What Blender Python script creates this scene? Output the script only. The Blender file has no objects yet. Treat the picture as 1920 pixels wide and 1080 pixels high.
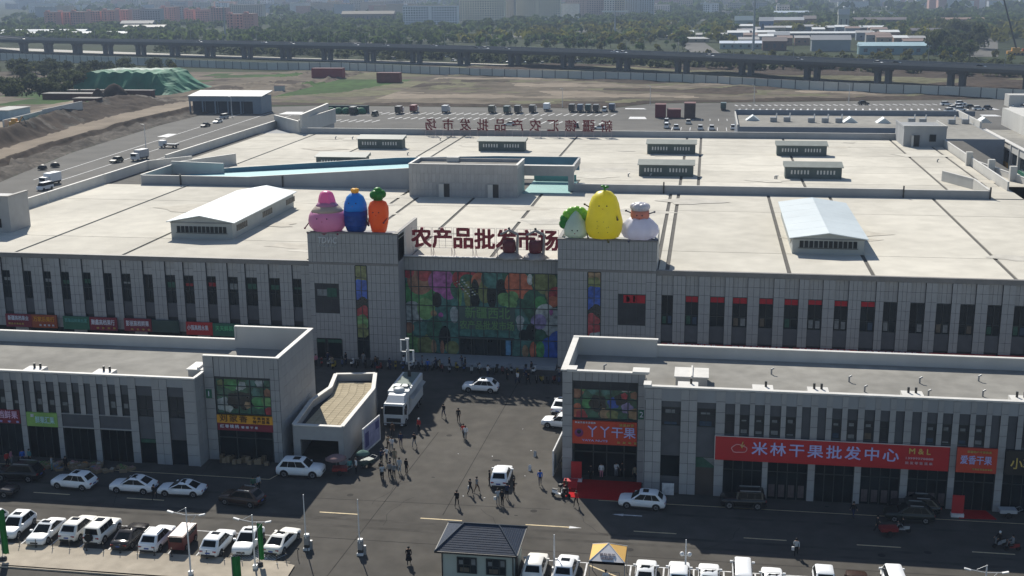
import bpy, math, random
from mathutils import Vector, Matrix, noise
S = bpy.context.scene
COL = S.collection
RND = random.Random(11)
rad = math.radians

# ------------------------------------------------ camera, sky, sun, exposure
def make_camera():
    pitch, yaw, roll = rad(14.075), rad(-9.197), rad(-.516)
    F = Vector((math.sin(yaw)*math.cos(pitch), math.cos(yaw)*math.cos(pitch), -math.sin(pitch)))
    Rt = Vector((math.cos(yaw), -math.sin(yaw), 0)); U = Rt.cross(F)
    R2 = Rt*math.cos(roll) + U*math.sin(roll); U2 = U*math.cos(roll) - Rt*math.sin(roll)
    cd = bpy.data.cameras.new('camera'); c = bpy.data.objects.new('camera', cd); COL.objects.link(c)
    m = Matrix((R2, U2, -F)).transposed().to_4x4(); m.translation = (0, 0, 50)
    c.matrix_world = m
    cd.sensor_width = 36; cd.lens = 2258.8/1920*36; cd.clip_start = 1; cd.clip_end = 20000
    S.camera = c
make_camera()
SUN = Vector((-.53, 1.12, 1)).normalized()          # towards the sun
sun_el = math.asin(SUN.z); sun_az = math.atan2(SUN.x, SUN.y)
w = bpy.data.worlds.new('World'); S.world = w; w.use_nodes = True
nt = w.node_tree; bg = nt.nodes['Background']
sky = nt.nodes.new('ShaderNodeTexSky'); sky.sky_type = 'NISHITA'; sky.sun_disc = False
sky.sun_elevation = sun_el; sky.sun_rotation = sun_az; sky.air_density = 1.0; sky.dust_density = .6; sky.altitude = 600
nt.links.new(sky.outputs[0], bg.inputs[0]); bg.inputs[1].default_value = .082
sl = bpy.data.lights.new('sun', 'SUN'); sl.energy = 5; sl.angle = rad(.53); sl.color = (1, .95, .86)
so = bpy.data.objects.new('sun', sl); COL.objects.link(so); so.rotation_euler = SUN.to_track_quat('Z', 'Y').to_euler()
so.location = (0, 200, 200)
vs = S.view_settings; vs.view_transform = 'Standard'; vs.look = 'None'; vs.exposure = .32; vs.gamma = 1; vs.use_curve_mapping = False

# ------------------------------------------------ materials
MC = {}
def M(name, col, rough=.8, metal=0, var=.12, scale=.6, bump=0, rnd=0, big=0, spec=None, emit=0, alpha=1, streak=1, trans=0, leafy=0):
    if name in MC: return MC[name]
    m = bpy.data.materials.new(name); m.use_nodes = True; t = m.node_tree; N = t.nodes; L = t.links
    b = N['Principled BSDF']; b.inputs['Roughness'].default_value = rough; b.inputs['Metallic'].default_value = metal
    if spec is None: spec = .05 if rough >= .8 else (.2 if rough >= .58 else .5)
    if spec is not None: b.inputs['Specular IOR Level'].default_value = spec
    col = (col, col, col) if isinstance(col, (int, float)) else col
    rgb = N.new('ShaderNodeRGB'); rgb.outputs[0].default_value = (*col, 1); cur = rgb.outputs[0]
    def mul(cur, fac):
        x = N.new('ShaderNodeVectorMath'); x.operation = 'SCALE'; L.new(cur, x.inputs[0]); L.new(fac, x.inputs['Scale']); return x.outputs[0]
    tc = N.new('ShaderNodeTexCoord')
    def noi(sc, det, a, lo=.3, hi=.7, stz=1):
        mp = N.new('ShaderNodeMapping'); L.new(tc.outputs['Object'], mp.inputs[0]); mp.inputs['Scale'].default_value = (1, 1, stz)
        n = N.new('ShaderNodeTexNoise'); n.inputs['Scale'].default_value = sc; n.inputs['Detail'].default_value = det; L.new(mp.outputs[0], n.inputs['Vector'])
        r = N.new('ShaderNodeMapRange'); r.inputs[1].default_value = lo; r.inputs[2].default_value = hi
        r.inputs[3].default_value = 1-a; r.inputs[4].default_value = 1+a; L.new(n.outputs['Fac'], r.inputs[0]); return r.outputs[0], n
    n1 = None
    if var: f, n1 = noi(scale, 6, var, stz=streak); cur = mul(cur, f)
    if big: f, _ = noi(scale*.09, 4, big, .35, .65); cur = mul(cur, f)
    if rnd:
        oi = N.new('ShaderNodeObjectInfo'); r = N.new('ShaderNodeMapRange'); r.inputs[3].default_value = 1-rnd; r.inputs[4].default_value = 1+rnd
        L.new(oi.outputs['Random'], r.inputs[0]); cur = mul(cur, r.outputs[0])
    L.new(cur, b.inputs['Base Color'])
    if bump and n1:
        bp = N.new('ShaderNodeBump'); bp.inputs['Distance'].default_value = bump; bp.inputs['Strength'].default_value = .6
        L.new(n1.outputs['Fac'], bp.inputs['Height']); L.new(bp.outputs[0], b.inputs['Normal'])
    if emit: L.new(cur, b.inputs['Emission Color']); b.inputs['Emission Strength'].default_value = emit
    if trans: b.inputs['Subsurface Weight'].default_value = trans; b.inputs['Subsurface Radius'].default_value = (.3, .3, .3)
    if leafy:
        tr = N.new('ShaderNodeBsdfTranslucent'); mx = N.new('ShaderNodeMixShader'); mx.inputs[0].default_value = .45; L.new(cur, tr.inputs[0])
        L.new(b.outputs[0], mx.inputs[1]); L.new(tr.outputs[0], mx.inputs[2]); L.new(mx.outputs[0], N['Material Output'].inputs['Surface'])
    MC[name] = m; return m
asphalt = M('asphalt', (.078, .072, .063), .9, var=.18, scale=.5, big=.18, bump=.006, spec=.14)
asphalt_far = M('asphalt_far', (.12, .115, .105), .9, var=.14, scale=.12, big=.18, spec=.12)
pavement = M('pavement_concrete', (.37, .325, .26), .9, var=.12, scale=.8, big=.12)
paint_w = M('road_paint_white', .62, .7, var=.25, scale=2)
paint_y = M('road_paint_yellow', (.62, .5, .3), .7, var=.2, scale=2)
roofc = M('roof_concrete', (.555, .525, .455), .92, var=.08, scale=.35, big=.11, rnd=.05)
gutter = M('roof_gutter', (.13, .125, .115), .9)
joint = M('dark_joint', (.06, .06, .062), .9)
clad = M('stone_panel', (.325, .325, .325), .55, var=.06, scale=1.5, rnd=.07, big=.05)
clad_s = M('stone_panel_side', (.33, .33, .33), .6, var=.06, scale=.8, rnd=.05)
cladd = M('dark_spandrel_panel', (.095, .1, .11), .6, var=.1, scale=1, rnd=.1)
rend = M('render_wall', (.33, .34, .35), .85, var=.08, scale=.4, big=.1, streak=.3)
rend_l = M('pale_render', (.52, .51, .48), .85, var=.06, scale=.4, big=.08, streak=.3)
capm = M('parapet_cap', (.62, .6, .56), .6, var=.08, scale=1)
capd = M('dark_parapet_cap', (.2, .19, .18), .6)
roofg = M('roof_screed', (.27, .26, .235), .9, var=.14, scale=.5, big=.15)
glass = M('dark_window_glass', (.012, .017, .02), .1, var=.5, scale=.5, spec=.11, rnd=.3)
frame_m = M('window_frame', (.035, .045, .045), .5)
white_m = M('white_metal', (.72, .72, .71), .45, var=.04)
whiter = M('metal_sheet_roof', (.52, .57, .58), .45, var=.05, scale=.3, big=.06)
steel = M('grey_steel', (.3, .31, .32), .45, .3)
black = M('black_plastic', .02, .5)
tyre = M('tyre_rubber', .018, .85)
rimm = M('wheel_rim', (.35, .35, .36), .35, .6)
lampr = M('tail_light', (.35, .01, .01), .3); lampw = M('head_light', (.65, .68, .7), .15)
carglass = M('car_glass', (.008, .011, .014), .12, var=0, spec=.07)
skin = M('skin', (.42, .26, .18), .6, var=0); hairm = M('black_hair', (.012, .011, .01), .6, var=0)
soil = M('bare_soil', (.125, .105, .08), .95, var=.3, scale=.12, big=.3, bump=.05)
soil_d = M('dark_soil', (.06, .046, .036), .95, var=.35, scale=.3, big=.2, bump=.1)  # west bank's slope shade darkened into the colour; plain dark soil elsewhere
dirt_p = M('pale_dirt_track', (.24, .2, .155), .95, var=.15, scale=.15, big=.15)
rubble_m = M('rubble', (.1, .088, .075), .95, var=.4, scale=.5, big=.3, bump=.1)
grass_m = M('grass', (.03, .07, .012), .9, var=.35, scale=.2, big=.3)
fargr = M('far_ground', (.034, .045, .02), .95, var=.3, scale=.02, big=.3)
leaf = M('leaves', (.05, .085, .022), .8, var=.5, scale=.6, rnd=.3, leafy=1)
leafy = M('autumn_leaves', (.12, .115, .022), .8, var=.4, scale=.6, rnd=.3, leafy=1)
leafd = M('dusty_leaves', (.07, .082, .04), .8, var=.4, scale=.6, rnd=.25, leafy=1)
bark = M('bark', (.09, .07, .05), .9)
def Pm(name, col, **k): return M('paint_'+name, col, k.pop('rough', .35), var=.03, **k)

# ------------------------------------------------ mesh helpers
class MB:
    def __init__(s): s.v = []; s.f = []; s.m = []; s.mats = []; s.sm = []
    def mi(s, m):
        if m not in s.mats: s.mats.append(m)
        return s.mats.index(m)
    def add(s, vs, fs, m, smooth=False):
        b = len(s.v); s.v += [tuple(p) for p in vs]; i = s.mi(m)
        for f in fs: s.f.append(tuple(b+k for k in f)); s.m.append(i); s.sm.append(smooth)
    def box(s, x0, x1, y0, y1, z0, z1, m):
        s.add([(x0,y0,z0),(x1,y0,z0),(x1,y1,z0),(x0,y1,z0),(x0,y0,z1),(x1,y0,z1),(x1,y1,z1),(x0,y1,z1)],
              [(0,3,2,1),(4,5,6,7),(0,1,5,4),(1,2,6,5),(2,3,7,6),(3,0,4,7)], m)
    def obox(s, c, size, rz, m, rx=0, ry=0):
        mt = Matrix.Translation(c) @ Matrix.Rotation(rz, 4, 'Z') @ Matrix.Rotation(ry, 4, 'Y') @ Matrix.Rotation(rx, 4, 'X')
        a, b, d = size[0]/2, size[1]/2, size[2]/2
        vs = [mt @ Vector(p) for p in ((-a,-b,-d),(a,-b,-d),(a,b,-d),(-a,b,-d),(-a,-b,d),(a,-b,d),(a,b,d),(-a,b,d))]
        s.add(vs, [(0,3,2,1),(4,5,6,7),(0,1,5,4),(1,2,6,5),(2,3,7,6),(3,0,4,7)], m)
    def seg(s, p, q, wid, z0, z1, m):           # wall between two ground points
        p = Vector(p[:2]); q = Vector(q[:2]); d = (q-p).normalized(); n = Vector((-d.y, d.x))*wid/2
        a, b, c, e = p+n, q+n, q-n, p-n
        s.prism([e, c, b, a], z0, z1, m)
    def prism(s, pts, z0, z1, m, z2=None):
        n = len(pts); z2 = z2 or [z1]*n
        s.add([(p[0],p[1],z0) for p in pts]+[(p[0],p[1],z2[i]) for i, p in enumerate(pts)],
              [tuple(range(n))[::-1], tuple(range(n, 2*n))]+[(i,(i+1)%n,n+(i+1)%n,n+i) for i in range(n)], m)
    def poly(s, pts, m): s.add(pts, [tuple(range(len(pts)))], m)
    def tube(s, p, q, r, m, n=8, r2=None, smooth=True):
        p = Vector(p); q = Vector(q); d = (q-p).normalized(); a = d.orthogonal().normalized(); b = d.cross(a); r2 = r if r2 is None else r2
        vs = [p+(a*math.cos(t)+b*math.sin(t))*r for t in [6.2832*i/n for i in range(n)]]+[q+(a*math.cos(t)+b*math.sin(t))*r2 for t in [6.2832*i/n for i in range(n)]]
        s.add(vs, [(i,(i+1)%n,n+(i+1)%n,n+i) for i in range(n)], m, smooth); s.add(vs, [tuple(range(n))[::-1], tuple(range(n,2*n))], m)
    def lathe(s, prof, m, c=(0,0,0), n=20, sx=1, sy=1, lob=0, nl=0):
        vs = []; c = Vector(c)
        for r, z in prof:
            for i in range(n):
                t = 6.2832*i/n; k = 1+lob*math.cos(nl*t)
                vs.append(c+Vector((r*k*math.cos(t)*sx, r*k*math.sin(t)*sy, z)))
        k = len(prof); fs = [(j*n+i, j*n+(i+1)%n, (j+1)*n+(i+1)%n, (j+1)*n+i) for j in range(k-1) for i in range(n)]
        s.add(vs, fs+[tuple(range(n))[::-1], tuple(range((k-1)*n, k*n))], m, True)
    def ball(s, c, r, m, n=12, sz=1, k=7):
        rr = r if isinstance(r, (int, float)) else 1
        pr = [(max(.001, rr*math.sin(math.pi*j/k)), -rr*sz*math.cos(math.pi*j/k)) for j in range(k+1)]
        s.lathe(pr, m, c, n)
    def mesh(s, name, org=(0,0,0)):
        me = bpy.data.meshes.new(name); o = org
        me.from_pydata([(v[0]-o[0], v[1]-o[1], v[2]-o[2]) for v in s.v], [], s.f)
        for m in s.mats: me.materials.append(m)
        me.polygons.foreach_set('material_index', s.m); me.polygons.foreach_set('use_smooth', s.sm); me.update(); return me
    def build(s, name, parent=None, loc=None, rz=0):
        org = (0,0,0)
        if parent is not None and loc is None: org = wpos(parent)
        o = bpy.data.objects.new(name, s.mesh(name, org)); COL.objects.link(o)
        if parent is not None: o.parent = parent
        if loc is not None: o.location = loc
        if rz: o.rotation_euler.z = rz
        return o
def wpos(o):
    p = Vector((0,0,0))
    while o is not None: p += o.location; o = o.parent
    return p
def thing(name, label, cat, loc=(0,0,0), rz=0, group=None):
    o = bpy.data.objects.new(name, None); COL.objects.link(o); o.location = loc; o.rotation_euler.z = rz; o.empty_display_size = .5
    return tag(o, label, cat, group)
def tag(o, label, cat, group=None):
    if len(label.split()) > 16: print('LONG', label)
    o['label'] = label; o['category'] = cat
    if group: o['group'] = group
    return o
def struct(o): o['kind'] = 'structure'; return o
def stuff(o): o['kind'] = 'stuff'; return o
def ln(name, me, parent, loc=(0,0,0), rz=0, scale=None, rot=None):
    o = bpy.data.objects.new(name, me); COL.objects.link(o)
    if parent is not None: o.parent = parent
    o.location = loc
    if rot: o.rotation_euler = rot
    elif rz: o.rotation_euler.z = rz
    if scale: o.scale = scale
    return o
def copy_tree(o, parent=None):
    c = o.copy(); COL.objects.link(c)
    if parent is not None: c.parent = parent
    for ch in [x for x in CH.get(o.name, [])]: copy_tree(ch, c)
    return c
CH = {}
def index_children():
    CH.clear()
    for o in COL.objects:
        if o.parent: CH.setdefault(o.parent.name, []).append(o)
def slot(o, i, m):
    o.material_slots[i].link = 'OBJECT'; o.material_slots[i].material = m
UB = {}
def ubox(m):
    if m.name not in UB:
        b = MB(); b.box(-.5,.5,-.5,.5,-.5,.5, m); UB[m.name] = b.mesh('unit_panel')
    return UB[m.name]
def sheet(name, pts, z, m):
    b = MB(); b.poly([(p[0], p[1], z) for p in pts], m); o = b.build(name); return struct(o)
# text as flat raised mesh
def text_mesh(s, h, m, depth=.03, bold=0, sp=1.0, shear=0):
    cu = bpy.data.curves.new('lettering', 'FONT'); cu.body = s; cu.size = h; cu.extrude = depth;  cu.align_x = 'CENTER'
    cu.align_y = 'CENTER'; cu.resolution_u = 2; cu.space_character = sp; cu.shear = shear
    o = bpy.data.objects.new('lettering', cu); COL.objects.link(o)
    bpy.context.view_layer.update(); dg = bpy.context.evaluated_depsgraph_get()
    me = bpy.data.meshes.new_from_object(o.evaluated_get(dg)); bpy.data.objects.remove(o)
    if bold:
        d = bold*h*.8; V0 = [tuple(v.co) for v in me.vertices]; F0 = [tuple(p.vertices) for p in me.polygons]; V1 = []; F1 = []
        for k, (ax, ay) in enumerate(((-d,-d),(d,-d),(d,d),(-d,d),(0,0))):
            o_ = len(V1); V1 += [(x+ax, y+ay, z+.0012*k) for x, y, z in V0]; F1 += [tuple(i+o_ for i in f) for f in F0]
        bpy.data.meshes.remove(me); me = bpy.data.meshes.new('lettering'); me.from_pydata(V1, [], F1); me.update()
    me.materials.clear(); me.materials.append(m); me.name = 'lettering'
    return me
def text(s, h, m, loc, parent=None, depth=.03, bold=0, sp=1.0, name='lettering', width=None, rot=None, shear=0):
    me = text_mesh(s, h, m, depth, bold, sp, shear)
    p = wpos(parent) if parent is not None else Vector((0,0,0))
    o = ln(name, me, parent, Vector(loc)-p, rot=rot or (rad(90), 0, 0))
    if width:
        xs = [v.co.x for v in me.vertices]
        if xs: o.scale.x = width/max(.01, max(xs)-min(xs))
    return o
# a field of cladding panels on a wall that faces -Y (axis 'x') or +-X (axis 'y')
class Budget:
    def __init__(s, n=290): s.n = n; s.mb = {}
def panels(root, a0, a1, z0, z1, y, pw, ph, m, bud, axis='x', gap=.035, th=.05, side=-1, name='cladding_panel'):
    nx = max(1, round((a1-a0)/pw)); nz = max(1, round((z1-z0)/ph)); W = (a1-a0)/nx; H = (z1-z0)/nz
    p = wpos(root)
    for i in range(nx):
        for k in range(nz):
            ca, cz = a0+(i+.5)*W, z0+(k+.5)*H; dy = y+side*(th/2)+RND.uniform(-.004, .004)
            c = Vector((ca, dy, cz)) if axis == 'x' else Vector((dy, ca, cz))
            sc = (W-gap, th, H-gap) if axis == 'x' else (th, W-gap, H-gap)
            if bud.n > 0: bud.n -= 1; ln(name, ubox(m), root, c-p, scale=sc)
            else:
                b = bud.mb.setdefault(m.name, MB()); b.box(c.x-sc[0]/2, c.x+sc[0]/2, c.y-sc[1]/2, c.y+sc[1]/2, c.z-sc[2]/2, c.z+sc[2]/2, m)
def flush(bud, root, name='cladding_panels'):
    for k, b in bud.mb.items(): stuff(b.build(name, root))
CARS_ROAD = {'road1': (-63.49, 107.64, 174.9, 3.05), 'road2': (-56.89, 107.45, 179.6, 2.79), 'road3': (-51.59, 107.51, -174.9, 2.93), 'brown': (-44.7, 105.96, 168.8, 2.89), 'bigw': (-41.31, 113.81, 1.9, 3.0), 'rnear': (-5.18, 110.86, 177.1, 2.72), 'blk': (4.67, 112.3, -176.0, 2.88), 'dark2': (20.26, 111.18, 179.2, 2.85), 'plaza': (-27.29, 143.05, 178.2, 2.87)}
PPL = {'plaza1': (-27.87, 131.64), 'plaza2': (-26.26, 126.62), 'plaza3': (-29.93, 132.91), 'red': (-31.72, 127.66), 'g1': (-32.66, 114.5), 'g2': (-31.71, 114.44), 'g3': (-31.19, 114.14), 'g4': (-30.99, 115.69), 'g5': (-30.21, 115.58), 'g6': (-33.31, 121.45), 'g7': (-33.83, 121.86), 'g8': (-32.67, 122.97), 'g9': (-31.13, 123.02), 'g10': (-34.38, 125.89), 'g11': (-33.55, 117.86), 'g12': (-33.13, 118.52), 'g13': (-32.15, 118.2), 'solo': (-23.24, 108.19), 'c1': (-22.47, 111.14), 'c2': (-21.91, 111.79), 'k1': (-20.92, 113.65), 'k2': (-18.13, 112.03), 'k3': (-18.62, 110.61), 'k4': (-19.28, 109.15), 'k5': (-18.81, 108.91), 'blue': (-15.79, 114.47), 'redm': (-11.54, 109.76), 'door1': (-10.77, 116.67), 'door2': (-9.7, 117.1), 'door3': (-7.58, 117.8), 'shop1': (-6.19, 116.86), 'woman': (-25.0, 95.5), 'b1': (-44.15, 109.17), 'b2': (-44.54, 108.71), 'v1': (-35.5, 114.94), 'v2': (-36.13, 114.71), 'w1': (-53.72, 105.36), 's1': (-71.1, 109.91), 's2': (-73.36, 112.13), 's3': (-68.02, 111.05), 's4': (-73.49, 111.51), 'r1': (9.14, 101.97), 'r2': (16.95, 107.97), 'm1': (-13.72, 117.56), 'm2': (-12.87, 112.57), 'dark1': (15.09, 110.78), 'p24': (-16.22, 131.02)}
VIA = [(-646.66, 999.42), (-579.65, 940.02), (-491.4, 908.06), (-403.8, 882.63), (-314.07, 846.22), (-251.13, 822.19), (-183.73, 792.26), (-121.83, 761.74), (-65.42, 731.08), (-14.29, 697.96), (31.38, 665.88), (72.25, 637.17), (109.02, 611.34), (142.28, 587.97), (166.94, 570.14)]
PIERS = [(-562.21, 919.06), (-534.09, 909.22), (-502.27, 898.08), (-470.9, 887.91), (-438.76, 878.93), (-406.57, 869.94), (-372.54, 857.67), (-337.83, 844.04), (-303.22, 830.58), (-268.09, 817.61), (-232.86, 803.71), (-196.43, 788.03), (-160.41, 771.53), (-123.97, 754.09), (-88.34, 735.46), (-52.81, 715.48), (-17.73, 693.38), (17.54, 669.46), (50.72, 646.78), (83.59, 624.3), (114.83, 602.95), (144.49, 582.61)]
FENCE = [(-555.4, 854.91), (-516.46, 834.39), (-435.85, 802.33), (-362.7, 773.23), (-305.18, 712.97), (-274.47, 736.75), (-225.74, 736.68), (-174.6, 708.94), (-127.94, 683.63), (-68.11, 664.52), (-12.83, 643.31), (29.37, 610.78), (67.45, 587.68), (103.02, 572.06), (119.85, 564.67), (137.1, 552.54)]
FARB = [('pink', -895.6, -878.4, 1561.5, 20.6), ('pink', -887.5, -869.4, 1580.7, 20.1), ('pink', -865.8, -843.8, 1577.0, 20.7), ('pink', -892.3, -869.2, 1668.2, 19.6), ('pink', -865.2, -844.7, 1663.8, 20.9), ('pink', -868.6, -847.5, 1711.1, 20.7), ('grey', -872.2, -853.3, 1761.2, 20.5), ('grey', -824.8, -793.3, 1702.2, 22.1), ('pink', -815.3, -789.9, 1749.8, 23.4), ('pink', -799.8, -784.2, 1799.1, 19.2), ('pink', -778.6, -756.2, 1794.2, 19.1), ('pink', -717.2, -692.7, 1707.1, 22.7), ('pink', -577.8, -557.5, 1422.7, 19.5), ('pink', -542.9, -529.1, 1385.3, 20.8), ('tan', -791.8, -734.0, 1964.4, 23.4), ('grey', -851.6, -827.2, 1863.2, 23.2), ('white', -414.6, -338.6, 1646.3, 24.8), ('cream', -357.0, -292.0, 1755.4, 41.9), ('greyb', -299.5, -284.3, 1800.5, 39.8), ('cream', -291.7, -221.8, 1847.4, 40.6), ('brown', -229.5, -165.0, 1983.5, 37.5), ('cream2', -166.7, -149.6, 1973.3, 38.9), ('tan2', -149.3, -134.1, 1968.9, 38.7), ('grey2', -139.8, -90.3, 2027.7, 38.1), ('blueg', -920.7, -851.1, 3028.4, 23.6), ('grey', -668.2, -597.7, 2376.3, 23.6), ('pink2', -125.7, -36.3, 2814.1, 30.4), ('tan2', -41.6, 79.4, 3212.2, 29.1), ('pink2', -973.2, -885.4, 2912.0, 32.9), ('white2', -1334.5, -1312.8, 2279.3, 15.5), ('grey', -1219.5, -1126.6, 3302.8, 25.9), ('cream2', -1380.9, -1348.6, 2780.1, 26.5), ('tan', -1348.9, -1303.0, 2832.8, 24.6), ('grey', -1205.0, -1168.8, 2643.2, 22.4), ('tan', -1122.3, -1079.6, 2575.9, 21.2), ('white', -1065.4, -1038.2, 2563.9, 19.7), ('cream2', -1019.8, -980.5, 2578.3, 23.8), ('white', -1018.8, -989.6, 2712.8, 24.5), ('brown', -909.6, -882.3, 2556.1, 19.1), ('brown', -898.8, -862.4, 2673.7, 19.6), ('tan2', -741.7, -716.9, 2341.6, 23.9), ('tan', -729.2, -702.1, 2453.0, 24.2), ('tan2', -670.5, -632.1, 2444.2, 18.5), ('cream2', -620.6, -593.8, 2467.6, 23.2), ('brown', -153.6, -126.4, 2405.6, 18.3), ('cream2', -97.0, -69.9, 2196.6, 15.4), ('tan2', -58.0, -32.1, 2352.4, 20.4), ('white', -11.0, 15.0, 2119.5, 18.7), ('tan', 32.3, 65.5, 2294.7, 16.7), ('grey', 75.9, 102.3, 2280.9, 17.3), ('cream2', 108.8, 129.8, 2076.3, 15.8), ('grey', -1920.9, -1882.7, 3151.7, 14.3), ('blueg', -1863.7, -1825.9, 3130.3, 14.2), ('grey', -1736.6, -1699.7, 3083.0, 13.9), ('grey', -1640.8, -1604.6, 3047.3, 13.7), ('grey', -1547.8, -1512.3, 3012.7, 13.5)]
SHEDS = [('cyanroof', 106.7, 161.3, 907.3, 8.6), ('whiteshed', 158.3, 165.7, 879.9, 5.8), ('greywall', 77.1, 105.6, 952.4, 11.8), ('redbrown', 41.1, 59.1, 962.1, 10.0), ('bluewhite', 9.0, 41.3, 987.3, 6.2), ('greybox', 51.0, 69.2, 1093.5, 9.1), ('cream', -11.9, 17.8, 1173.8, 5.4), ('bluebox', 27.4, 48.2, 1341.1, 16.7), ('bluebox2', 54.2, 69.0, 1368.5, 14.7), ('orange', 73.7, 108.2, 1464.4, 12.1), ('brown', 110.5, 124.7, 1496.5, 12.9), ('blueroof', 98.1, 149.0, 1930.0, 9.5), ('longroof', 50.7, 154.2, 1199.0, 5.5), ('longroof2', 68.2, 181.4, 1329.3, 6.6), ('longwhite', 155.7, 175.7, 1104.9, 5.4), ('longwhite2', 177.5, 207.7, 1082.8, 5.7), ('greybar', 141.2, 152.7, 1404.1, 22.4), ('darkshed', 189.9, 233.4, 1211.5, 7.9), ('brick', 275.0, 341.9, 1579.9, 7.7), ('brown2', 170.0, 231.3, 1519.9, 9.9), ('tanbrick', 140.3, 151.5, 1106.6, 8.2), ('white3', -55.2, -24.7, 1189.8, 3.0), ('wgable', -33.9, -15.6, 1263.8, 4.2), ('white4', -22.8, 0.6, 1099.2, 4.6), ('tan', -546.2, -465.4, 1793.3, 15.6), ('longw', -793.7, -691.2, 1287.7, 7.1), ('longw2', -756.8, -612.3, 1227.4, 6.7), ('grw', -725.1, -682.7, 1441.0, 12.3), ('grw2', -693.9, -636.3, 1385.4, 8.7)]
# ------------------------------------------------ ground and terrain
sheet('ground', [(-7000,-100),(2500,-100),(2500,9000),(-7000,9000)], 0, fargr)
sheet('market_yard', [(-187,55),(-187,295),(-198,353),(-204,431),(-203,497),(-167,510),(-40,505),(-24,528),(54,544),(135,561),(170,575),(170,55)], .02, asphalt_far)
sheet('front_road', [(-120,60),(60,60),(60,153.5),(-120,153.5)], .03, asphalt)
sheet('underpass_road', [(-660,1005),(-400,885),(-120,766),(60,650),(170,580),(180,597),(70,668),(-110,785),(-390,905),(-650,1030)], .06, M('pale_road', (.5,.48,.44), .9, var=.1, scale=.05))
sheet('far_road', [(-10,905),(10,905),(-60,1900),(-100,1900)], .06, asphalt_far)
sheet('far_street', [(178,880),(196,880),(330,1500),(300,1500)], .06, asphalt_far)
sheet('far_avenue', [(-380,1020),(-180,1230),(40,1900),(20,1900),(-210,1240),(-410,1030)], .08, asphalt_far)
def grid(name, x0, x1, y0, y1, nx, ny, hf, mf, mats):
    me = bpy.data.meshes.new(name); vs = []; fs = []; mi = []
    for j in range(ny+1):
        for i in range(nx+1):
            x = x0+(x1-x0)*i/nx; y = y0+(y1-y0)*j/ny; vs.append((x, y, hf(x, y)))
    for j in range(ny):
        for i in range(nx):
            a = j*(nx+1)+i; fs.append((a, a+1, a+nx+2, a+nx+1)); mi.append(mf(x0+(x1-x0)*(i+.5)/nx, y0+(y1-y0)*(j+.5)/ny))
    me.from_pydata(vs, [], fs); [me.materials.append(m) for m in mats]; me.polygons.foreach_set('material_index', mi)
    me.polygons.foreach_set('use_smooth', [True]*len(fs)); me.update()
    o = bpy.data.objects.new(name, me); COL.objects.link(o); return struct(o)
def fb(x, y, s, o=3): return noise.fractal(Vector((x*s, y*s, .3)), 1.0, 2.0, o)
def sst(a, b, t): t = max(0, min(1, (t-a)/(b-a))); return t*t*(3-2*t)
def edge_x(y):                                       # western edge of the yard
    P = [(60,-187),(295,-187),(353,-198),(431,-204),(497,-203),(2000,-203)]
    for (a, xa), (b, xb) in zip(P, P[1:]):
        if y <= b: return xa+(xb-xa)*(y-a)/(b-a)
    return -203
def wdist(x, y): return edge_x(y)-x + 1.5*fb(x, y, .03)
def bank(y): return lerp_(19, 24, sst(340, 470, y)), lerp_(24, 40, sst(340, 480, y))
def lerp_(a, b, t): return a+(b-a)*t
def hwest(x, y, d):
    b0, b1 = bank(y); d += 1.2*fb(x, y, .035); far = 1-sst(470, 535, y)
    h = sst(0, 2, d)*.4 + 2.2*max(0, fb(x, y, .2))*sst(0, 4, d)*(1-sst(9, 10, d))
    h += 1.9*sst(9.4, 10.8, d)*(1-sst(490, 530, y)) + 3.4*sst(b0, b1, d)*far + .8*abs(fb(x, y, .14))*sst(b0-2, b0, d)*(1-sst(b1, b1+3, d))
    h += .5*fb(x, y, .2)*sst(b0, b0+2, d)*(1-sst(b1-1, b1, d))
    h += 1.2*sst(b1-3, b1, d)*(1-sst(b1+1.5, b1+4, d))*far
    h += RND.uniform(-.28,.28)*(1 if (d < 9 or b0 < d < b1+2) else .25)
    return max(.03, h-4*sst(120, 240, d)*far)
def mwest(x, y, d):
    b0, b1 = bank(y); d += 1.2*fb(x, y, .035)
    if y > 505: return 4 if (fb(x, y, .02) > .42) else (2 if fb(x, y, .05) < -.3 else 0)
    if d < 9.3: return 3
    if d < 11: return 2
    if d < b0: return 1
    if d < b1+1.5: return 2 if fb(x, y, .07) > -.35 else 3  # slope face takes the darker soil as painted shade
    if d < b1+4: return 4
    if d < b1+17: return 1
    return 0 if fb(x, y, .03) > -.1 else 4
def west_terrain():
    ds = [-.6,.6,1.5,2.5,3.5,5,6.5,8,9.2,9.9,10.6,11.3,13,15,17]+[18+.9*k for k in range(30)]+[46,50,55,60,68,78,90,110,135,165,200,250,320,400]
    ys = [225+2.2*k for k in range(222)]; vs = []; fs = []; mi = []; n = len(ds)
    for y in ys:
        for d in ds: x = edge_x(y)-d; vs.append((x, y, hwest(x, y, d) if d > 0 else -.3))
    for j in range(len(ys)-1):
        for i in range(n-1): a = j*n+i; fs.append((a, a+n, a+n+1, a+1)); d = (ds[i]+ds[i+1])/2; mi.append(mwest(edge_x(ys[j])-d, ys[j], d))
    me = bpy.data.meshes.new('west_embankment'); me.from_pydata(vs, [], fs)
    for m in (soil, dirt_p, soil_d, rubble_m, grass_m): me.materials.append(m)
    me.polygons.foreach_set('material_index', mi); me.polygons.foreach_set('use_smooth', [True]*len(fs)); me.update()
    o = bpy.data.objects.new('west_embankment', me); COL.objects.link(o); struct(o)
west_terrain()
def yard_n(x):
    P = [(-300,512),(-167,511),(-40,506),(-24,529),(54,545),(135,562),(260,590)]
    for (a, ya), (b, yb) in zip(P, P[1:]):
        if x <= b: return ya+(yb-ya)*(x-a)/(b-a)
    return 590
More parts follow.
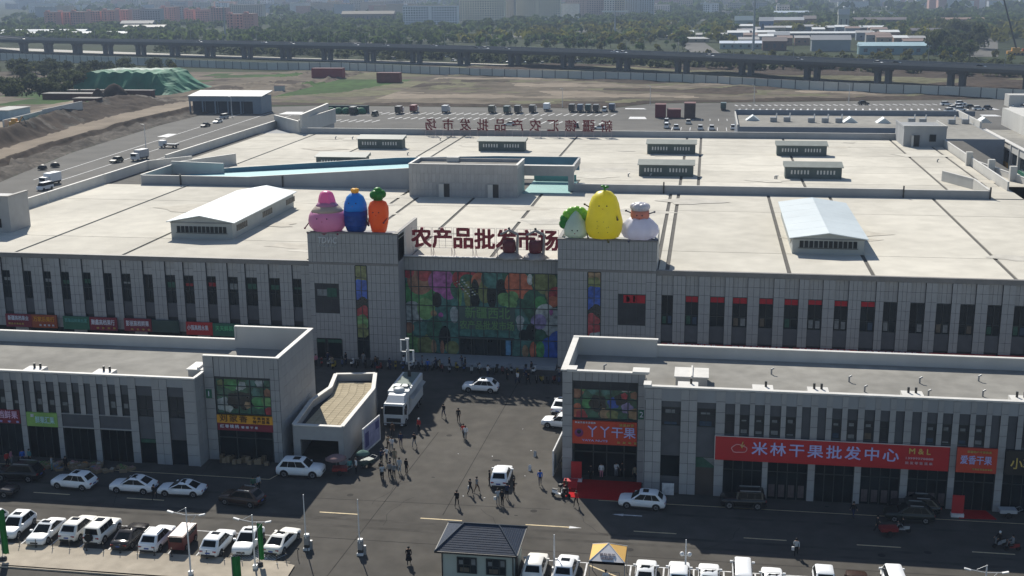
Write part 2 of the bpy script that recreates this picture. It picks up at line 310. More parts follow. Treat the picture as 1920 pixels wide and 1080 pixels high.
def fence_y(x):
    for (xa, ya), (xb, yb) in zip(FENCE, FENCE[1:]):
        if xa <= x <= xb: return ya+(yb-ya)*(x-xa)/(xb-xa)
    return 560
def hnorth(x, y):
    d = y-yard_n(x)
    if d < .5: return -.3
    h = .15+.9*sst(2, 8, d)*(.5+.5*fb(x, y, .03)) + 1.1*max(0, fb(x, y, .02))*sst(0, 20, d)+.35*fb(x,y,.12)
    if x < -150: h *= sst(-150, -135, x)*.9+.1
    return max(.05, h)
def mnorth(x, y):
    d = y-yard_n(x); n = fb(x, y*2, .014)
    if y > fence_y(x)+2: return 4 if n < -.2 else 2
    if d < 12+6*fb(x,y,.02): return 2
    if x < -172+.2*(y-600) and y > 550+max(0,x+204)*1.0 and y < 660 and x > -243+max(0,y-600)*.5 and y > 590-(x+243)*1.2: return 5
    if x < -150: return 0 if fb(x,y,.03) > 0 else 4
    return 1 if n > .25 else (2 if n < -.3 else (4 if n < -.12 else 0))
grid('vacant_lot', -255, 190, 500, 780, 200, 140, hnorth, mnorth, [soil, dirt_p, soil_d, rubble_m, M('dry_grass', (.13,.125,.075), .95, var=.3, scale=.2, big=.2), grass_m])
sheet('footpath', [(-120,89.9),(-36.5,90.2),(-34.9,91.5),(-35,93.7),(-36.2,94.1),(-120,94.1)], .15, pavement)
b = MB(); b.box(-120,-35.6,94.1,94.22,.02,.16,pavement); b.box(-120,-36.6,89.78,89.9,.02,.16,pavement); struct(b.build('kerb'))
# painted markings (thin sheets)
pw_, py_ = MB(), MB()
def stripe(mb, x0, y0, x1, y1, wd, z, m):
    p, q = Vector((x0,y0)), Vector((x1,y1)); d = (q-p).normalized(); n = Vector((-d.y,d.x))*wd/2
    mb.poly([(*(p-n),z),(*(q-n),z),(*(q+n),z),(*(p+n),z)], m)
for a in ((-36.35,-32.4),(-26.2,-22.1),(-15.9,-11.6),(-5.6,-1.6),(4.6,8.5),(14.8,18.7),(24.9,28.6),(35,39),(-67,-63),(-56.8,-52.8),(-77,-73)):
    stripe(py_, a[0], 105.05+(.5 if a[0] < -50 else 0), a[1], 105.05+(.5 if a[0] < -50 else 0), .17, .036, paint_y)
stripe(pw_, -7.7,108.5,-5,108.5,.2,.036,paint_w); pw_.poly([(-7.9,108.5,.037),(-6.8,108.25,.037),(-6.8,108.75,.037)], paint_w)
pw_.poly([(-10.5,105.05,.037),(-11.7,104.8,.037),(-11.7,105.3,.037)][::-1], paint_w)
for p, q in (((-120,112.4),(-44.1,112.1)),((-44.1,112.1),(-43.6,113.6)),((-9.5,111.6),(60,111.9))): stripe(py_, *p, *q, .12, .036, paint_y)
for x in (-67.6,-64.8,-61.8,-58.9,-56,-53.1,-50.1,-47.3,-44.6,-41.2,-38.1): stripe(pw_, x, 94.3, x+.1, 99.4, .13, .036, paint_w)
stripe(pw_, -67.6,99.4,-38,99.4,.1,.036,paint_w)
for k in range(16): stripe(pw_, -41.3+k*.26, 94.4, -40.4+k*.26, 96.8-.06*k, .11, .04, paint_w)
for x in (-14.8,-12.1,-9.3,-5.4,-2.5,.1,2.7,5.4,8.1,10.8,13.5,16.2,19): stripe(pw_, x, 92, x, 98, .14, .036, paint_w)
stripe(pw_, -14.8,98,20,98.2,.14,.036,paint_w)
for x in (-9.1,): stripe(py_, x, 97.6, x+3.2, 95.4, .16, .04, paint_y)
# rear car park bays, west lanes
for k in range(34): stripe(pw_, 13+k*2.75, 520+k*.33, 13+k*2.75-1.2, 525+k*.33, .7, .04, paint_w); stripe(pw_, 13+k*2.75, 503+k*.2, 13.6+k*2.75, 508.5+k*.2, .7, .04, paint_w)
stripe(pw_, 12,514,90,521,.2,.04,paint_w)
for k in range(40):
    x = -158+k*3.1; stripe(pw_, x, 476, x+1.4, 484, .55, .04, paint_w)
    if k < 11 or k > 30: stripe(pw_, x+1, 447, x+2, 455, .55, .04, paint_w)
    else: stripe(pw_, x+1, 459, x+2, 466, .55, .04, paint_w)
for k in range(9): stripe(pw_, -12+k*3.2, 430, -12+k*3.2, 440, .22, .04, paint_w); stripe(pw_, -5+k*3.2, 462, -5+k*3.2, 469, .22, .04, paint_w)
for x0, y0, x1, y1 in ((-180,300,-190,500),(-172,300,-178,480),(-163,300,-166,470),(-155,320,-157,440),(-157,420,-130,420),(-166,470,-130,470)): stripe(pw_, x0, y0, x1, y1, .3, .04, paint_w)
for k in range(8): stripe(pw_, -157, 330+k*12, -130, 330+k*12, .2, .04, paint_w)
for c in ((-29,506,9,4),(-26,470,7,8),(-187,400,4,9),(-168,478,9,10),(112,515,9,7),(108,489,7,6)):
    pw_.poly([(c[0]-c[2]/2,c[1]-c[3]/2,.045),(c[0]+c[2]/2,c[1]-c[3]/2,.045),(c[0]+c[2]/3,c[1]+c[3]/2,.045),(c[0]-c[2]/2,c[1]+c[3]/2,.045)], paint_w)
seam = MB(); sm_ = M('asphalt_seam',(.035,.032,.03),.95,var=.2,spec=.1)
for x0,y0,x1,y1 in ((-29.5,128,-31.6,92),(-23,150,-24.2,106),(-38,99.6,40,100.2),(-14,108.8,-38,108.2),(-20,92,-20.6,102)): stripe(seam,x0,y0,x1,y1,.09,.034,sm_)
for x0,y0,x1,y1 in ((-75,103.8,40,104.1),(-75,102.2,40,102.4),(-75,108,-42,108.2),(-8,109.2,40,109.4)): stripe(seam,x0,y0,x1,y1,.5,.0335,M('tyre_track',(.068,.063,.056),.95,var=.25,spec=.1))
for k in range(26):
    cx, cy, r_ = RND.uniform(-38,25), RND.uniform(99,146), RND.choice((.35,.35,.2,.5)); seam.poly([(cx+r_*math.cos(a*.6283),cy+r_*math.sin(a*.6283)*(1 if r_==.35 else .6),.0345) for a in range(10)],M('manhole_iron',(.03,.028,.026),.8,spec=.1))
for k in range(9):
    cx, cy = RND.uniform(-60,25), RND.uniform(100,112); a = RND.uniform(0,3)
    for q in range(6): nx_, ny_ = cx+math.cos(a)*1.2, cy+math.sin(a)*1.2; stripe(seam,cx,cy,nx_,ny_,.04,.0348,sm_); cx, cy = nx_, ny_; a += RND.uniform(-.6,.6)
struct(seam.build('asphalt_seams'))
lt = MB()
for k in range(12): x, y = RND.gauss(-20,4), RND.gauss(119,7); lt.obox((x,y,.06),(RND.uniform(.06,.22),.1,.02),RND.uniform(0,3),paint_w)
stuff(lt.build('litter'))
struct(pw_.build('road_markings')); struct(py_.build('yellow_road_markings'))

# ------------------------------------------------ main market hall
YF = 154.5
hall = thing('market_hall', 'very long grey market hall with a pale flat concrete roof and glazed mural entrance', 'market building', (-30, YF, 0))
def part(mb, name, root): return mb.build(name, root)
b = MB()   # carcass: body below the roof
b.box(-118,-40.5,YF+.9,300,0,13.1,rend); b.box(-18.8,60,YF+.9,300,0,13.1,rend); b.box(-40.5,-18.8,YF+3.4,300,0,13.1,rend); b.box(-118,-40.6,YF+.35,YF+.9,0,13.1,joint); b.box(-18.8,60,YF+.35,YF+.9,0,13.1,joint); b.box(-118,-104,300,330,0,13.1,rend)
part(b, 'wall', hall)
# roof slabs with recessed joints
XS = [-117,-97.8,-81.3,-53.9,-50.6,-40.5,-29,-18.8,-5.9,-4.5,11.3,21.9,39.4,61]; YS = [155.2,168.2,200,216.6]
XB = [-113,-99.3,-80.5,-63.2,-60,-31.7,-4.5,-1.1,18.5,43.6,51.3,53.8]; YB = [231,245,254,270,284.8,292.6,299.8]
b = MB(); b.box(-117.6,-40.5,YF+1,299.9,13.1,13.28,gutter); b.box(-40.5,-18.8,YF+3.5,299.9,13.1,13.28,gutter); b.box(-18.8,60.5,YF+1,299.9,13.1,13.28,gutter); part(b, 'roof_base', hall)
def slabs(XS, YS):
    for x0, x1 in zip(XS, XS[1:]):
        gx = .28
        for y0, y1 in zip(YS, YS[1:]):
            if y0 < 156 and x0 > -40.7 and x1 < -18: y0 = 157.8
            b = MB(); b.box(x0+gx, x1-gx, y0+.09, y1-.09, 13.28, 13.4, roofc); part(b, 'roof_slab', hall)
slabs(XS, YS); slabs(XB, YB)
pt = MB()
for k in range(42):
    x, y = RND.uniform(-100,52), RND.choice((RND.uniform(158,214), RND.uniform(233,296))); r_ = RND.uniform(.8,3.4)
    pt.poly([(x+r_*1.8*math.cos(a*.5236)*(1+.3*math.sin(a*2.1+k)), y+r_*math.sin(a*.5236)*(1+.3*math.cos(a*1.3+k)), 13.404+.0015*k) for a in range(12)], M('roof_stain_%d'%(k%3), [(.52,.485,.415),(.5,.475,.42),(.58,.55,.48)][k%3], .92, var=.12, scale=.6))
stuff(part(pt, 'roof_stains', hall))
for k in range(16):
    x, y = RND.uniform(-95,50), RND.choice((162,207,236,262,289)); b = MB(); b.tube((x,y,13.4),(x,y,13.95),.13,steel,8); b.tube((x,y,13.95),(x+.3,y,14.05),.13,steel,8); part(b, 'roof_vent_pipe', hall)
slabs([-24,-4.5,-1.1,18.5,43.6,60], [217.4,231]); slabs([54.4,61],[216.6,232,250])
# front edge trim
b = MB()
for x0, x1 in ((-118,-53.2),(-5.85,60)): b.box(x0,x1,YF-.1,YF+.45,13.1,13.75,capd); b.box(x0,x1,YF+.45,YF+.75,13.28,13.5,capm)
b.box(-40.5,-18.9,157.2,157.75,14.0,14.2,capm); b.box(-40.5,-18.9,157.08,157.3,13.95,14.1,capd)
part(b, 'roof_edge', hall)
bud = Budget(300)
LW = [(-107.6,-106.2),(-103.9,-102.5),(-99.2,-97.9),(-95.9,-94.6),(-92.8,-91.6),(-90.1,-88.8),(-86.8,-85.5),(-83.6,-82.3),(-80.9,-79.5),(-77.6,-76.2),(-74.3,-72.8),(-71.6,-70.1),(-68.2,-66.8),(-65.1,-63.6),(-62.5,-60.8),(-59.1,-57.5),(-55.7,-54.4)]
RW = [(-5.1,-3.6),(-2,-.3),(1.2,3.1),(4.1,6),(7.5,9.3),(10.7,12.5),(13.7,15.5),(17,18.7),(20.3,22.1),(23.1,24.8),(26.4,28.2),(29.6,31.4),(32.5,34.3),(35.8,37.5),(39,40.7),(42.2,44),(45.5,47.3),(48.7,50.5),(52,53.8)]
redbl = M('red_banner', (.42,.02,.03), .6, var=.1); blue_in = M('blue_inside', (.05,.09,.16), .6)
def facade_window(root, x0, x1, z0, z1, y, cols=2, transom=.4, dep=.12, extra=None):
    w_ = MB(); t = .06
    w_.box(x0,x0+t,y-dep,y,z0,z1,frame_m); w_.box(x1-t,x1,y-dep,y,z0,z1,frame_m); w_.box(x0+t,x1-t,y-dep,y,z0,z0+t,frame_m); w_.box(x0+t,x1-t,y-dep,y,z1-t,z1,frame_m)
    for k in range(1, cols): xx = x0+(x1-x0)*k/cols; w_.box(xx-.03,xx+.03,y-dep+.02,y,z0+t,z1-t,frame_m)
    if transom: zz = z0+(z1-z0)*transom; w_.box(x0+t,x1-t,y-dep+.02,y,zz,zz+.07,frame_m)
    o = w_.build('window', root, loc=None)
    p = wpos(root)
    for k in range(cols):
        xa = x0+(x1-x0)*k/cols; xb = x0+(x1-x0)*(k+1)/cols
        ln('pane', ubox(glass), o, ((xa+xb)/2-p.x, y+.02-p.y, (z0+z1)/2-p.z), scale=(xb-xa-.02, .03, z1-z0-.02))
    if extra:
        for m, fx0, fx1, fz0, fz1 in extra:
            e = MB(); e.box(x0+(x1-x0)*fx0, x0+(x1-x0)*fx1, y-.03, y-.005, z0+(z1-z0)*fz0, z0+(z1-z0)*fz1, m); e.build('window_poster', o, loc=(0,0,0)).location = -p
    return o
mcol = [M('poster_'+n, c, .7, var=.2, scale=3) for n, c in (('pale',(.2,.21,.21)),('red',(.24,.025,.03)),('green',(.04,.1,.07)),('blue',(.05,.075,.11)),('tan',(.12,.1,.075)))]
def wing(W, zt, zb, zs, left):
    for i, (x0, x1) in enumerate(W):
        ex = []
        if left and RND.random() < .75: ex = [(mcol[RND.choice((0,0,1,2))], .12, .85, .55+.1*RND.random(), .7+.08*RND.random())]
        if not left:
            if 1 <= i <= 8: ex = [(redbl, .03, .97, .79+.05*RND.random(), .995)]
            if RND.random() < .8: ex.append((mcol[RND.choice((0,2,3,4))], .1, .42, .05, .28+.1*RND.random()))
            if RND.random() < .6: ex.append((mcol[RND.choice((0,3,4))], .58, .9, .05, .3))
        facade_window(hall, x0, x1, zb, zt, YF+.32, 2, .45 if left else .33, extra=ex)
        panels(hall, x0, x1, zt, 13.08, YF+.33, .6, 1.25, clad, bud, th=.04)
        b = MB(); b.box(x0, x1, YF+.2, YF+.33, zs, zb, cladd); part(b, 'spandrel_panel', hall)
    edges = [W[0][0]-2]+[v for ab in W for v in ab]+[W[-1][1]+2.5]
    for k in range(0, len(edges)-1, 2):
        x0, x1 = edges[k], edges[k+1]
        if x0 < -105 and not left: continue
        b = MB(); b.box(x0+.02, x1-.02, YF+.0, YF+.34, 0 if k % 6 == 0 else 2.9, 13.08, joint); part(b, 'pier', hall)
        panels(hall, x0, x1, 2.95 if k % 6 else .05, 13.08, YF+.0, .62, 1.25, clad, bud, th=.05)
wing(LW, 11.05, 7.0, 5.0, True)
wing(RW, 10.35, 6.3, 4.1, False)
# entrance towers
def tower(x0, x1, yf, top, strip, win, doors, flip):
    b = MB()
    b.box(x0,x1,yf+.06,yf+.5,13.5,top-.15,joint); b.box(x0-.05,x1+.05,yf-.05,yf+.6,top-.15,top+.05,capd)
    b.box(x0,x1,yf+.06,yf+.36,0,13.4,joint)
    b.box(x0,x1,yf+.5,yf+3.6,top-.75,top-.35,rend); b.box(x0-.02,x1+.02,yf-.03,yf+.06,13.4,13.7,capd)
    if not flip: b.box(x1-.4,x1,yf+.6,yf+11.5,13.1,top,rend_l); b.box(x1-.42,x1+.03,yf+.6,yf+11.5,top,top+.08,capd)
    else: b.box(x0,x0+.4,yf+.6,yf+11.5,13.1,top,rend_l); b.box(x0-.03,x0+.42,yf+.6,yf+11.5,top,top+.08,capd); b.box(x1-.4,x1,yf+.6,yf+9,13.1,top,rend_l)
    part(b, 'tower_wall', hall)
    panels(hall, x0, x1, 13.7, top-.15, yf+.06, .6, 1.3, clad, bud)
    s0, s1 = strip
    xs = [x0, s0, s1, x1]; wx0, wx1, wz0, wz1 = win
    for a, c in ((x0, s0), (s1, x1)):
        if a < wx0 < c:
            panels(hall, a, wx0, 0, 13.4, yf+.06, .6, 1.25, clad, bud); panels(hall, wx1, c, 0, 13.4, yf+.06, .6, 1.25, clad, bud)
            panels(hall, wx0, wx1, wz1, 13.4, yf+.06, .6, 1.25, clad, bud); panels(hall, wx0, wx1, doors, wz0, yf+.06, .6, 1.25, clad, bud)
        else: panels(hall, a, c, 0, 13.4, yf+.06, .6, 1.25, clad, bud)
    facade_window(hall, wx0, wx1, wz0, wz1, yf+.07, 3, .5, dep=.05, extra=[(redbl, .2, .98, .72, .97), (mcol[0], .3, .42, .76, .92), (mcol[0], .55, .62, .76, .95)] if flip else [(mcol[0], .1, .5, .58, .8), (mcol[2], .5, .9, .55, .85)])
    b = MB(); b.box(s0, s1, yf+.0, yf+.05, .3, 13.38, glass); o = part(b, 'glazed_strip', hall)
    b = MB()
    for z in (2.8,4.4,6.2,8,9.8,11.6): b.box(s0, s1, yf-.05, yf-.0, z, z+.08, frame_m)
    b.box((s0+s1)/2-.04,(s0+s1)/2+.04, yf-.055, yf-.005, .3, 13.3, frame_m); b.box(s0-.08,s0, yf-.06, yf+.02, .3, 13.3, frame_m); b.box(s1,s1+.08, yf-.06, yf+.02, .3, 13.3, frame_m); part(b, 'mullions', hall)
tower(-53.1,-40.5,154.1,17.85,(-46.55,-44.95),(-52.4,-48.95,6.5,10.7),2.9,False)
tower(-18.8,-5.85,154.1,17.72,(-14.8,-13.1),(-10.8,-7.15,6.25,10.5),0,True)
for x0, x1 in ((-52.4,-51.2),(-50.8,-48.85)):
    b = MB(); b.box(x0,x1,154.06,154.16,0,2.8,glass); b.box(x0,x1,154.02,154.07,2.3,2.75,mcol[2]); b.box(x0-.05,x0,154,154.16,0,2.85,frame_m); b.box(x1,x1+.05,154,154.16,0,2.85,frame_m); part(b, 'door', hall)
# recessed centre with glazed curtain wall
YC = 157.4
b = MB(); b.box(-40.5,-18.8,YC+.06,YC+.5,0,14.0,joint); b.box(-40.55,-40.5,154.2,YC+.3,0,17,rend)
b.box(-40.5,-40.46,154.16,YC,0,14,clad_s); b.box(-18.84,-18.8,154.16,YC,0,14,clad_s)
part(b, 'entrance_wall', hall); panels(hall, -40.46,-18.84,12.15,13.95,YC+.06,.6,1.8,clad,bud)
flush(bud, hall)
MX = [-40.46,-39.59,-38.53,-36.57,-34.61,-32.97,-31.25,-29.46,-27.53,-25.91,-24.36,-22.38,-20.48,-18.86]
MZ = [.3,2.7,4.95,7.2,9.85,12.1]
cw = MB()
for x in MX: cw.box(x-.05,x+.05,YC-.17,YC-.06,.3,12.1,frame_m)
for z in MZ[1:-1]: cw.box(MX[0],MX[-1],YC-.165,YC-.065,z-.045,z+.045,frame_m)
for z in (11.6,): cw.box(MX[0],MX[-1],YC-.16,YC-.07,12.1,12.16,frame_m)
cwo = cw.build('curtain_wall', hall)
for i in range(13):
    for k in range(5):
        x0, x1, z0, z1 = MX[i], MX[i+1], MZ[k], MZ[k+1]
        ln('pane', ubox(glass), cwo, ((x0+x1)/2+30, YC+.01-YF, (z0+z1)/2), scale=(x1-x0-.02, .04, z1-z0-.02))
# printed mural film: vegetables and fruit
def clipdisc(mb, cx, cz, r, m, y, box, sx=1, lob=0, nl=5, n=22, ph=0):
    X0, X1, Z0, Z1 = box; pts = []
    for i in range(n):
        t = 6.2832*i/n; k = r*(1+lob*math.cos(nl*t+ph)); pts.append((cx+k*sx*math.cos(t), cz+k*math.sin(t)))
    def cl(P, ax, lim, keep):
        o = []
        for a, c in zip(P, P[1:]+P[:1]):
            ia, ic = keep(a[ax], lim), keep(c[ax], lim)
            if ia: o.append(a)
            if ia != ic:
                t = (lim-a[ax])/(c[ax]-a[ax]); o.append((a[0]+t*(c[0]-a[0]), a[1]+t*(c[1]-a[1])))
        return o
    for ax, lim, kf in ((0,X0,lambda v,l:v>=l),(0,X1,lambda v,l:v<=l),(1,Z0,lambda v,l:v>=l),(1,Z1,lambda v,l:v<=l)):
        if pts: pts = cl(pts, ax, lim, kf)
    if len(pts) > 2: mb.poly([(p[0], y, p[1]) for p in pts], m)
PC = {k: M('print_'+k, tuple(1.25*v+.02*sum(c)/3 for v in c), .25, var=.45, scale=1.6) for k, c in dict(pink=(.27,.08,.22),orange=(.36,.1,.055),peach=(.22,.11,.07),green=(.05,.2,.07),lime=(.12,.24,.09),dgreen=(.03,.09,.06),teal=(.05,.13,.115),red=(.26,.03,.04),pale=(.24,.27,.27),blue=(.02,.07,.3),olive=(.13,.15,.06),tan=(.24,.16,.09),dark=(.012,.018,.02),white=(.35,.38,.36),cyan=(.08,.2,.33),lilac=(.2,.17,.3)).items()}
mu = MB(); BX = (-40.4,-18.9,.35,12.08); yy = YC-.025
def D(cx, cz, r, c, **k):
    global yy
    yy -= .0012; clipdisc(mu, cx, cz, r, PC[c], yy, BX, **k)
for q in ((-30,6,16,'dgreen'),(-37,9,5,'teal',.8),(-23,7,6,'dgreen',.9),(-30,4,6,'teal',1.2),(-38.2,8.6,2.6,'green'),(-39.6,5.6,2.2,'pale',.7),(-38.3,10.6,1.9,'peach'),(-37.7,11.7,1.1,'red'),(-40,11.9,.9,'red'),(-37.6,6.7,1.6,'lime',.8),
    (-35.3,10.7,1.85,'pink'),(-34.4,9.2,1.1,'pink'),(-36,8,1.1,'dark',.6),(-33.3,9.6,1.3,'dgreen',.6),(-31.9,11.0,1.5,'red',1.3),(-31.5,10.7,1.1,'dgreen',1.2),(-30.0,10.9,1.15,'orange'),(-29.9,10.5,.7,'peach'),(-31.5,8.9,2.0,'olive',.35),(-30.6,8.9,2.2,'dark',.3),(-29.3,9.4,1.7,'olive',.5),(-32.8,8.7,1.6,'lime',.2),(-28.3,8.9,1.9,'dark',.35),(-28.2,11.3,1.5,'teal'),
    (-27.0,9.9,1.4,'dark',.5),(-24.7,10.6,1.85,'orange'),(-23.9,9.8,1.3,'orange'),(-26.6,8.4,.95,'lime'),(-25.6,7.8,.8,'lime'),(-25.4,8.8,.8,'lime'),(-23.0,11.3,.8,'white',.5),(-21,11,1.7,'olive'),(-20,9.2,.9,'tan'),(-22.6,8.6,1.3,'dgreen'),(-21.6,8.1,.9,'green'),(-19.3,9.2,1.2,'red'),(-19.8,8.3,.8,'orange'),
    (-20.9,6.3,1.7,'white',.8),(-19.6,5.4,2.1,'pale'),(-21.8,5.4,1.1,'lilac'),(-20.1,6.8,.45,'pink',.6),(-22.9,3.9,1.2,'dark',.6),(-21.6,3.4,.9,'dgreen'),(-39.6,1.9,2.2,'lime',.8),(-37.8,1.4,1.7,'olive',.7),(-38.6,3.7,1.2,'teal'),(-36.4,3.8,1.7,'dgreen',.7),(-35.0,2.6,1.7,'dark',.5),(-36.6,1.3,1.0,'tan',.4),(-35.4,1.2,1,'peach',.3),(-34.0,1.2,1.0,'olive'),
    (-19.8,1.6,1.8,'blue'),(-18.9,2.6,1.6,'blue'),(-22.6,1.3,1.2,'orange',.4),(-23.7,1.1,.9,'tan',.5),(-21.6,1.4,1.2,'green',.5),(-23.8,3.4,.8,'dark'),(-40.1,3.9,.8,'peach'),(-33.6,6.0,1.2,'pale',.5),(-36.5,6.1,.45,'tan'),(-35.5,5.9,.35,'pink'),(-24.4,5.6,.6,'pale'),(-24.4,4.9,.9,'pale',.5)): D(*q[:4], sx=q[4] if len(q) > 4 else 1, lob=.03, nl=3, ph=q[0])
for k in range(5):
    for q in range(7): D(-33.4+k*.35+q*.28, 10.6-q*.33+k*.12, .09, 'white' if k%2 else 'olive', sx=1.6)
D(-28.8, 4.6, 7, 'dark', sx=.62) if False else None
mu.build('mural_print', hall)
b = MB(); b.box(-33,-25.2,YC-.6,YC-.2,2.75,2.95,frame_m); b.box(-32.8,-25.6,YC-.1,YC-.08,.3,2.75,PC['dark']); b.box(-32.9,-25.1,YC-.14,YC-.11,4.0,7.3,M('print_panel',(.06,.1,.09),.4))
for x in (-32.9,-30.9,-29.0,-27.2,-25.6): b.box(x,x+.09,YC-.2,YC-.12,.3,2.75,frame_m)
b.box(-26.4,-25.7,YC-.24,YC-.2,.5,2.6,PC['cyan'])
part(b, 'entrance_doors', hall)
gm = M('print_text_green', (.12,.25,.1), .5, var=0)
text('新疆西北', 1.75, gm, (-28.9, YC-.2, 6.3), hall, width=6.3, bold=.02)
text('农产品批发市场', 1.35, gm, (-29, YC-.2, 4.55), hall, width=7.6, bold=.02)
for x0, x1, zz, cs in ((-46.5,-45,0,['olive','olive','blue','blue','dark','red','lime','olive']),(-14.75,-13.15,0,['tan','olive','blue','blue','dark','red','red','pale'])):
    sm = MB(); zc = 12.8; y0 = 154.09
    for i, c in enumerate(cs): y0 -= .0012; clipdisc(sm, (x0+x1)/2+RND.uniform(-.4,.4), zc-i*1.25, 1.15, PC[c], y0, (x0,x1,3.2,13.3), lob=.1, ph=i)
    sm.build('mural_print', hall)
# podium steps
b = MB()
for k in range(3): b.box(-40.3,-19,152.6+k*.4,157.25,.035+k*.09,.125+k*.09,rend)
part(b, 'entrance_steps', hall)
# wall logo, roof letters
text('TDVIC', 1.25, M('pale_wall_letters', (.5,.52,.54), .5), (-50.3,154.03,16.75), hall, width=2.7, bold=.02, shear=.2)
text('MARKETS', .3, M('pale_wall_letters', .5), (-50.3,154.03,15.95), hall, width=2.5)
# shop signs along the front of the hall
sgreen = M('sign_green', (.02,.13,.08), .5, var=.1); sred = M('sign_dark_red', (.2,.015,.035), .5, var=.1); sred2 = M('sign_red', (.42,.015,.02), .45, var=.06)
sor = M('sign_orange', (.52,.05,.02), .45, var=.08, scale=.5); syel = M('sign_yellow', (.72,.33,.02), .5, var=.05); stxt = M('sign_letters_white', (.75,.76,.85), .4, var=0)
sgold = M('sign_letters_gold', (.62,.45,.12), .4, var=0); sblk = M('sign_black', .02, .4); slil = M('sign_letters_lilac', (.5,.5,.85), .4, var=0); sdg = M('blank_sign_box', (.05,.08,.07), .6)
def sign(root, x0, x1, z0, z1, y, m, lines, label=None, depth=.25):
    b = MB(); b.box(x0,x1,y,y+depth,z0,z1,m); o = b.build('shop_sign', root)
    if label: o['label'] = label
    for s, h, tm, cx, cz, wd in lines: 
        ww = (wd or 0)*(x1-x0); ncj = len(s); ratio = (ww-h)/max(1,(ncj-1))/h if ncj > 1 and ww else 1
        spc = ratio if (ratio > 1 and ord(s[0]) > 255) else 1
        t = text_mesh(s, h, tm, .03, .015, spc); k = ln('lettering', t, o, Vector((x0+(x1-x0)*cx, y-.03, z0+(z1-z0)*cz))-wpos(root), rot=(rad(90),0,0))
        xs = [v.co.x for v in t.vertices]
        if wd and xs: k.scale.x = wd*(x1-x0)/(max(xs)-min(xs))
    return o
YS_ = 153.75
sign(hall,-98.9,-94.9,2.95,4.85,YS_,sred,[('新疆高档果业',.75,stxt,.5,.68,.8),('精品水果批发',.3,sgold,.4,.25,.6)])
sign(hall,-94.85,-91,2.95,4.85,YS_,M('sign_red_orange',(.3,.06,.02),.5),[('万家乐果行',.8,syel,.5,.65,.85),('批发零售',.3,stxt,.6,.2,.6)])
sign(hall,-90,-86,2.9,4.8,YS_,sgreen,[('百果园鲜果批发',.6,M('sign_letters_teal',(.12,.4,.36),.5),.5,.68,.85)])
sign(hall,-85.95,-81.8,2.9,4.8,YS_,sred,[('聚鑫高档果行',.85,stxt,.5,.6,.86),('诚信经营',.28,sgold,.6,.18,.7)])
sign(hall,-80.7,-76.6,2.95,4.8,YS_,sred,[('彭丽高档鲜果',.85,stxt,.5,.6,.84),('批发零售',.28,sgold,.6,.15,.7)])
sign(hall,-76.5,-72.5,2.95,4.7,YS_,sdg,[])
sign(hall,-71.4,-67.5,2.75,4.6,YS_,sred2,[('小强高档水果',.8,stxt,.45,.55,.8),('果',.5,sor,.88,.7,None)])
sign(hall,-67.45,-63.4,2.7,4.55,YS_,sgreen,[('天天鲜果行',.8,M('sign_letters_green',(.1,.5,.22),.5),.5,.6,.8)])
sign(hall,-62.8,-54,2.7,4.5,YS_,sdg,[])
for i, x0 in enumerate((-5,3.4,12,20.4,29,37.4,46)): sign(hall,x0,x0+8.1,2.2,4.05,YS_,sred2 if i not in (3,) else sred,[('精品干果批发零售',.9,stxt,.5,.75,.8)] if i < 4 else [])
b = MB()
for x in list(range(-104,-54,8))+list(range(-4,50,8)): b.box(x+.4,x+7.4,YF+.1,YF+.3,0,2.75,glass)
stuff(part(b, 'shop_fronts', hall))
# rear and side parapets, ramp enclosure
def wallseg(name, p, q, z0, z1, wid=.3, m=rend_l, cap=capm, root=hall, z1b=None):
    b = MB(); p_, q_ = Vector(p), Vector(q); d = (q_-p_).normalized(); n = Vector((-d.y,d.x))*wid/2
    zb = z1 if z1b is None else z1b
    P = [p_-n, q_-n, q_+n, p_+n]; b.prism(P, z0, 0, m, z2=[z1,zb,zb,z1])
    if cap: n2 = n*1.25; P = [p_-n2, q_-n2, q_+n2, p_+n2]; b.add([(*P[0],z1),(*P[1],zb),(*P[2],zb),(*P[3],z1),(*P[0],z1+.08),(*P[1],zb+.08),(*P[2],zb+.08),(*P[3],z1+.08)],[(4,5,6,7),(0,1,5,4),(1,2,6,5),(2,3,7,6),(3,0,4,7)],cap)
    return b.build(name, root)
wallseg('parapet',(-103.5,300),(54,300),13.1,14.8,m=rend)
wallseg('parapet',(-103.5,300),(-106,331),11,18.2,.5); wallseg('parapet',(-116,315),(-104,300),13.1,16.5,.4); wallseg('parapet',(-104,299.9),(-103.6,330),13,16.8,.3)
for y0, y1 in ((174.5,196),(196.3,217),(217.3,236),(245,268),(268.3,290),(290.3,318)): wallseg('parapet',(-115.4,y0),(-115.4,y1),13.0,15.1,.35)
wallseg('parapet',(-109,244),(-115.3,236),13.1,15.1); wallseg('parapet',(54,226),(54,300),13.1,15); 
wallseg('parapet',(-23.6,217.1),(34.5,217.1),13.1,14.8,m=rend); wallseg('parapet',(34.6,217.1),(49,217.1),13.1,14.75,m=rend)
b = MB()
for x in (-7.2,34.5,49,-99.5,-79): b = MB(); b.box(x-.12,x+.12,216.7,216.92,13.2,15.5,black); part(b, 'downpipe', hall)
wallseg('ramp_wall',(-107.6,217.1),(-86,217.1),13.1,15.1,m=rend); wallseg('ramp_wall',(-86,217.1),(-52.4,217.1),13.1,15.1,m=rend,z1b=17.4)
wallseg('ramp_wall',(-107.6,217),(-107.4,230.5),13.1,15.2); wallseg('ramp_wall',(-107.4,230.5),(-99.5,245),13.1,15.6,.3); wallseg('ramp_wall',(-107.4,230.5),(-95.5,228.5),13.1,15.9,.3)
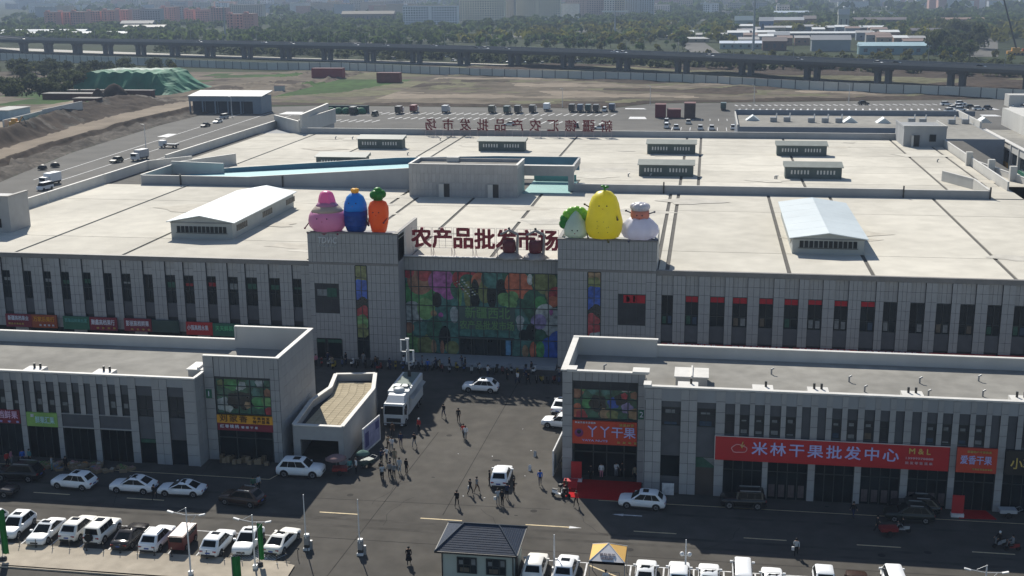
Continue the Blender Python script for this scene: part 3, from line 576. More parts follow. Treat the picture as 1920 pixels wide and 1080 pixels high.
bluew = M('blue_painted_wall',(.1,.2,.27),.6,var=.12,scale=.3); tealf = M('teal_ramp_floor',(.1,.3,.28),.5,var=.12,scale=.3); bluef = M('pale_blue_ramp_floor',(.17,.4,.44),.6,var=.1)
wallseg('ramp_wall',(-101,229.5),(-60,229.5),13.1,14.4,m=bluew,z1b=17.4); wallseg('ramp_wall',(-60,229.5),(-40,229.5),13.1,17.4,m=bluew,z1b=18); wallseg('ramp_wall',(-40,229.5),(-23.8,229.5),15.5,18,m=bluew,z1b=18)
b = MB(); b.add([(-104,217.3,13.45),(-54,217.3,16.6),(-54,229.3,16.6),(-104,229.3,13.45)],[(0,1,2,3)],bluef); part(b,'ramp_floor',hall)
b = MB(); b.box(-32.6,-24,214,229,13.41,13.44,tealf); b.box(-32.6,-24.4,229.3,229.6,13.4,14.6,tealf); part(b,'teal_floor_coating',hall)
b = MB(); b.box(-24.6,-23.6,217.2,218.2,13.4,16.2,clad); b.box(-32.8,-23.6,217.2,218.2,16.2,18,clad); b.box(-24,-23.6,218.2,229.5,16.8,18,clad_s); b.box(-32.9,-23.5,217.1,218.3,18,18.1,capm); part(b,'ramp_portal',hall)
# penthouse on the roof
bud2 = Budget(150)
b = MB(); b.box(-52.4,-32.7,209,217.4,13.3,18.6,clad_s); b.box(-52.4,-52.1,209,217.4,18.6,19.25,clad_s); b.box(-33,-32.7,209,217.4,18.6,19.25,rend_l); b.box(-52.1,-33,209,209.3,18.6,19.25,clad_s); b.box(-52.1,-33,217.1,217.4,18.6,19.25,clad_s)
b.box(-52.5,-32.6,208.9,209.35,19.25,19.33,capm); b.box(-33.05,-32.6,209.4,217.5,19.25,19.33,capm); b.box(-52.5,-52.05,209.4,217.5,19.25,19.33,capm); b.box(-52.1,-33,209.3,217.1,18.6,18.66,roofg); b.box(-47,-44.8,216.2,217.6,18.7,19.5,rend_l)
part(b,'roof_penthouse',hall)
for x0,x1,z0,z1 in ((-52.4,-47.4,13.4,16),(-45.3,-38.5,13.4,16),(-36.4,-32.7,13.4,16),(-52.4,-32.7,16,19.2)): panels(hall,x0,x1,z0,z1,209,.7,1.6,clad,bud2,th=.04)
flush(bud2, hall)
for x in (-46.9,-38): b = MB(); b.box(x,x+.9,208.6,208.66,13.4,15.8,rend_l); b.box(x+.9,x+1.9,208.95,209.0,13.4,15.8,black); part(b,'penthouse_door',hall)
# left edge stair house and right rear stair house
b = MB(); b.box(-119,-106.3,169.4,175,13.3,18.6,clad_s); b.box(-119,-106.2,169.3,169.6,18.6,19.1,clad_s); b.box(-106.6,-106.2,169.6,175,18.6,19.1,clad_s); b.box(-119,-106.1,169.2,169.7,19.1,19.2,capd); b.box(-106.7,-106.1,169.7,175.1,19.1,19.2,capd); b.box(-110,-107.8,169.3,169.38,14.2,15.6,glass); part(b,'roof_stair_house',hall)
b = MB(); b.box(44.9,54.3,287.5,300.5,13,17.6,rend); b.box(44.8,54.4,287.4,287.7,17.6,18.1,rend); b.box(44.8,45.1,287.7,300.5,17.6,18.1,rend); b.box(54.1,54.4,287.7,300.5,17.6,18.1,rend_l); b.box(44.7,54.5,287.3,287.8,18.1,18.2,capm)
b.box(47,48.4,287.3,287.45,13.4,16,black); b.box(46.6,47,286.6,287.4,13.4,16,rend_l); b.box(50.6,52,287.3,287.45,14.6,16.2,glass); part(b,'rear_stair_house',hall)
# rooflight structures
def vent(x0, y0, nm, depth=7.0):
    L_ = 10.6; v = thing('roof_vent_house', nm, 'roof vent', (x0+L_/2, y0+depth/2, 13.4), group='long louvred vent houses on the rear roof')
    b = MB(); b.box(x0,x0+L_,y0,y0+depth,13.4,15.6,M('vent_grey_green',(.1,.125,.12),.7)); part(b,'wall',v)
    b = MB(); b.prism([(x0-.3,y0-.4),(x0+L_+.3,y0-.4),(x0+L_+.3,y0+depth+.3),(x0-.3,y0+depth+.3)],15.6,15.8,M('vent_roof_sheet',(.2,.22,.2),.6),z2=[15.72,15.72,16.3,16.3]); part(b,'roof',v)
    for s in (1.0, 5.9):
        for k in range(6): ln('louvre', ubox(capm), v, (x0+s+k*.62+.2-v.location.x, y0-.03-v.location.y, 14.65-13.4), scale=(.3,.05,.75))
for x0, y0, nm in ((-80.3,272.2,'small vent house in the far row, leftmost of four on the rear roof'),(-51.3,270.7,'vent house in the far row behind the blue ramp penthouse'),(-12.8,269.3,'vent house in the far row behind the yellow pear inflatable'),(15.5,269,'rightmost vent house of the far row on the roof'),
    (-80.5,241.8,'vent house half hidden behind the blue ramp wall'),(-12.8,236.9,'vent house in the near row, just past the mid parapet, left one'),(15.4,236.7,'vent house in the near row, right one above the gabled roof house')): vent(x0, y0, nm, 3.2)
def gable(name, label, x0, x1, y0, y1, ze, zr):
    v = thing(name, label, 'roof house', ((x0+x1)/2, (y0+y1)/2, 13.4))
    xm = (x0+x1)/2; b = MB()
    wl = M('roof_house_wall',(.36,.38,.37),.7,var=.06)
    b.box(x0+.3,x1-.3,y0+.3,y1-.3,13.4,14,wl); b.add([(x0+.3,y0+.3,14),(x1-.3,y0+.3,14),(x1-.3,y0+.3,ze),(xm,y0+.3,zr-.1),(x0+.3,y0+.3,ze),(x0+.3,y1-.3,14),(x1-.3,y1-.3,14),(x1-.3,y1-.3,ze),(xm,y1-.3,zr-.1),(x0+.3,y1-.3,ze)],[(0,1,2,3,4),(9,8,7,6,5),(1,6,7,2),(5,0,4,9)],wl)
    part(b,'wall',v)
    for sx, xa, xb in ((-1,x0-.2,xm),(1,xm,x1+.2)):
        for k in range(6):
            ya = y0-.2+(y1-y0+.4)*k/6; yb = y0-.2+(y1-y0+.4)*(k+1)/6-.05
            za, zb = (ze,zr) if sx < 0 else (zr,ze)
            b = MB(); b.add([(xa,ya,za),(xb,ya,zb),(xb,yb,zb),(xa,yb,za),(xa,ya,za+.12),(xb,ya,zb+.12),(xb,yb,zb+.12),(xa,yb,za+.12)],[(0,3,2,1),(4,5,6,7),(0,1,5,4),(1,2,6,5),(2,3,7,6),(3,0,4,7)],whiter); part(b,'roof_panel',v)
    wd = x1-x0-2.4
    for k in range(12): ln('louvre', ubox(glass), v, (x0+1.2+wd*(k+.5)/12-v.location.x, y0+.27-v.location.y, 1.4), scale=(wd/12-.14,.06,.95))
    b = MB(); b.box(x0+1.1,x1-1.1,y0+.2,y0+.26,14.2,14.28,black); b.box(x0+.25,x1-.25,y0+.18,y0+.3,ze-.15,ze,M('fascia',(.2,.21,.21),.6)); part(b,'sill',v)
    for g3 in range(3):
        yc = y0+4+(y1-y0-6)*g3/2
        for k in range(6): ln('side_louvre', ubox(glass), v, (x1-.27-v.location.x, yc-1.8+k*.75-v.location.y, 1.4), scale=(.06,.5,.9))
        ln('side_louvre', ubox(glass), v, (x0+.27-v.location.x, yc-v.location.y, 1.3), scale=(.08,1.2,.9))
gable('gabled_roof_house','long gabled roof house with white sheet roof on the left half of the market roof',-79.8,-69.4,168.3,196.5,15.9,16.9)
gable('gabled_roof_house','broad gabled roof house with white sheet roof on the right half of the market roof',12.1,22.4,168.2,197,15.6,16.4)
for y, x in ((258,53.5),(247,55.5),(238,57.5),(228,60)): b = MB(); b.box(x-.6,x+.6,y-.6,y+.6,13.4,16.2,rend_l); part(b,'roof_pier',hall)
wallseg('parapet',(54.2,258),(61,222),13.1,14.6); wallseg('ramp_wall',(44.5,236.5),(48.3,227),13.3,15.3); wallseg('ramp_wall',(48.3,227),(48.9,217.3),13.3,15.3,z1b=14.9)
ORD = ['first','second','third','fourth','fifth','sixth','seventh','eighth','ninth','tenth','eleventh']
# letters on roof frames
lred = M('roof_letter_red',(.27,.016,.028),.5,var=.05); lsteel = M('letter_frame_steel',(.45,.38,.38),.5)
def roof_letters(chars, xs, z0, h, y, nm, flip=False, grp=None, lab=''):
    for i, (c, x) in enumerate(zip(chars, xs)):
        t = thing('roof_letter', lab % (ORD[i], c), 'sign letter', (x, y, z0), group=grp)
        if flip: t.rotation_euler.z = math.pi
        me = text_mesh(c, h*1.06, lred if not flip else M('rear_letter_red',(.15,.02,.025),.6), .12, .035 if not flip else .018); vs_ = me.vertices
        xa = [v.co.x for v in vs_]; ya = [v.co.y for v in vs_]
        if not xa: continue
        k = h/max(max(ya)-min(ya), 1)
        ln('character', me, t, (-(max(xa)+min(xa))/2*k, -.15, 1.35-min(ya)*k), rot=(rad(90),0,0), scale=(k,k,1))
        b = MB()
        for dx in (-h*.48, -h*.16, h*.16, h*.48): b.box(dx-.02,dx+.02,.02,.06,1.3,1.35+h,lsteel)
        for dz in (0,.33,.66,1): b.box(-h*.48,h*.48,.03,.07,1.33+h*dz,1.37+h*dz,lsteel)
        for dx in (-h*.45, h*.45): b.box(dx-.03,dx+.03,0,.06,0,1.35,lsteel); b.tube((dx,.05,1.3),(dx,1.1,.0),.03,lsteel,4); b.box(dx-.12,dx+.12,-.1,1.2,-.02,.03,lsteel)
        b.build('letter_frame', t, loc=(0,0,0))
roof_letters('农产品批发市场', [-38.2,-35.3,-32.35,-29.35,-26.4,-23.5,-20.6], 13.8, 2.85, 158.5, '', lab='dark red roof letter above the glazed entrance, %s from the left, reading %s', grp=None)
roof_letters('新疆德汇农产品批发市场', [-24.3-4.45*i for i in range(11)], 13.4, 2.9, 298.6, '', flip=True, lab='red character facing away on the rear roof edge, %s from the right, reading %s')
# ------------------------------------------------ low shop blocks in front
def strip_block(root, strips, wide, zc, zsig0, zsig1, wz0, wz1, ztop, y, bud, shops):
    # strips: (x0,x1,to_ground); wide gap list index handled by caller
    for i, (x0, x1, gnd) in enumerate(strips):
        zb = .05 if gnd else zsig1
        b = MB(); b.box(x0+.01,x1-.01,y+.03,y+.4,zb,ztop,joint); b.build('pier', root)
        n = 2 if x1-x0 > 1.3 else 1
        panels(root, x0, x1, zb, ztop, y+.03, (x1-x0)/n, 1.17, clad, bud, th=.05)
def low_left():
    t = thing('shop_block', 'low grey shop block on the left with green number one plate', 'shop building', (-63, 114.4, 0))
    y = 114.4; bud = Budget(300)
    b = MB(); b.box(-95,-52.75,y+.42,128.3,0,8.9,rend); b.box(-95,-52.75,y+.3,y+.42,0,9.7,joint); b.box(-52.8,-52.7,y,117,0,9.7,clad_s)
    b.box(-95,-53.3,128,128.3,8.9,10.2,rend_l); b.box(-53.3,-44.15,128,128.3,9.2,11.8,rend_l); b.box(-52.6,-44.2,116.95,128,0,9.2,rend); b.build('wall', t)
    b = MB(); b.box(-95,-53.4,y+.45,128,8.9,8.96,roofg); b.box(-53.4,-44.4,117,128,9.2,9.26,roofg); b.build('roof', t)
    b = MB(); b.box(-95,-52.65,y-.08,y+.36,9.86,10.04,capm); b.box(-52.95,-52.6,y+.37,117,9.86,10.04,capm); b.box(-95,-52.7,y+.05,y+.42,8.9,9.86,rend)
    b.box(-95,-53.4,127.95,128.4,10.2,10.32,capm); b.box(-53.5,-44.05,127.95,128.4,11.8,11.92,capm); b.box(-44.55,-44.05,116.6,127.94,11.8,11.92,capm); b.box(-52.6,-44.56,116.6,117,11.8,11.92,capm); b.box(-53.5,-53.3,127.9,128.45,10.2,11.8,rend_l)
    b.build('parapet_coping', t)
    b = MB(); b.box(-44.5,-44.15,117,128,9.2,11.8,rend_l); b.box(-44.5,-44.15,117,128,0,9.2,rend_l); b.box(-52.6,-44.15,116.75,117,9.3,11.8,joint); b.build('side_wall', t)
    panels(t, 116.72,128.3,0,11.78,-44.15,1.2,1.17,clad_s,bud,axis='y',side=1,th=.03,gap=.02)
    panels(t, y,116.7,0,9.8,-52.7,1.15,1.17,clad_s,bud,axis='y',side=1,th=.03)
    # corner piers and bands of the corner pavilion
    for a, c in ((-52.6,-51.45),(-45.15,-44.15)): b = MB(); b.box(a,c,116.68,116.95,0,11.8,joint); b.build('pier', t); panels(t,a,c,0,11.8,116.68,.6 if c > -50 else 1.15,1.17,clad,bud)
    panels(t,-51.45,-45.15,9.55,11.75,116.78,.62,1.9,clad,bud)
    xs = [-51.35,-50.5,-48.9,-47.5,-46,-45.2]
    b = MB(); b.box(-51.4,-45.15,116.86,116.9,0,9.5,glass); b.build('glazing', t)
    b = MB()
    for x in xs: b.box(x-.04,x+.04,116.72,116.8,5.35,9.5,frame_m)
    for z in (5.35,6.3,7.4,8.5,9.45): b.box(-51.4,-45.15,116.73,116.81,z,z+.07,frame_m)
    for x in (-51.35,-49.3,-47.2,-45.25): b.box(x-.05,x+.05,116.72,116.82,0,3.5,frame_m)
    b.box(-51.4,-45.15,116.73,116.81,2.6,2.7,frame_m); b.build('mullions', t)
    sm = MB(); y0 = 116.84
    for cx, cz, r, c in ((-48.2,7.4,5,'dgreen'),(-49.6,8.9,.9,'green'),(-48.4,8.6,.45,'pale'),(-47.4,8.9,.5,'teal'),(-46.4,9.0,.5,'pale'),(-50.6,6.4,.8,'pale'),(-50.1,6.0,.5,'white'),(-49.3,6.9,.9,'dark'),(-48.2,6.9,1.0,'dark'),(-47.9,6.4,.4,'tan'),(-46.6,6.8,.8,'green'),(-45.7,6.9,.6,'lime'),(-45.5,5.8,.5,'red'),(-45.6,7.9,.45,'peach'),(-47.2,5.7,.5,'dgreen'),(-50.8,8.8,.4,'olive'),(-48.8,8.3,.3,'white'),(-46.9,7.9,.5,'teal')):
        y0 -= .0015; clipdisc(sm,cx,cz,r,PC[c],y0,(-51.4,-45.15,5.4,9.45),lob=.12,ph=cx)
    sm.build('mural_print', t)
    sign(t,-51.4,-45.1,4.35,5.25,116.55,syel,[('刘家香',.85,M('sign_letters_brown',(.12,.05,.01),.5),.3,.55,.5),('干果批发',.36,M('sign_letters_brown',.1),.8,.72,.3),('特产坚果',.36,M('sign_letters_brown',.1),.8,.28,.3)])
    sign(t,-51.4,-45.1,3.5,4.33,116.6,sred,[('红枣核桃',.42,stxt,.22,.55,.34),('葡萄干果',.3,stxt,.58,.5,.3)])
    b = MB(); b.box(-51.3,-45.3,117.5,117.6,0,3.4,M('goods_shelves',(.14,.1,.06),.8,var=.6,scale=4)); b.build('shop_interior', t)
    o = MB(); o.box(-52.45,-51.8,116.56,116.63,7.1,8.1,sgreen); p = o.build('number_plate', t); text('1',.85,stxt,(-52.12,116.53,7.6),p)
    px = -4.345
    base = [(-74.47,-73.88,0),(-73.16,-72.48,1),(-71.73,-71.17,0),(-70.36,-69.74,0),(-68.87,-68.26,1),(-67.33,-66.78,0),(-65.97,-65.36,0),(-64.62,-63.89,1),(-63.16,-62.61,0),(-61.76,-61.15,0),(-60.3,-59.4,1),(-57.59,-55.85,1),(-54.05,-52.75,1)]
    left = [(x0+px*k-0, x1+px*k, g_) for k in (3,2,1) for x0, x1, g_ in ((-74.47+1.4,-73.88+1.4,0),(-73.16+.0,-72.48,1),(-71.73,-71.17,0))]
    strips = sorted([(x0+px*k, x1+px*k, g_) for k in (1,2,3,4) for x0, x1, g_ in base[1:4]]) + base
    strip_block(t, strips, None, 0, 3.8, 5.35, 5.4, 7.85, 9.8, y, bud, None)
    panel_gap = {(-72.48),(-65.36),(-63.89)}
    ss = sorted(strips)
    for a, c in zip(ss, ss[1:]):
        g0, g1 = a[1], c[0]; wide = g1-g0 > 1.4
        if g1-g0 < .2: continue
        pan = a[1] in panel_gap
        w0, w1 = (5.4, 7.8)
        if not pan:
            facade_window(t, g0, g1, w0, w1, y+.3, 2 if wide else 1, .3, dep=.1, extra=[(mcol[0],.1,.7,.3,.45+.2*RND.random())] if RND.random()<.5 else None)
            b = MB(); b.box(g0,g1,y+.2,y+.3,w1,9.8,cladd); b.build('spandrel_panel', t)
        else: b = MB(); b.box(g0,g1,y+.2,y+.3,5.35,9.8,cladd); b.build('spandrel_panel', t)
    for x0, x1 in ((-59.4,-57.59),(-55.85,-54.05)):
        b = MB(); b.box(x0,x1,y+.2,y+.3,2.85 if x0 < -57 else 2.9,5.38,cladd); b.build('spandrel_panel', t)
        b = MB(); b.box(x0,x1,y+.25,y+.31,.1,2.8,glass); b.box(x0,x1,y+.2,y+.26,2.4,2.8,mcol[2]) if x0 < -57 else None; b.build('door', t)
    G = [s for s in ss if s[2] and s[0] < -60.4]+[(-60.3,-59.4,1)]
    for a, c in zip(G, G[1:]):
        x0, x1 = a[1], c[0]
        b = MB(); b.box(x0,x1,y+.24,y+.3,0,3.7,glass)
        for k in range(5): xx = x0+(x1-x0)*k/4; b.box(xx-.03,xx+.03,y+.18,y+.24,0,3.7,frame_m)
        b.build('shop_front', t)
        if x0 > -68.5: b = MB(); b.box(x0,x1,y+.1,y+.22,3.85,5.3,cladd); b.box(x0-.02,x1+.02,y+.0,y+.2,3.72,3.86,clad); b.box(x0-.02,x1+.02,y,y+.2,5.3,5.38,clad); b.build('sign_board_blank', t)
    sign(t,-72.4,-68.8,3.75,5.35,y-.1,M('sign_lime',(.22,.4,.1),.5,var=.15),[('鲜果汇果',.85,M('sign_letters_aqua',(.5,.75,.75),.4),.6,.45,.62),('鲜',.4,stxt,.2,.75,None)],'green shop sign')
    sign(t,-77.6,-73.2,3.95,5.5,y-.1,sred,[('高档鲜果',.95,M('sign_letters_pink',(.75,.5,.7),.4),.6,.6,.7),('批发零售',.25,slil,.6,.12,.75)],'maroon shop sign')
    sign(t,-82,-77.7,3.95,5.5,y-.1,sgreen,[('水果批发',.9,stxt,.5,.6,.7)])
    b = MB(); b.box(-54.6,-52.2,117.2,119.6,8.96,10,rend_l); b.box(-54.75,-52.05,117.05,119.75,10,10.12,capm); b.box(-53.5,-53.3,117.1,119.8,10.12,10.35,capm); b.build('roof_hatch', t)
    for x in (-71.5,-63.4,-80): b = MB(); b.box(x-1.1,x+1,y+.5,y+2,8.96,9.98,capm); [b.tube((x+d,y+1.4,9.9),(x+d,y+1.4,10.5),.13,black,8) for d in (-.2,.5)]; b.build('roof_outlet', t)
    flush(bud, t)
low_left()
def low_right():
    t = thing('shop_block', 'low grey shop block on the right with the long red banner', 'shop building', (8, 114.2, 0))
    y = 114.2; bud = Budget(300)
    b = MB(); b.box(-5.2,60,y+.42,129,0,9.9,rend); b.box(-5.2,60,y+.3,y+.42,0,11.1,joint); b.box(-13.75,-5.3,118.2,128.7,0,9.9,rend); b.box(-13.75,-5.3,117,118.2,4.2,9.9,rend); b.box(-13.75,-12.7,117,118.2,0,4.2,rend); b.box(-6,-5.3,117,118.2,0,4.2,rend); b.box(-5.25,-5.18,y,117,0,11.3,clad_s); b.build('wall', t)
    b = MB(); b.box(-5.0,60,y+.6,128.7,9.9,9.96,roofg); b.box(-13.4,-5,117,128.4,9.9,9.95,roofg); b.build('roof', t)
    b = MB(); b.box(-5.2,60,128.7,129,9.9,11.2,rend_l); b.box(-13.75,-4.6,128.4,128.7,9.9,11.9,rend_l); b.box(-13.75,-13.35,117,128.4,9.9,11.85,rend_l); b.box(-13.75,-5.3,116.75,117,9.9,11.75,joint); b.box(-5.2,60,y+.03,y+.42,9.9,11.25,rend); b.build('parapet', t)
    b = MB(); b.box(-5.3,60,y-.1,y+.45,11.25,11.42,capm); b.box(-5.3,60,128.6,129.1,11.2,11.32,capm); b.box(-13.9,-4.5,128.3,128.8,11.9,12.05,capm); b.box(-13.9,-13.25,116.5,128.3,11.85,12,capm); b.box(-13.25,-5,116.5,117.05,11.78,11.93,capm)
    b.box(-13.3,-12.3,116.5,117.9,11.93,12.05,capm); b.box(-6.6,-4.9,116.4,117.9,11.93,12.1,capm); b.box(-5.35,-4.6,y-.1,y+1.2,11.42,11.55,capm); b.build('parapet_coping', t)
    panels(t,117,128.4,0,11.8,-13.75,1.2,1.17,clad_s,bud,axis='y',side=-1,th=.03)
    for a, c in ((-13.75,-12.7),(-6.0,-5.3)): b = MB(); b.box(a,c,116.63,116.95,0,11.78,joint); b.build('pier', t); panels(t,a,c,0,11.78,116.63,1.05,1.17,clad,bud)
    panels(t,-12.7,-6.0,10.8,11.75,116.75,.65,.95,clad,bud)
    b = MB(); b.box(-12.7,-6,116.86,116.9,6.6,10.8,glass); b.box(-12.7,-6,117.9,118,0,4.1,glass); b.box(-12.7,-6,118,118.05,0,4.1,black); b.build('glazing', t)
    b = MB()
    for x in (-12.62,-11.8,-9.94,-8.8,-7.02,-6.08): b.box(x-.045,x+.045,116.7,116.8,6.7,10.8,frame_m)
    b.box(-10.7,-10.63,116.7,116.8,7.7,8.9,frame_m)
    for z in (6.75,7.75,8.85,9.95,10.75): b.box(-12.7,-6,116.71,116.81,z,z+.06,frame_m)
    for x in (-12.6,-10.6,-9.2,-7.4,-6.1): b.box(x-.06,x+.06,117.6,117.7,0,4.1,frame_m)
    b.box(-12.7,-6,117.6,117.7,2.7,2.85,frame_m); b.build('mullions', t)
    sm = MB(); y0 = 116.84
    for cx, cz, r, c in ((-9,9,4,'dgreen'),(-12.4,7.4,.9,'orange'),(-12.4,9.6,.8,'peach'),(-11.2,8.4,.6,'green'),(-10.1,8.4,.9,'dark'),(-9.3,10,.7,'teal'),(-8.5,8.5,.6,'blue'),(-7.7,8.9,.7,'dark'),(-7.1,8,.6,'lilac'),(-7.4,9.3,.35,'red'),(-6.4,9.4,.4,'peach'),(-9.4,7.3,.6,'tan'),(-11.8,7,.6,'red'),(-8.6,7.2,.6,'olive'),(-6.4,7.4,.6,'tan'),(-10.6,10.1,.7,'teal'),(-11.7,10.3,.6,'lime'),(-7.2,10.3,.6,'pale')):
        y0 -= .0015; clipdisc(sm,cx,cz,r,PC[c],y0,(-12.65,-6.05,6.8,10.75),lob=.12,ph=cx)
    sm.build('mural_print', t)
    o = sign(t,-12.68,-6.05,4.05,6.58,116.5,sor,[('丫丫干果',1.3,slil,.6,.52,.74),('欢迎光临本店选购',.22,stxt,.2,.92,.32),('坚果炒货',.3,sgold,.84,.87,.22),('YAYA NUTS',.3,slil,.35,.16,.4),('批发零售',.24,sgold,.85,.12,.3)], 'orange shop sign above the red carpet')
    lg = MB(); lg.lathe([(.45,0),(.45,.03)],M('logo_violet',(.25,.06,.2),.5),(0,0,0),16); lg.lathe([(.22,.03),(.22,.05)],black,(0,.12,0),12); ln('logo', lg.mesh('logo'), o, Vector((-12.0,116.47,5.25))-wpos(o), rot=(rad(90),0,0))
    p = MB(); p.box(-5.95,-5.3,116.5,116.58,7.0,8.0,sgreen); q = p.build('number_plate', t); text('2',.85,stxt,(-5.62,116.46,7.5),q)
    S0 = [(-5.14,-3.52,1),(-1.63,-.02,1),(1.79,2.72,1),(3.65,4.16,0),(5.08,5.59,0),(6.51,7.07,1),(8.09,8.6,0),(9.56,10.12,0),(10.92,11.63,1),(12.39,12.99,0),(13.89,14.44,0),(15.38,16.03,1),(16.97,17.52,0),(18.36,18.95,0),(19.74,20.48,1),(21.31,21.85,0),(22.78,23.31,0),(24.19,24.82,1),(25.79,26.32,0),(27.24,27.77,0),(28.55,29.26,1),(30.1,30.65,0),(31.6,32.1,0),(33,33.7,1),(34.5,35,0),(36,36.5,0),(37.4,38.1,1),(39,39.5,0),(40.4,40.9,0),(41.8,42.5,1)]
    strip_block(t, S0, None, 0, 4, 6.55, 0, 0, 11.2, y, bud, None)
    pang = {10.12, 11.63, 18.95, 20.48, 27.77, 29.26, 36.5}
    for a, c in zip(S0, S0[1:]):
        g0, g1 = a[1], c[0]; wide = g1-g0 > 1.4
        if a[1] in pang: b = MB(); b.box(g0,g1,y+.2,y+.3,6.5,11.2,cladd); b.build('spandrel_panel', t); continue
        w0, w1 = (7.3,9.25) if wide else (6.7,8.75)
        facade_window(t,g0,g1,w0,w1,y+.3,2 if wide else 1,.62,dep=.1,extra=[(mcol[RND.choice((0,0,3,4))],.15,.8,.04,.3*RND.random()+.1),(mcol[0],.2,.7,.66,.72+.15*RND.random())] if RND.random()<.8 else None)
        b = MB(); b.box(g0,g1,y+.2,y+.3,w1,11.2,cladd); b.build('spandrel_panel', t)
        if not wide: b = MB(); b.box(g0,g1,y+.2,y+.3,6.4,w0,cladd); b.build('spandrel_panel', t)
    for x0, x1, d in ((-3.52,-1.63,0),(-.02,1.79,1)):
        b = MB(); b.box(x0,x1,y+.2,y+.3,4.1,7.28,cladd); b.build('spandrel_panel', t)
        if d: b = MB(); b.box(x0,x1,y+.25,y+.31,0,4.08,M('brown_door',(.06,.05,.045),.5)); b.box(x0,x1,y+.2,y+.27,3.0,4.05,mcol[2]); b.add([(x0+.7,y+.19,4.05),(x1,y+.19,4.05),(x1,y+.19,3.2)],[(0,2,1)],mcol[0]); b.build('door', t)
        else: b = MB(); b.box(x0,x1,y+.2,y+.3,.1,1.88,cladd); b.box(x0,x1,y+.24,y+.3,1.9,4.08,glass); b.build('window_panel', t)
    G = [s for s in S0 if s[2] and s[0] > 1]
    for i, (a, c) in enumerate(zip(G, G[1:])):
        x0, x1 = a[1], c[0]
        b = MB(); b.box(x0,x1,y+.24,y+.3,0,6.5,glass)
        for k in range(5): xx = x0+(x1-x0)*k/4; b.box(xx-.035,xx+.035,y+.17,y+.24,0,4.1,frame_m)
        b.box(x0,x1,y+.17,y+.24,2.9,2.98,frame_m); b.build('shop_front', t)
        for k in range(4):
            if i in (1,3,4) : ln('window_poster', ubox(M('pale_brown_poster',(.1,.08,.08),.7,var=.3,scale=2)), t, (x0+.45+k*.95-8, .14, .95), scale=(.6,.03,1.3))
    bt = [M('banner_red',(.47,.012,.018),.42,var=.06)]
    o = sign(t,1.85,24.1,4.12,6.6,y-.35,bt[0],[('米林干果批发中心',1.45,slil,.475,.52,.63),('M & L',.8,sgold,.875,.76,.09),('13999978888',.3,M('small_print_pink',(.7,.4,.45),.5),.875,.47,.115),('批发零售坚果',.3,M('small_print_pink',.5),.875,.27,.115)],'long red banner')
    b = MB(); b.box(1.8,24.15,y-.36,y-.3,6.6,6.66,capm); b.box(1.78,1.84,y-.37,y-.3,4.1,6.66,capm); b.build('banner_edge', o, loc=(0,0,0)).location = -wpos(o)
    lg = MB(); n = 16
    pts = [(3.9+.0, 0)]
    P = [(.75*math.cos(6.28*k/n)*(1+.1*math.sin(9*k)), .42*math.sin(6.28*k/n)*(1+.15*math.cos(5*k))) for k in range(n)]
    for a, c in zip(P, P[1:]+P[:1]): lg.tube((a[0],0,a[1]),(c[0],0,c[1]),.05,M('logo_line_pink',(.75,.35,.35),.5),5)
    for a, c in (((.2,.3),(.35,.75)),((.3,.1),(.1,.45)),((.25,.2),(.5,.45))): lg.tube((a[0],0,a[1]),(c[0],0,c[1]),.05,sgold,5)
    ln('logo', lg.mesh('logo'), o, Vector((4.2,y-.4,5.4))-wpos(o))
    sign(t,24.8,28.5,4.1,6.62,y-.35,sor,[('爱香干果',.95,slil,.48,.5,.78),('新疆特产干果批发',.25,sgold,.55,.85,.6),('坚果炒货批发零售',.2,sgold,.65,.15,.5)],'small orange shop sign')
    sign(t,29.3,33,4.1,6.55,y-.35,sblk,[('小郭',1.2,sgold,.42,.45,.6)],'black shop sign with gold lettering')
    sign(t,33.7,42,4.1,6.55,y-.35,sred2,[('干果批发',1.3,stxt,.5,.5,.6)])
    b = MB(); b.box(-2.3,.9,118.6,121.5,9.96,11,rend_l); b.box(-2.45,-.75,118.45,121.65,11,11.12,capm); b.box(-.6,1.05,118.45,121.65,11,11.12,capm); b.box(-.75,-.6,118.3,121.8,11.05,11.3,capm); b.build('roof_hatch', t)
    for x in (-1,6.3,11.6,20.5,30.5): b = MB(); b.box(x-1,x+1,y+.5,y+1.9,9.96,11.4,capm); [b.tube((x+d,y+1.3,11.3),(x+d,y+1.3,11.95),.12,black,8) for d in ((-.35,.35) if x > 10 else (.3,))]; b.build('roof_outlet', t)
    for x, yy in ((-10,123),(7.6,124),(15.4,122.5),(16.6,119.5),(22.5,123),(22.7,119),(28.6,124.5),(28,119.6)): b = MB(); b.tube((x,yy,9.95),(x,yy,10.55),.09,steel,8); b.tube((x,yy,10.5),(x+.25,yy,10.65),.09,steel,8); b.build('roof_vent_pipe', t)
    flush(bud, t)
low_right()
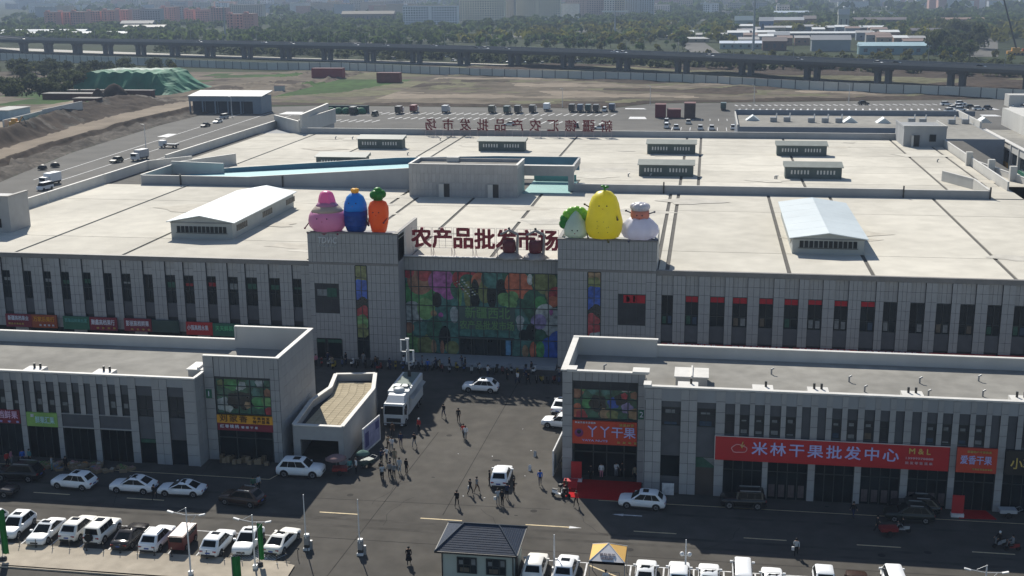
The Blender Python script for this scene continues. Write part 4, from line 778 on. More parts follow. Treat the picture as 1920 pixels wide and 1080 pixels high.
def ramp_house():
    t = thing('ramp_entrance', 'small skewed ramp house with tan tiled roof beside the mast truck', 'ramp building', (-40,117,0))
    P = [(-42.9,117.1),(-37.55,117.1),(-37.6,129.8),(-38.9,135.4),(-43.6,134.5),(-42.75,129.6),(-43.5,124.8)]
    tile = M('tan_roof_tile',(.4,.345,.245),.85,var=.12,scale=1.5,rnd=.08)
    b = MB()
    n = len(P)
    for i in range(1,n): b.seg(P[i], P[(i+1)%n], .35, 0 if i not in (99,) else 0, 4.3, clad_s)
    b.box(-42.9,-42.25,117.0,117.35,0,4.3,clad); b.box(-38.0,-37.4,117.0,117.35,0,4.3,clad); b.box(-42.25,-38,117,117.35,2.72,4.3,clad); b.build('wall', t)
    b = MB(); b.prism(P,3.45,3.5,joint); b.box(-42.2,-38,118,121,0.04,.06,asphalt); b.box(-42.4,-37.9,126,126.2,0,3.4,black); b.build('roof_deck', t)
    b = MB()
    for i in range(n): b.seg(P[i], P[(i+1)%n], .48, 4.302+.002*i, 4.42+.004*i, capm)
    b.build('parapet_coping', t)
    k = 0
    for j in range(24):
        ya = 117.5+j*.72
        xl = -42.5 if ya < 129 else -42.5-.2*(ya-129)*.9; xr = -37.95 if ya < 129.8 else -37.95-.24*(ya-129.8)
        if ya > 133.8: continue
        m_ = int((xr-xl)/.9)
        for i in range(m_):
            o = ln('roof_tile', ubox(tile), t, (xl+(i+.5)*(xr-xl)/m_+40, ya+.34-117, 3.55), scale=((xr-xl)/m_-.035,.68,.08)); k += 1
ramp_house()
# ------------------------------------------------ vehicles
KIND = {  # L, W, belt, H, cowl, roof front, roof rear, rear base, hood height
 'suv':   (4.6,1.88,.98,1.66,1.1,.25,-1.5,-2.16,.95),
 'bigsuv':(5.0,1.97,1.12,1.86,1.2,.45,-1.85,-2.38,1.12),
 'coupesuv':(4.7,1.9,.98,1.6,1.15,.2,-.95,-2.1,.95),
 'sedan': (4.8,1.84,.9,1.44,1.2,.15,-.85,-1.85,.86),
 'jeep':  (4.4,1.88,1.1,1.84,.75,.6,-1.95,-2.0,1.1),
 'van':   (4.7,1.72,1.15,1.92,1.95,1.35,-2.15,-2.28,1.2)}
pglass = carglass
def lerp(a, b, t): return a+(b-a)*t
def car_body(kind):
    L, W, belt, H, cowl, rf, rr, rb, hood = KIND[kind]; h = W/2; f = L/2; van = kind == 'van'; sed = kind == 'sedan'; jp = kind == 'jeep'
    b = MB(); P0 = Pm('slot', (.7,.7,.7))
    st = [(f,.4,hood*.74,h*.76),(f-.1,.27,hood*.9,h*.92),(f-.45,.24,hood*.98,h*.99),(cowl,.24,belt,h),(0,.22,belt+.01,h),(-f*.55,.22,belt+.03,h),(-f+.5,.25,belt+(.02 if not sed else .03),h*.98),(-f+.1,.3,(belt*.98 if not sed else belt*.97),h*.9),(-f,.42,belt*.8,h*.76)]
    rings = []
    for x, zb, zt, hw in st:
        zm = lerp(zb, zt, .55)
        rings.append([(x,-hw*.92,zb),(x,-hw,zm-.12),(x,-hw,zm+.05),(x,-hw*.955,zt-.05),(x,-hw*.86,zt),(x,0,zt+.025),(x,hw*.86,zt),(x,hw*.955,zt-.05),(x,hw,zm+.05),(x,hw,zm-.12),(x,hw*.92,zb)])
    n = 11; vs = [p for r in rings for p in r]; fs = []
    for j in range(len(rings)-1):
        for i in range(n): a = j*n+i; c = j*n+(i+1)%n; fs.append((a, a+n, c+n, c))
    b.add(vs, fs+[tuple(range(n)), tuple(range((len(rings)-1)*n, len(rings)*n))[::-1]], P0, True)
    # greenhouse hull
    def ring(xf, xr, hw, z, c): return [(xf,-hw+c,z),(xf,hw-c,z),(xf-c,hw,z),(xr+c,hw,z),(xr,hw-c,z),(xr,-hw+c,z),(xr+c,-hw,z),(xf-c,-hw,z)]
    g0 = ring(cowl,rb,h*.93,belt-.02,.1); g1 = ring(rf,rr,h*.78,H-.09,.1); g2 = ring(rf-.14,rr+.14,h*.68,H-.01,.1); g3 = ring(rf-.6,rr+.6,h*.3,H+.015,.1)
    vs = g0+g1+g2+g3; fs = []
    for j in range(3):
        for i in range(8): fs.append((j*8+i, j*8+(i+1)%8, (j+1)*8+(i+1)%8, (j+1)*8+i))
    fs.append(tuple(range(24,32))); b.add(vs, fs[8:], P0, True); b.add(vs, fs[:8], P0, False)
    me = b.mesh('car_body')
    def patch(q, u0, u1, v0, v1, off, m, name):
        (a0, a1, b1, b0) = [Vector(p) for p in q]; n_ = (a1-a0).cross(b0-a0).normalized()
        def pt(u, v): return lerp(lerp(a0,a1,u), lerp(b0,b1,u), v)
        o = MB(); A = [pt(u0,v0),pt(u1,v0),pt(u1,v1),pt(u0,v1)]; o.add([p+n_*off for p in A]+[p-n_*.01 for p in A], [(0,1,2,3),(4,5,1,0),(5,6,2,1),(6,7,3,2),(7,4,0,3)], m); return (name, o.mesh(name))
    parts = [patch((g0[0],g0[1],g1[1],g1[0]),.03,.97,.06,.94,.012,pglass,'windshield'), patch((g0[4],g0[5],g1[5],g1[4]),.07,.93,.25 if kind in ('suv','coupesuv') else .1,.9,.012,pglass,'rear_window')]
    wins = [(.03,.365),(.38,.665),(.68,.93)] if kind not in ('sedan','coupesuv') else [(.03,.47),(.485,.93)]
    for a, c in wins:
        parts.append(patch((g0[2],g0[3],g1[3],g1[2]),a,c,.1,.95,.012,pglass,'side_window')); parts.append(patch((g0[6],g0[7],g1[7],g1[6]),1-c,1-a,.1,.95,.012,pglass,'side_window'))
    return me, parts
def wheel_mesh(r=.34):
    b = MB(); b.tube((0,-.11,0),(0,.11,0),r,tyre,18); w_ = b.mesh('tyre')
    c = MB(); c.tube((0,-.125,0),(0,-.10,0),r*.62,rimm,14)
    for k in range(5): t = k*1.2566; c.obox((math.cos(t)*r*.3,-.13,math.sin(t)*r*.3),(r*.6,.02,.05),0,black,ry=-t)
    return w_, c.mesh('rim')
WM = wheel_mesh(); WB = wheel_mesh(.4)
CB = {}
def mbox(x0,x1,y0,y1,z0,z1,m,nm):
    b = MB(); b.box(x0,x1,y0,y1,z0,z1,m); return b.mesh(nm)
def car(kind, paint, label, x, y, rz, group=None, sunroof=False, rails=False, spare=False, nm=None, z=.04):
    if kind not in CB:
        L, W, belt, H, cowl, rf, rr, rb, hood = KIND[kind]; f = L/2; h = W/2
        me, parts = car_body(kind); ex = []
        for s in (-1,1):
            ex.append(('headlight', mbox(f-.28,f-.05,s*h*.62-.17,s*h*.62+.17,hood*.66,hood*.8,lampw,'headlight'), (0,0,0)))
            ex.append(('taillight', mbox(-f+.0,-f+.12,s*h*.66-.15,s*h*.66+.15,belt*.72,belt*.86,lampr,'taillight'), (0,0,0)))
            ex.append(('wing_mirror', mbox(cowl-.45,cowl-.25,s*(h+.1)-.1,s*(h+.1)+.1,belt+.0,belt+.16,None,'wing_mirror') if False else None, None))
        ex = [e for e in ex if e[1]]
        ex.append(('grille', mbox(f-.07,f+.012,-h*.4,h*.4,hood*.45,hood*.62,black,'grille'),(0,0,0)))
        ex.append(('bumper', mbox(-f-.03,-f+.12,-h*.7,h*.7,.3,.48,black,'bumper'),(0,0,0)))
        ex.append(('number_plate', mbox(-f-.04,-f+.05,-.22,.22,belt*.58,belt*.58+.13,M('plate_blue',(.03,.08,.3),.5),'number_plate'),(0,0,0)))
        ex.append(('sill', mbox(-f*.5,f*.5,-h-.01,h+.01,.2,.32,black,'sill'),(0,0,0)))
        mr = MB(); mr.obox((0,0,0),(.16,.24,.15),0,Pm('slot',.7)); CB[kind] = (me, parts, ex, mr.mesh('wing_mirror'))
    me, parts, ex, mir = CB[kind]; L, W, belt, H, cowl, rf, rr, rb, hood = KIND[kind]; f = L/2; h = W/2
    t = thing(nm or ('van' if kind == 'van' else 'parked_car'), label, 'van' if kind == 'van' else 'car', (x,y,z), rad(rz), group)
    bo = ln('body', me, t); slot(bo, 0, paint)
    for n_, m_ in parts: ln(n_, m_, t)
    for n_, m_, l_ in ex: ln(n_, m_, t, l_)
    for s in (-1,1): q = ln('wing_mirror', mir, t, (cowl-.35,s*(h+.08),belt+.08)); slot(q, 0, paint)
    big = kind in ('jeep','bigsuv'); wm = WB if big else WM; r = .4 if big else .34
    for sx in (1,-1):
        for s in (-1,1):
            w_ = ln('tyre', wm[0], t, (sx*f*.62,s*(h-.1),r), rot=(0,0,math.pi if s > 0 else 0)); w_.name = 'wheel'
            ln('rim', wm[1], w_)
            a = ln('wheel_arch', MB_arch(r), t, (sx*f*.62,s*(h-.055),r))
    if sunroof: ln('sunroof', mbox(lerp(rf,rr,.18),lerp(rf,rr,.5),-h*.4,h*.4,H-.0,H+.03,pglass,'sunroof'), t)
    if rails:
        for s in (-1,1): ln('roof_rail', mbox(rr+.3,rf-.25,s*h*.66-.03,s*h*.66+.03,H-.02,H+.06,steel,'roof_rail'), t)
    if spare:
        b = MB(); b.tube((-f-.28,.1,1.0),(-f-.02,.1,1.0),.38,tyre,18); ln('spare_wheel', b.mesh('spare_wheel'), t)
    return t
AR = {}
def MB_arch(r):
    if r not in AR: b = MB(); b.tube((0,-.06,0),(0,.06,0),r*1.17,black,18); AR[r] = b.mesh('wheel_arch')
    return AR[r]
white = Pm('white', (.84,.85,.85)); whitew = Pm('warm_white', (.82,.8,.74)); blackp = Pm('black', (.012,.012,.013), rough=.22); brownp = Pm('brown', (.05,.03,.022), rough=.25); bluep = Pm('navy', (.015,.02,.04), rough=.3); grn = Pm('dark_green', (.014,.02,.018), rough=.3); silver = Pm('silver', (.4,.41,.42)); redp = Pm('red', (.22,.02,.02)); dkb = Pm('dark_bronze', (.035,.03,.028), rough=.2)
R_ = CARS_ROAD
car('suv',white,'white SUV driving left, leftmost white car on the shaded road',-63.5,107.5,176,sunroof=True,nm='moving_car')
car('coupesuv',white,'white coupe SUV on the shaded road between the other two white cars',-56.9,107.4,180,sunroof=True,nm='moving_car')
car('sedan',white,'white sedan on the shaded road just left of the brown SUV',-51.6,107.3,-178,sunroof=True,nm='moving_car')
car('suv',brownp,'dark brown SUV with silver roof sheen at the shadow edge on the road',-44.7,106.0,171,rails=True,nm='moving_car')
car('bigsuv',white,'large white SUV standing before the open ramp house, pointing right',-41.2,113.75,1,sunroof=True)
car('suv',white,'white SUV beside the red carpet on the shaded road at right',-5.1,110.8,177,sunroof=True,nm='moving_car')
car('jeep',blackp,'black off-road car parked below the long red banner',4.7,112.2,-178,rails=True)
car('suv',grn,'dark green SUV with roof rails below the end of the long red banner',20.3,111.3,179,rails=True,nm='moving_car')
car('suv',blackp,'black SUV parked against the shop front behind the dark green one',21.2,113.2,179,rails=True)
car('suv',white,'white SUV turning in the shade before the mural entrance',-27.3,143.1,178,sunroof=True,nm='moving_car')
car('sedan',dkb,'dark bronze sedan at the left frame edge with sun glint on its bonnet',-70.7,104.6,2,nm='moving_car')
car('bigsuv',blackp,'black SUV parked in deep shade behind the dark bronze sedan',-70.4,108.7,180,rails=True)
car('suv',white,'white SUV with open plaza around it and people on both sides',-19.9,115.0,91)
car('sedan',white,'white car seen from behind at the side wall of the right block',-16.3,137.6,84,sunroof=True)
car('suv',white,'white car nose out of the right block wall in the sunlight',-15.6,131.6,170)
for a in [('suv',white,'white car cut by the left frame edge in the bottom left parking row',-66.5,96.8,-88,0,0,0),('suv',white,'white SUV facing the camera beside the green banner flag at far left',-63.6,96.9,-88,1,0,0),
 ('sedan',white,'white sedan facing the camera, third car of the bottom left row',-60.2,96.2,-88,1,0,0),('suv',whitew,'white SUV seen from behind, next to the boxy jeep',-57.5,97.2,90,1,0,0),
 ('jeep',whitew,'boxy white jeep with spare wheel on its tailgate',-54.9,96.9,89,1,0,1),('sedan',dkb,'dark bronze sedan seen from behind, between jeep and white SUV',-51.9,96.4,90,0,0,0),
 ('suv',white,'white SUV with roof rails beside the small red van',-49.1,96.2,90,0,1,0),('suv',white,'white SUV seen from behind, right of the empty bay',-43.15,96.1,89,1,0,0),
 ('coupesuv',white,'white SUV facing the camera beside the striped corner',-40.5,96.9,-87,1,0,0),('sedan',whitew,'cream white sedan at the end of the row by the barrier post',-37.45,97.4,84,1,0,0)]:
    car(a[0],a[1],a[2],a[3],a[4],a[5],'cars in the bottom left parking row',sunroof=a[6],rails=a[7],spare=a[8])
for k, (kd, p, x, lb, hd) in enumerate([('suv',whitew,-13.6,'boxy cream white car right behind the guardhouse',90),('suv',white,-10.9,'white SUV left of the orange canopy',88),('sedan',white,-4.0,'white hatchback first right of the canopy',90),('suv',white,-1.15,'white car beside the double globe lamp',90),('sedan',white,1.4,'low white car left of the tall white van',90),
 ('van',white,4.25,'tall white van with black mirrors in the bottom row',90),('sedan',white,6.75,'low white car right of the tall van',90),('suv',white,11.1,'white car facing the camera with dark windscreen in the bottom row',-90),('sedan',brownp,13.9,'brown car between white car and last white van',90),('van',white,16.9,'rightmost white van of the bottom row',92)]):
    car(kd,p,lb,x,95.4+.03*k+(0.5 if kd == 'van' else 0)+(.4 if k > 6 else 0),hd,'cars in the bottom right parking row',sunroof=(k in (1,2)))
# small red van
t = thing('small_red_van','small faded red box van in the bottom left parking row','van',(-46.55,96.2,.04),rad(90))
b = MB(); b.box(-1.6,1.5,-.72,.72,.35,1.6,Pm('deep_red',(.11,.01,.012))); b.box(-1.5,1.3,-.66,.66,1.6,1.66,Pm('faded_red',(.24,.12,.12))); b.build('body',t,loc=(0,0,0))
b = MB(); b.box(-1.64,-1.6,-.6,.6,1.1,1.6,glass); b.build('rear_window',t,loc=(0,0,0)); b = MB(); b.box(1.5,1.54,-.6,.6,1,1.6,glass); b.build('windshield',t,loc=(0,0,0))
for s in (-1,1): b = MB(); b.box(-.9,1.2,s*.73-.01,s*.73+.01,1.15,1.6,glass); b.build('side_window',t,loc=(0,0,0))
for x in (1,-1):
    for s in (-1,1): w_ = ln('wheel',WM[0],t,(x,s*.66,.34)); ln('rim',WM[1],w_,rot=(0,0,math.pi if s > 0 else 0))
# broadcast truck with mast
t = thing('mast_truck','white truck with telescopic mast and lamp frames parked beside the ramp house','truck',(-34.9,133.1,.04),rad(-90))
trw = Pm('truck_white',(.62,.64,.64)); b = MB()
b.box(-5,2.2,-1.25,1.25,.9,3.75,trw); b.build('box_body',t,loc=(0,0,0))
b = MB(); b.add([(2.5,-1.2,.5),(4.6,-1.2,.5),(4.6,1.2,.5),(2.5,1.2,.5),(2.5,-1.2,2.9),(4.35,-1.2,2.9),(4.35,1.2,2.9),(2.5,1.2,2.9),(4.6,-1.2,1.6),(4.6,1.2,1.6)],[(0,3,2,1),(4,5,6,7),(0,1,8,5,4),(1,2,9,8),(8,9,6,5),(2,3,7,6,9),(3,0,4,7)],trw)
b.add([(2.3,-1.1,2.9),(4.0,-1.1,2.9),(4.0,1.1,2.9),(2.3,1.1,2.9),(2.3,-1.0,3.6),(3.1,-.95,3.55),(3.1,.95,3.55),(2.3,1.0,3.6)],[(4,5,6,7),(0,1,5,4),(1,2,6,5),(2,3,7,6),(3,0,4,7)],trw); b.build('cab',t,loc=(0,0,0))
b = MB(); b.add([(4.615,-1.1,1.7),(4.615,1.1,1.7),(4.4,1.1,2.65),(4.4,-1.1,2.65)],[(0,1,2,3)],carglass); b.build('windshield',t,loc=(0,0,0))
b = MB(); b.box(4.6,4.66,-.85,.85,.75,1.25,black); b.build('grille',t,loc=(0,0,0)); b = MB(); b.box(4.5,4.72,-1.25,1.25,.35,.62,black); b.build('bumper',t,loc=(0,0,0))
for s in (-1,1):
    b = MB(); b.box(4.7,4.76,s*1-.14,s*1+.14,.42,.58,lampw); b.build('headlight',t,loc=(0,0,0)); b = MB(); b.box(4.3,4.5,s*1.4-.12,s*1.4+.12,1.7,2.4,black); b.build('wing_mirror',t,loc=(0,0,0))
    b = MB(); b.box(3,3.9,s*1.215-.01,s*1.215+.01,1.65,2.5,carglass); b.build('side_window',t,loc=(0,0,0))
    for x in (3.6,-2.6,-3.8): w_ = ln('wheel',WB[0],t,(x,s*1.1,.46),scale=(1.15,1.3,1.15)); ln('rim',WB[1],w_,rot=(0,0,math.pi if s > 0 else 0))
b = MB(); b.box(-4.8,1.2,-.95,.95,3.75,3.8,M('truck_deck',(.16,.2,.18),.7)); b.build('roof_deck',t,loc=(0,0,0))
for s in (-.45,.45): b = MB(); b.box(.1,1.0,s-.36,s+.36,3.8,3.98,steel); b.build('roof_hatch',t,loc=(0,0,0))
b = MB(); b.lathe([(.62,0),(.7,.12),(.5,.28),(.2,.34)],trw,(1.75,0,3.75),16); b.build('antenna_dome',t,loc=(0,0,0))
b = MB(); b.add([(-4.6,1.26,3.0),(2.1,1.26,3.0),(2.1,1.75,2.75),(-4.6,1.75,2.75)],[(0,1,2,3),(3,2,1,0)],trw); b.add([(1.2,1.27,3.2),(2.1,1.27,3.2),(1.9,1.4,1.2)],[(0,1,2),(2,1,0)],trw); b.build('awning',t,loc=(0,0,0))
b = MB(); b.tube((-3.3,0,3.8),(-3.3,0,4.6),.22,black); b.tube((-3.3,0,4.5),(-3.3,0,8.6),.1,steel); b.build('mast',t,loc=(0,0,0))
for z, s in ((6.9,-.5),(5.6,.2)):
    b = MB(); b.box(-3.4,-3.2,s-.5,s+.5,z,z+.06,trw); b.box(-3.4,-3.2,s-.5,s+.5,z+1.5,z+1.56,trw); b.box(-3.4,-3.2,s-.5,s-.35,z,z+1.5,trw); b.box(-3.4,-3.2,s+.3,s+.5,z,z+1.5,trw); b.build('lamp_frame',t,loc=(0,0,0))
b = MB(); b.box(-3.45,-3.1,-.35,.1,8.45,8.65,trw); b.build('camera_head',t,loc=(0,0,0))
# small far vehicles: one mesh each
def far_car_mesh(kind):
    b = MB(); P0 = Pm('slot',.7)
    if kind == 'truck':
        b.box(-3.2,1.2,-1.1,1.1,.9,3.1,P0); b.box(1.4,3.1,-1.05,1.05,.5,2.3,white_m); b.box(3.1,3.13,-.9,.9,1.4,2.1,carglass); b.box(-3.2,3,-.9,.9,.45,.9,black); L_ = (2.2,-2.2)
    elif kind == 'flatbed':
        b.box(-3.2,1.2,-1.1,1.1,.8,1.3,P0); b.box(1.4,3.1,-1.05,1.05,.5,2.3,white_m); b.box(3.1,3.13,-.9,.9,1.4,2.1,carglass); L_ = (2.2,-2.2)
    else:
        L, W, belt, H, cowl, rf, rr, rb, hood = KIND[kind]; f, h = L/2, W/2
        b.add([(f,-h,.3),(f,h,.3),(-f,h,.3),(-f,-h,.3),(f-.1,-h*.95,hood*.8),(f-.1,h*.95,hood*.8),(-f,h*.95,belt),(-f,-h*.95,belt),(cowl,-h*.97,belt),(cowl,h*.97,belt)],[(0,3,2,1),(0,1,5,4),(4,5,9,8),(8,9,6,7),(2,3,7,6),(1,2,6,9,5),(3,0,4,8,7)],P0)
        b.add([(cowl,-h*.9,belt),(cowl,h*.9,belt),(rb,h*.9,belt),(rb,-h*.9,belt),(rf,-h*.75,H),(rf,h*.75,H),(rr,h*.75,H),(rr,-h*.75,H)],[(0,1,5,4),(1,2,6,5),(2,3,7,6),(3,0,4,7)],carglass); b.add([(rf+.05,-h*.77,H),(rf+.05,h*.77,H),(rr-.05,h*.77,H),(rr-.05,-h*.77,H),(rf,-h*.7,H+.05),(rf,h*.7,H+.05),(rr,h*.7,H+.05),(rr,-h*.7,H+.05)],[(4,5,6,7),(0,1,5,4),(1,2,6,5),(2,3,7,6),(3,0,4,7)],P0); L_ = (f*.62,-f*.62)
    for x in L_:
        for s in (-1,1): b.tube((x,s*.85-.1,.34),(x,s*.85+.1,.34),.36,tyre,10)
    return b.mesh('far_vehicle')
FC = {}
def farcar(kind, p, x, y, rz, label, group=None, z=.05, nm=None, sc=1):
    if kind not in FC: FC[kind] = far_car_mesh(kind)
    o = ln(nm or ('far_truck' if kind in ('truck','flatbed') else 'far_car'), FC[kind], None, (x,y,z), rad(rz)); slot(o,0,p)
    if sc != 1: o.scale = (sc,)*3
    return tag(o, label, 'truck' if kind in ('truck','flatbed') else 'car', group)
farcar('truck',white,-171,293,-100,'white box truck on the west lane near the left roof stair house')
farcar('van',white,-168,285,-100,'white van beside the nearer box truck on the west lane')
farcar('truck',silver,-168.5,340,-100,'white box truck on the west lane behind a dark pickup')
farcar('suv',Pm('olive',(.1,.1,.07)),-173,334,-100,'olive car in front of the farther box truck')
farcar('flatbed',bluep,-172,368,170,'blue flatbed lorry crossing the west lane')
farcar('sedan',blackp,-184.5,427,-98,'black car on the west lane, nearest of three')
farcar('sedan',whitew,-185,440,-98,'cream car on the west lane, middle of three')
farcar('van',silver,-188.5,455,-98,'silver van on the west lane, farthest of three')
farcar('sedan',white,-146,325,85,'white car behind the roof parapet on the west side')
farcar('van',grn,-158,318,85,'dark green van behind the roof parapet on the west side')
darkt = Pm('dark_truck',(.05,.045,.04)); bluet = Pm('blue_truck',(.05,.08,.13)); gt = Pm('green_truck',(.03,.07,.06))
for i,(x,y,p,k) in enumerate([(-141.5,476,darkt,'truck'),(-131,470,Pm('olive',.1),'van'),(-123.5,480,darkt,'truck'),(-118.5,485,redp,'truck'),(-105,484,silver,'truck'),(-86,485,Pm('olive',.1),'truck'),(-79.5,483.5,gt,'truck'),(-75.5,486,darkt,'truck'),(-69.8,488,darkt,'truck'),(-65,496,white,'truck'),(-54.2,493,darkt,'truck'),(-50.7,492,bluet,'truck'),(-47.4,492,gt,'truck'),(-44.2,492,darkt,'truck'),(-41,493.5,white,'van'),(-38.1,495.5,bluet,'truck'),(6.8,503,gt,'truck')]):
    farcar(k,p,x,y,88,'%s truck or van in the far car park row, number %s from the left'%(p.name[6:].replace('_',' '),['one','two','three','four','five','six','seven','eight','nine','ten','eleven','twelve','thirteen','fourteen','fifteen','sixteen','seventeen'][i]),'lorries parked along the far edge of the rear car park')
for i,(x,y,p) in enumerate([(-14.5,451,silver),(-14,437,white),(-10.5,434,white),(-6.5,451,whitew),(-2,433,white),(2,433,white),(9.5,435,white)]):
    farcar('van' if i < 2 else 'suv',p,x,y,90,'small %s car behind the rear roof edge, %s from the left'%('white' if i else 'silver',['first','second','third','fourth','fifth','sixth','seventh'][i]),'cars parked just behind the rear roof edge')
for i,(x,y,p,a) in enumerate([(65.5,530,blackp,20),(98.8,529,white,10),(98.6,512,whitew,30),(105.2,532,white,0),(95.2,501,white,20),(102.4,520,white,40),(106.2,516,blackp,0),(107.7,510,white,15),(112,513,bluep,50),(100,506,white,10),(125,523.6,white,30),(128,519,silver,20)]):
    farcar('suv',p,x,y,a,'%s car in the cluster at the far right car park, %s one'%(p.name[6:].replace('_',' '),['first','second','third','fourth','fifth','sixth','seventh','eighth','ninth','tenth','eleventh','twelfth'][i]),'cars at the right end of the rear car park')
farcar('sedan',whitew,-71.6,440,175,'cream car in the lane behind the red rear roof letters'); farcar('suv',bluep,-46.6,436,100,'navy car behind the rear roof letters'); farcar('sedan',white,-37.5,431.5,170,'white car in the lane behind the last red rear letter')
# ------------------------------------------------ people
shirt0 = M('cloth_a',(.03,.03,.035),.85,var=.1); pants0 = M('cloth_b',(.02,.02,.025),.85,var=.1); shoe0 = M('shoes',(.02,.02,.02),.6,var=0)
def body_mesh(pose):
    J = dict(pel=(0,0,.95),sp=(0,.01,1.13),ch=(0,.0,1.34),nk=(0,.0,1.49),hd=(0,-.02,1.6),tp=(0,-.02,1.73),
      hl=(-.1,0,.9),kl=(-.11,-.02,.5),al=(-.11,.02,.09),tl=(-.12,-.15,.04),hr=(.1,0,.9),kr=(.11,-.02,.5),ar=(.11,.02,.09),tr=(.12,-.15,.04),
      sl=(-.19,0,1.41),el=(-.25,.03,1.14),wl=(-.24,-.06,.9),sr=(.19,0,1.41),er=(.25,.03,1.14),wr=(.24,-.06,.9))
    if pose == 'walk': J.update(kl=(-.1,-.2,.53),al=(-.1,-.22,.13),tl=(-.1,-.38,.1),kr=(.1,.06,.5),ar=(.11,.3,.14),tr=(.11,.17,.04),el=(-.25,.14,1.16),wl=(-.24,.2,.93),er=(.25,-.06,1.15),wr=(.22,-.25,.98))
    if pose == 'reach': J.update(el=(-.26,-.12,1.2),wl=(-.16,-.32,1.25),er=(.26,-.1,1.18),wr=(.18,-.34,1.15),hd=(0,-.07,1.59),tp=(0,-.09,1.72))
    if pose == 'sit': J.update(kl=(-.14,-.38,.92),al=(-.14,-.36,.5),tl=(-.14,-.5,.46),kr=(.14,-.38,.92),ar=(.14,-.36,.5),tr=(.14,-.5,.46),el=(-.24,-.1,1.2),wl=(-.22,-.38,1.12),er=(.24,-.1,1.2),wr=(.22,-.38,1.12))
    Rr = dict(pel=.15,sp=.13,ch=.165,nk=.065,hd=.1,tp=.07,hl=.1,kl=.062,al=.045,tl=.04,hr=.1,kr=.062,ar=.045,tr=.04,sl=.075,el=.048,wl=.035,sr=.075,er=.048,wr=.035)
    E = [('pel','sp'),('sp','ch'),('ch','nk'),('nk','hd'),('hd','tp'),('pel','hl'),('hl','kl'),('kl','al'),('al','tl'),('pel','hr'),('hr','kr'),('kr','ar'),('ar','tr'),('ch','sl'),('sl','el'),('el','wl'),('ch','sr'),('sr','er'),('er','wr')]
    for s, sg in (('l',-1),('r',1)):
        w_ = Vector(J['w'+s]); e_ = Vector(J['e'+s]); d = (w_-e_).normalized(); J['p'+s] = tuple(w_+d*.07); Rr['p'+s] = .03; E.append(('w'+s,'p'+s))
        for k in range(4): J['f%s%d'%(s,k)] = tuple(w_+d*(.14+(.02 if k in (1,2) else 0))+Vector((0,-.033+.022*k,0))); Rr['f%s%d'%(s,k)] = .009; E.append(('p'+s,'f%s%d'%(s,k)))
        J['t'+s+'h'] = tuple(w_+d*.08+Vector((-sg*.01,-.055,0))); Rr['t'+s+'h'] = .01; E.append(('w'+s,'t'+s+'h'))
    keys = list(J); me = bpy.data.meshes.new('person_skeleton'); me.from_pydata([J[k] for k in keys],[(keys.index(a),keys.index(b_)) for a,b_ in E],[])
    o = bpy.data.objects.new('person_skeleton', me); COL.objects.link(o)
    sm = o.modifiers.new('s','SKIN'); sb = o.modifiers.new('u','SUBSURF'); sb.levels = sb.render_levels = 1
    if not me.skin_vertices: me.attributes  # layer is created with the modifier
    lay = me.skin_vertices[0].data if me.skin_vertices else None
    if lay is None: raise RuntimeError('no skin layer')
    for i, k in enumerate(keys): lay[i].radius = (Rr[k], Rr[k]*(.72 if k in ('ch','sp','pel') else 1)); lay[i].use_root = (k == 'pel')
    bpy.context.view_layer.update(); r = bpy.data.meshes.new_from_object(o.evaluated_get(bpy.context.evaluated_depsgraph_get())); bpy.data.objects.remove(o)
    for m in (shirt0,pants0,skin,shoe0): r.materials.append(m)
    for p in r.polygons:
        c = p.center; hand = any((c-Vector(J['w'+s])).length < .04 or (c-Vector(J['p'+s])).length < .12 for s in 'lr')
        zhip = .95
        foot = min((c-Vector(J['a'+s])).length for s in 'lr') < .1 or min((c-Vector(J['t'+s])).length for s in 'lr') < .12
        if c.z > 1.47 or hand: i = 2
        elif foot: i = 3
        elif c.z < zhip and not (abs(c.x) > .185 and pose != 'sit'): i = 1
        else: i = 0
        p.material_index = i; p.use_smooth = True
    r.name = 'body'; return r
BM = {k: body_mesh(k) for k in ('stand','walk','reach','sit')}
hb = MB(); hb.lathe([(.02,.125),(.07,.115),(.105,.075),(.118,.02),(.112,-.03),(.1,-.05)],hairm,(0,.012,0),12,sx=.92); HM = hb.mesh('hair')
fb_ = MB(); fb_.add([(0,-.125,.0),(-.015,-.1,-.02),(.015,-.1,-.02),(0,-.1,.03)],[(0,1,2),(0,2,3),(0,3,1)],skin); fb_.obox((-.035,-.098,.02),(.02,.012,.012),0,black); fb_.obox((.035,-.098,.02),(.02,.012,.012),0,black); fb_.obox((0,-.095,-.045),(.045,.01,.01),0,redp); FM_ = fb_.mesh('face')
CL = {}
def cloth(c, nm):
    if nm not in CL: CL[nm] = M('cloth_'+nm, c, .85, var=.12, scale=4)
    return CL[nm]
CC = dict(black=(.014,.014,.016),navy=(.02,.03,.07),blue=(.03,.12,.45),red=(.42,.03,.03),white=(.65,.66,.66),grey=(.2,.21,.22),light=(.38,.42,.45),brown=(.09,.055,.035),khaki=(.22,.19,.13),pink=(.5,.2,.26),green=(.06,.14,.09),teal=(.1,.25,.25))
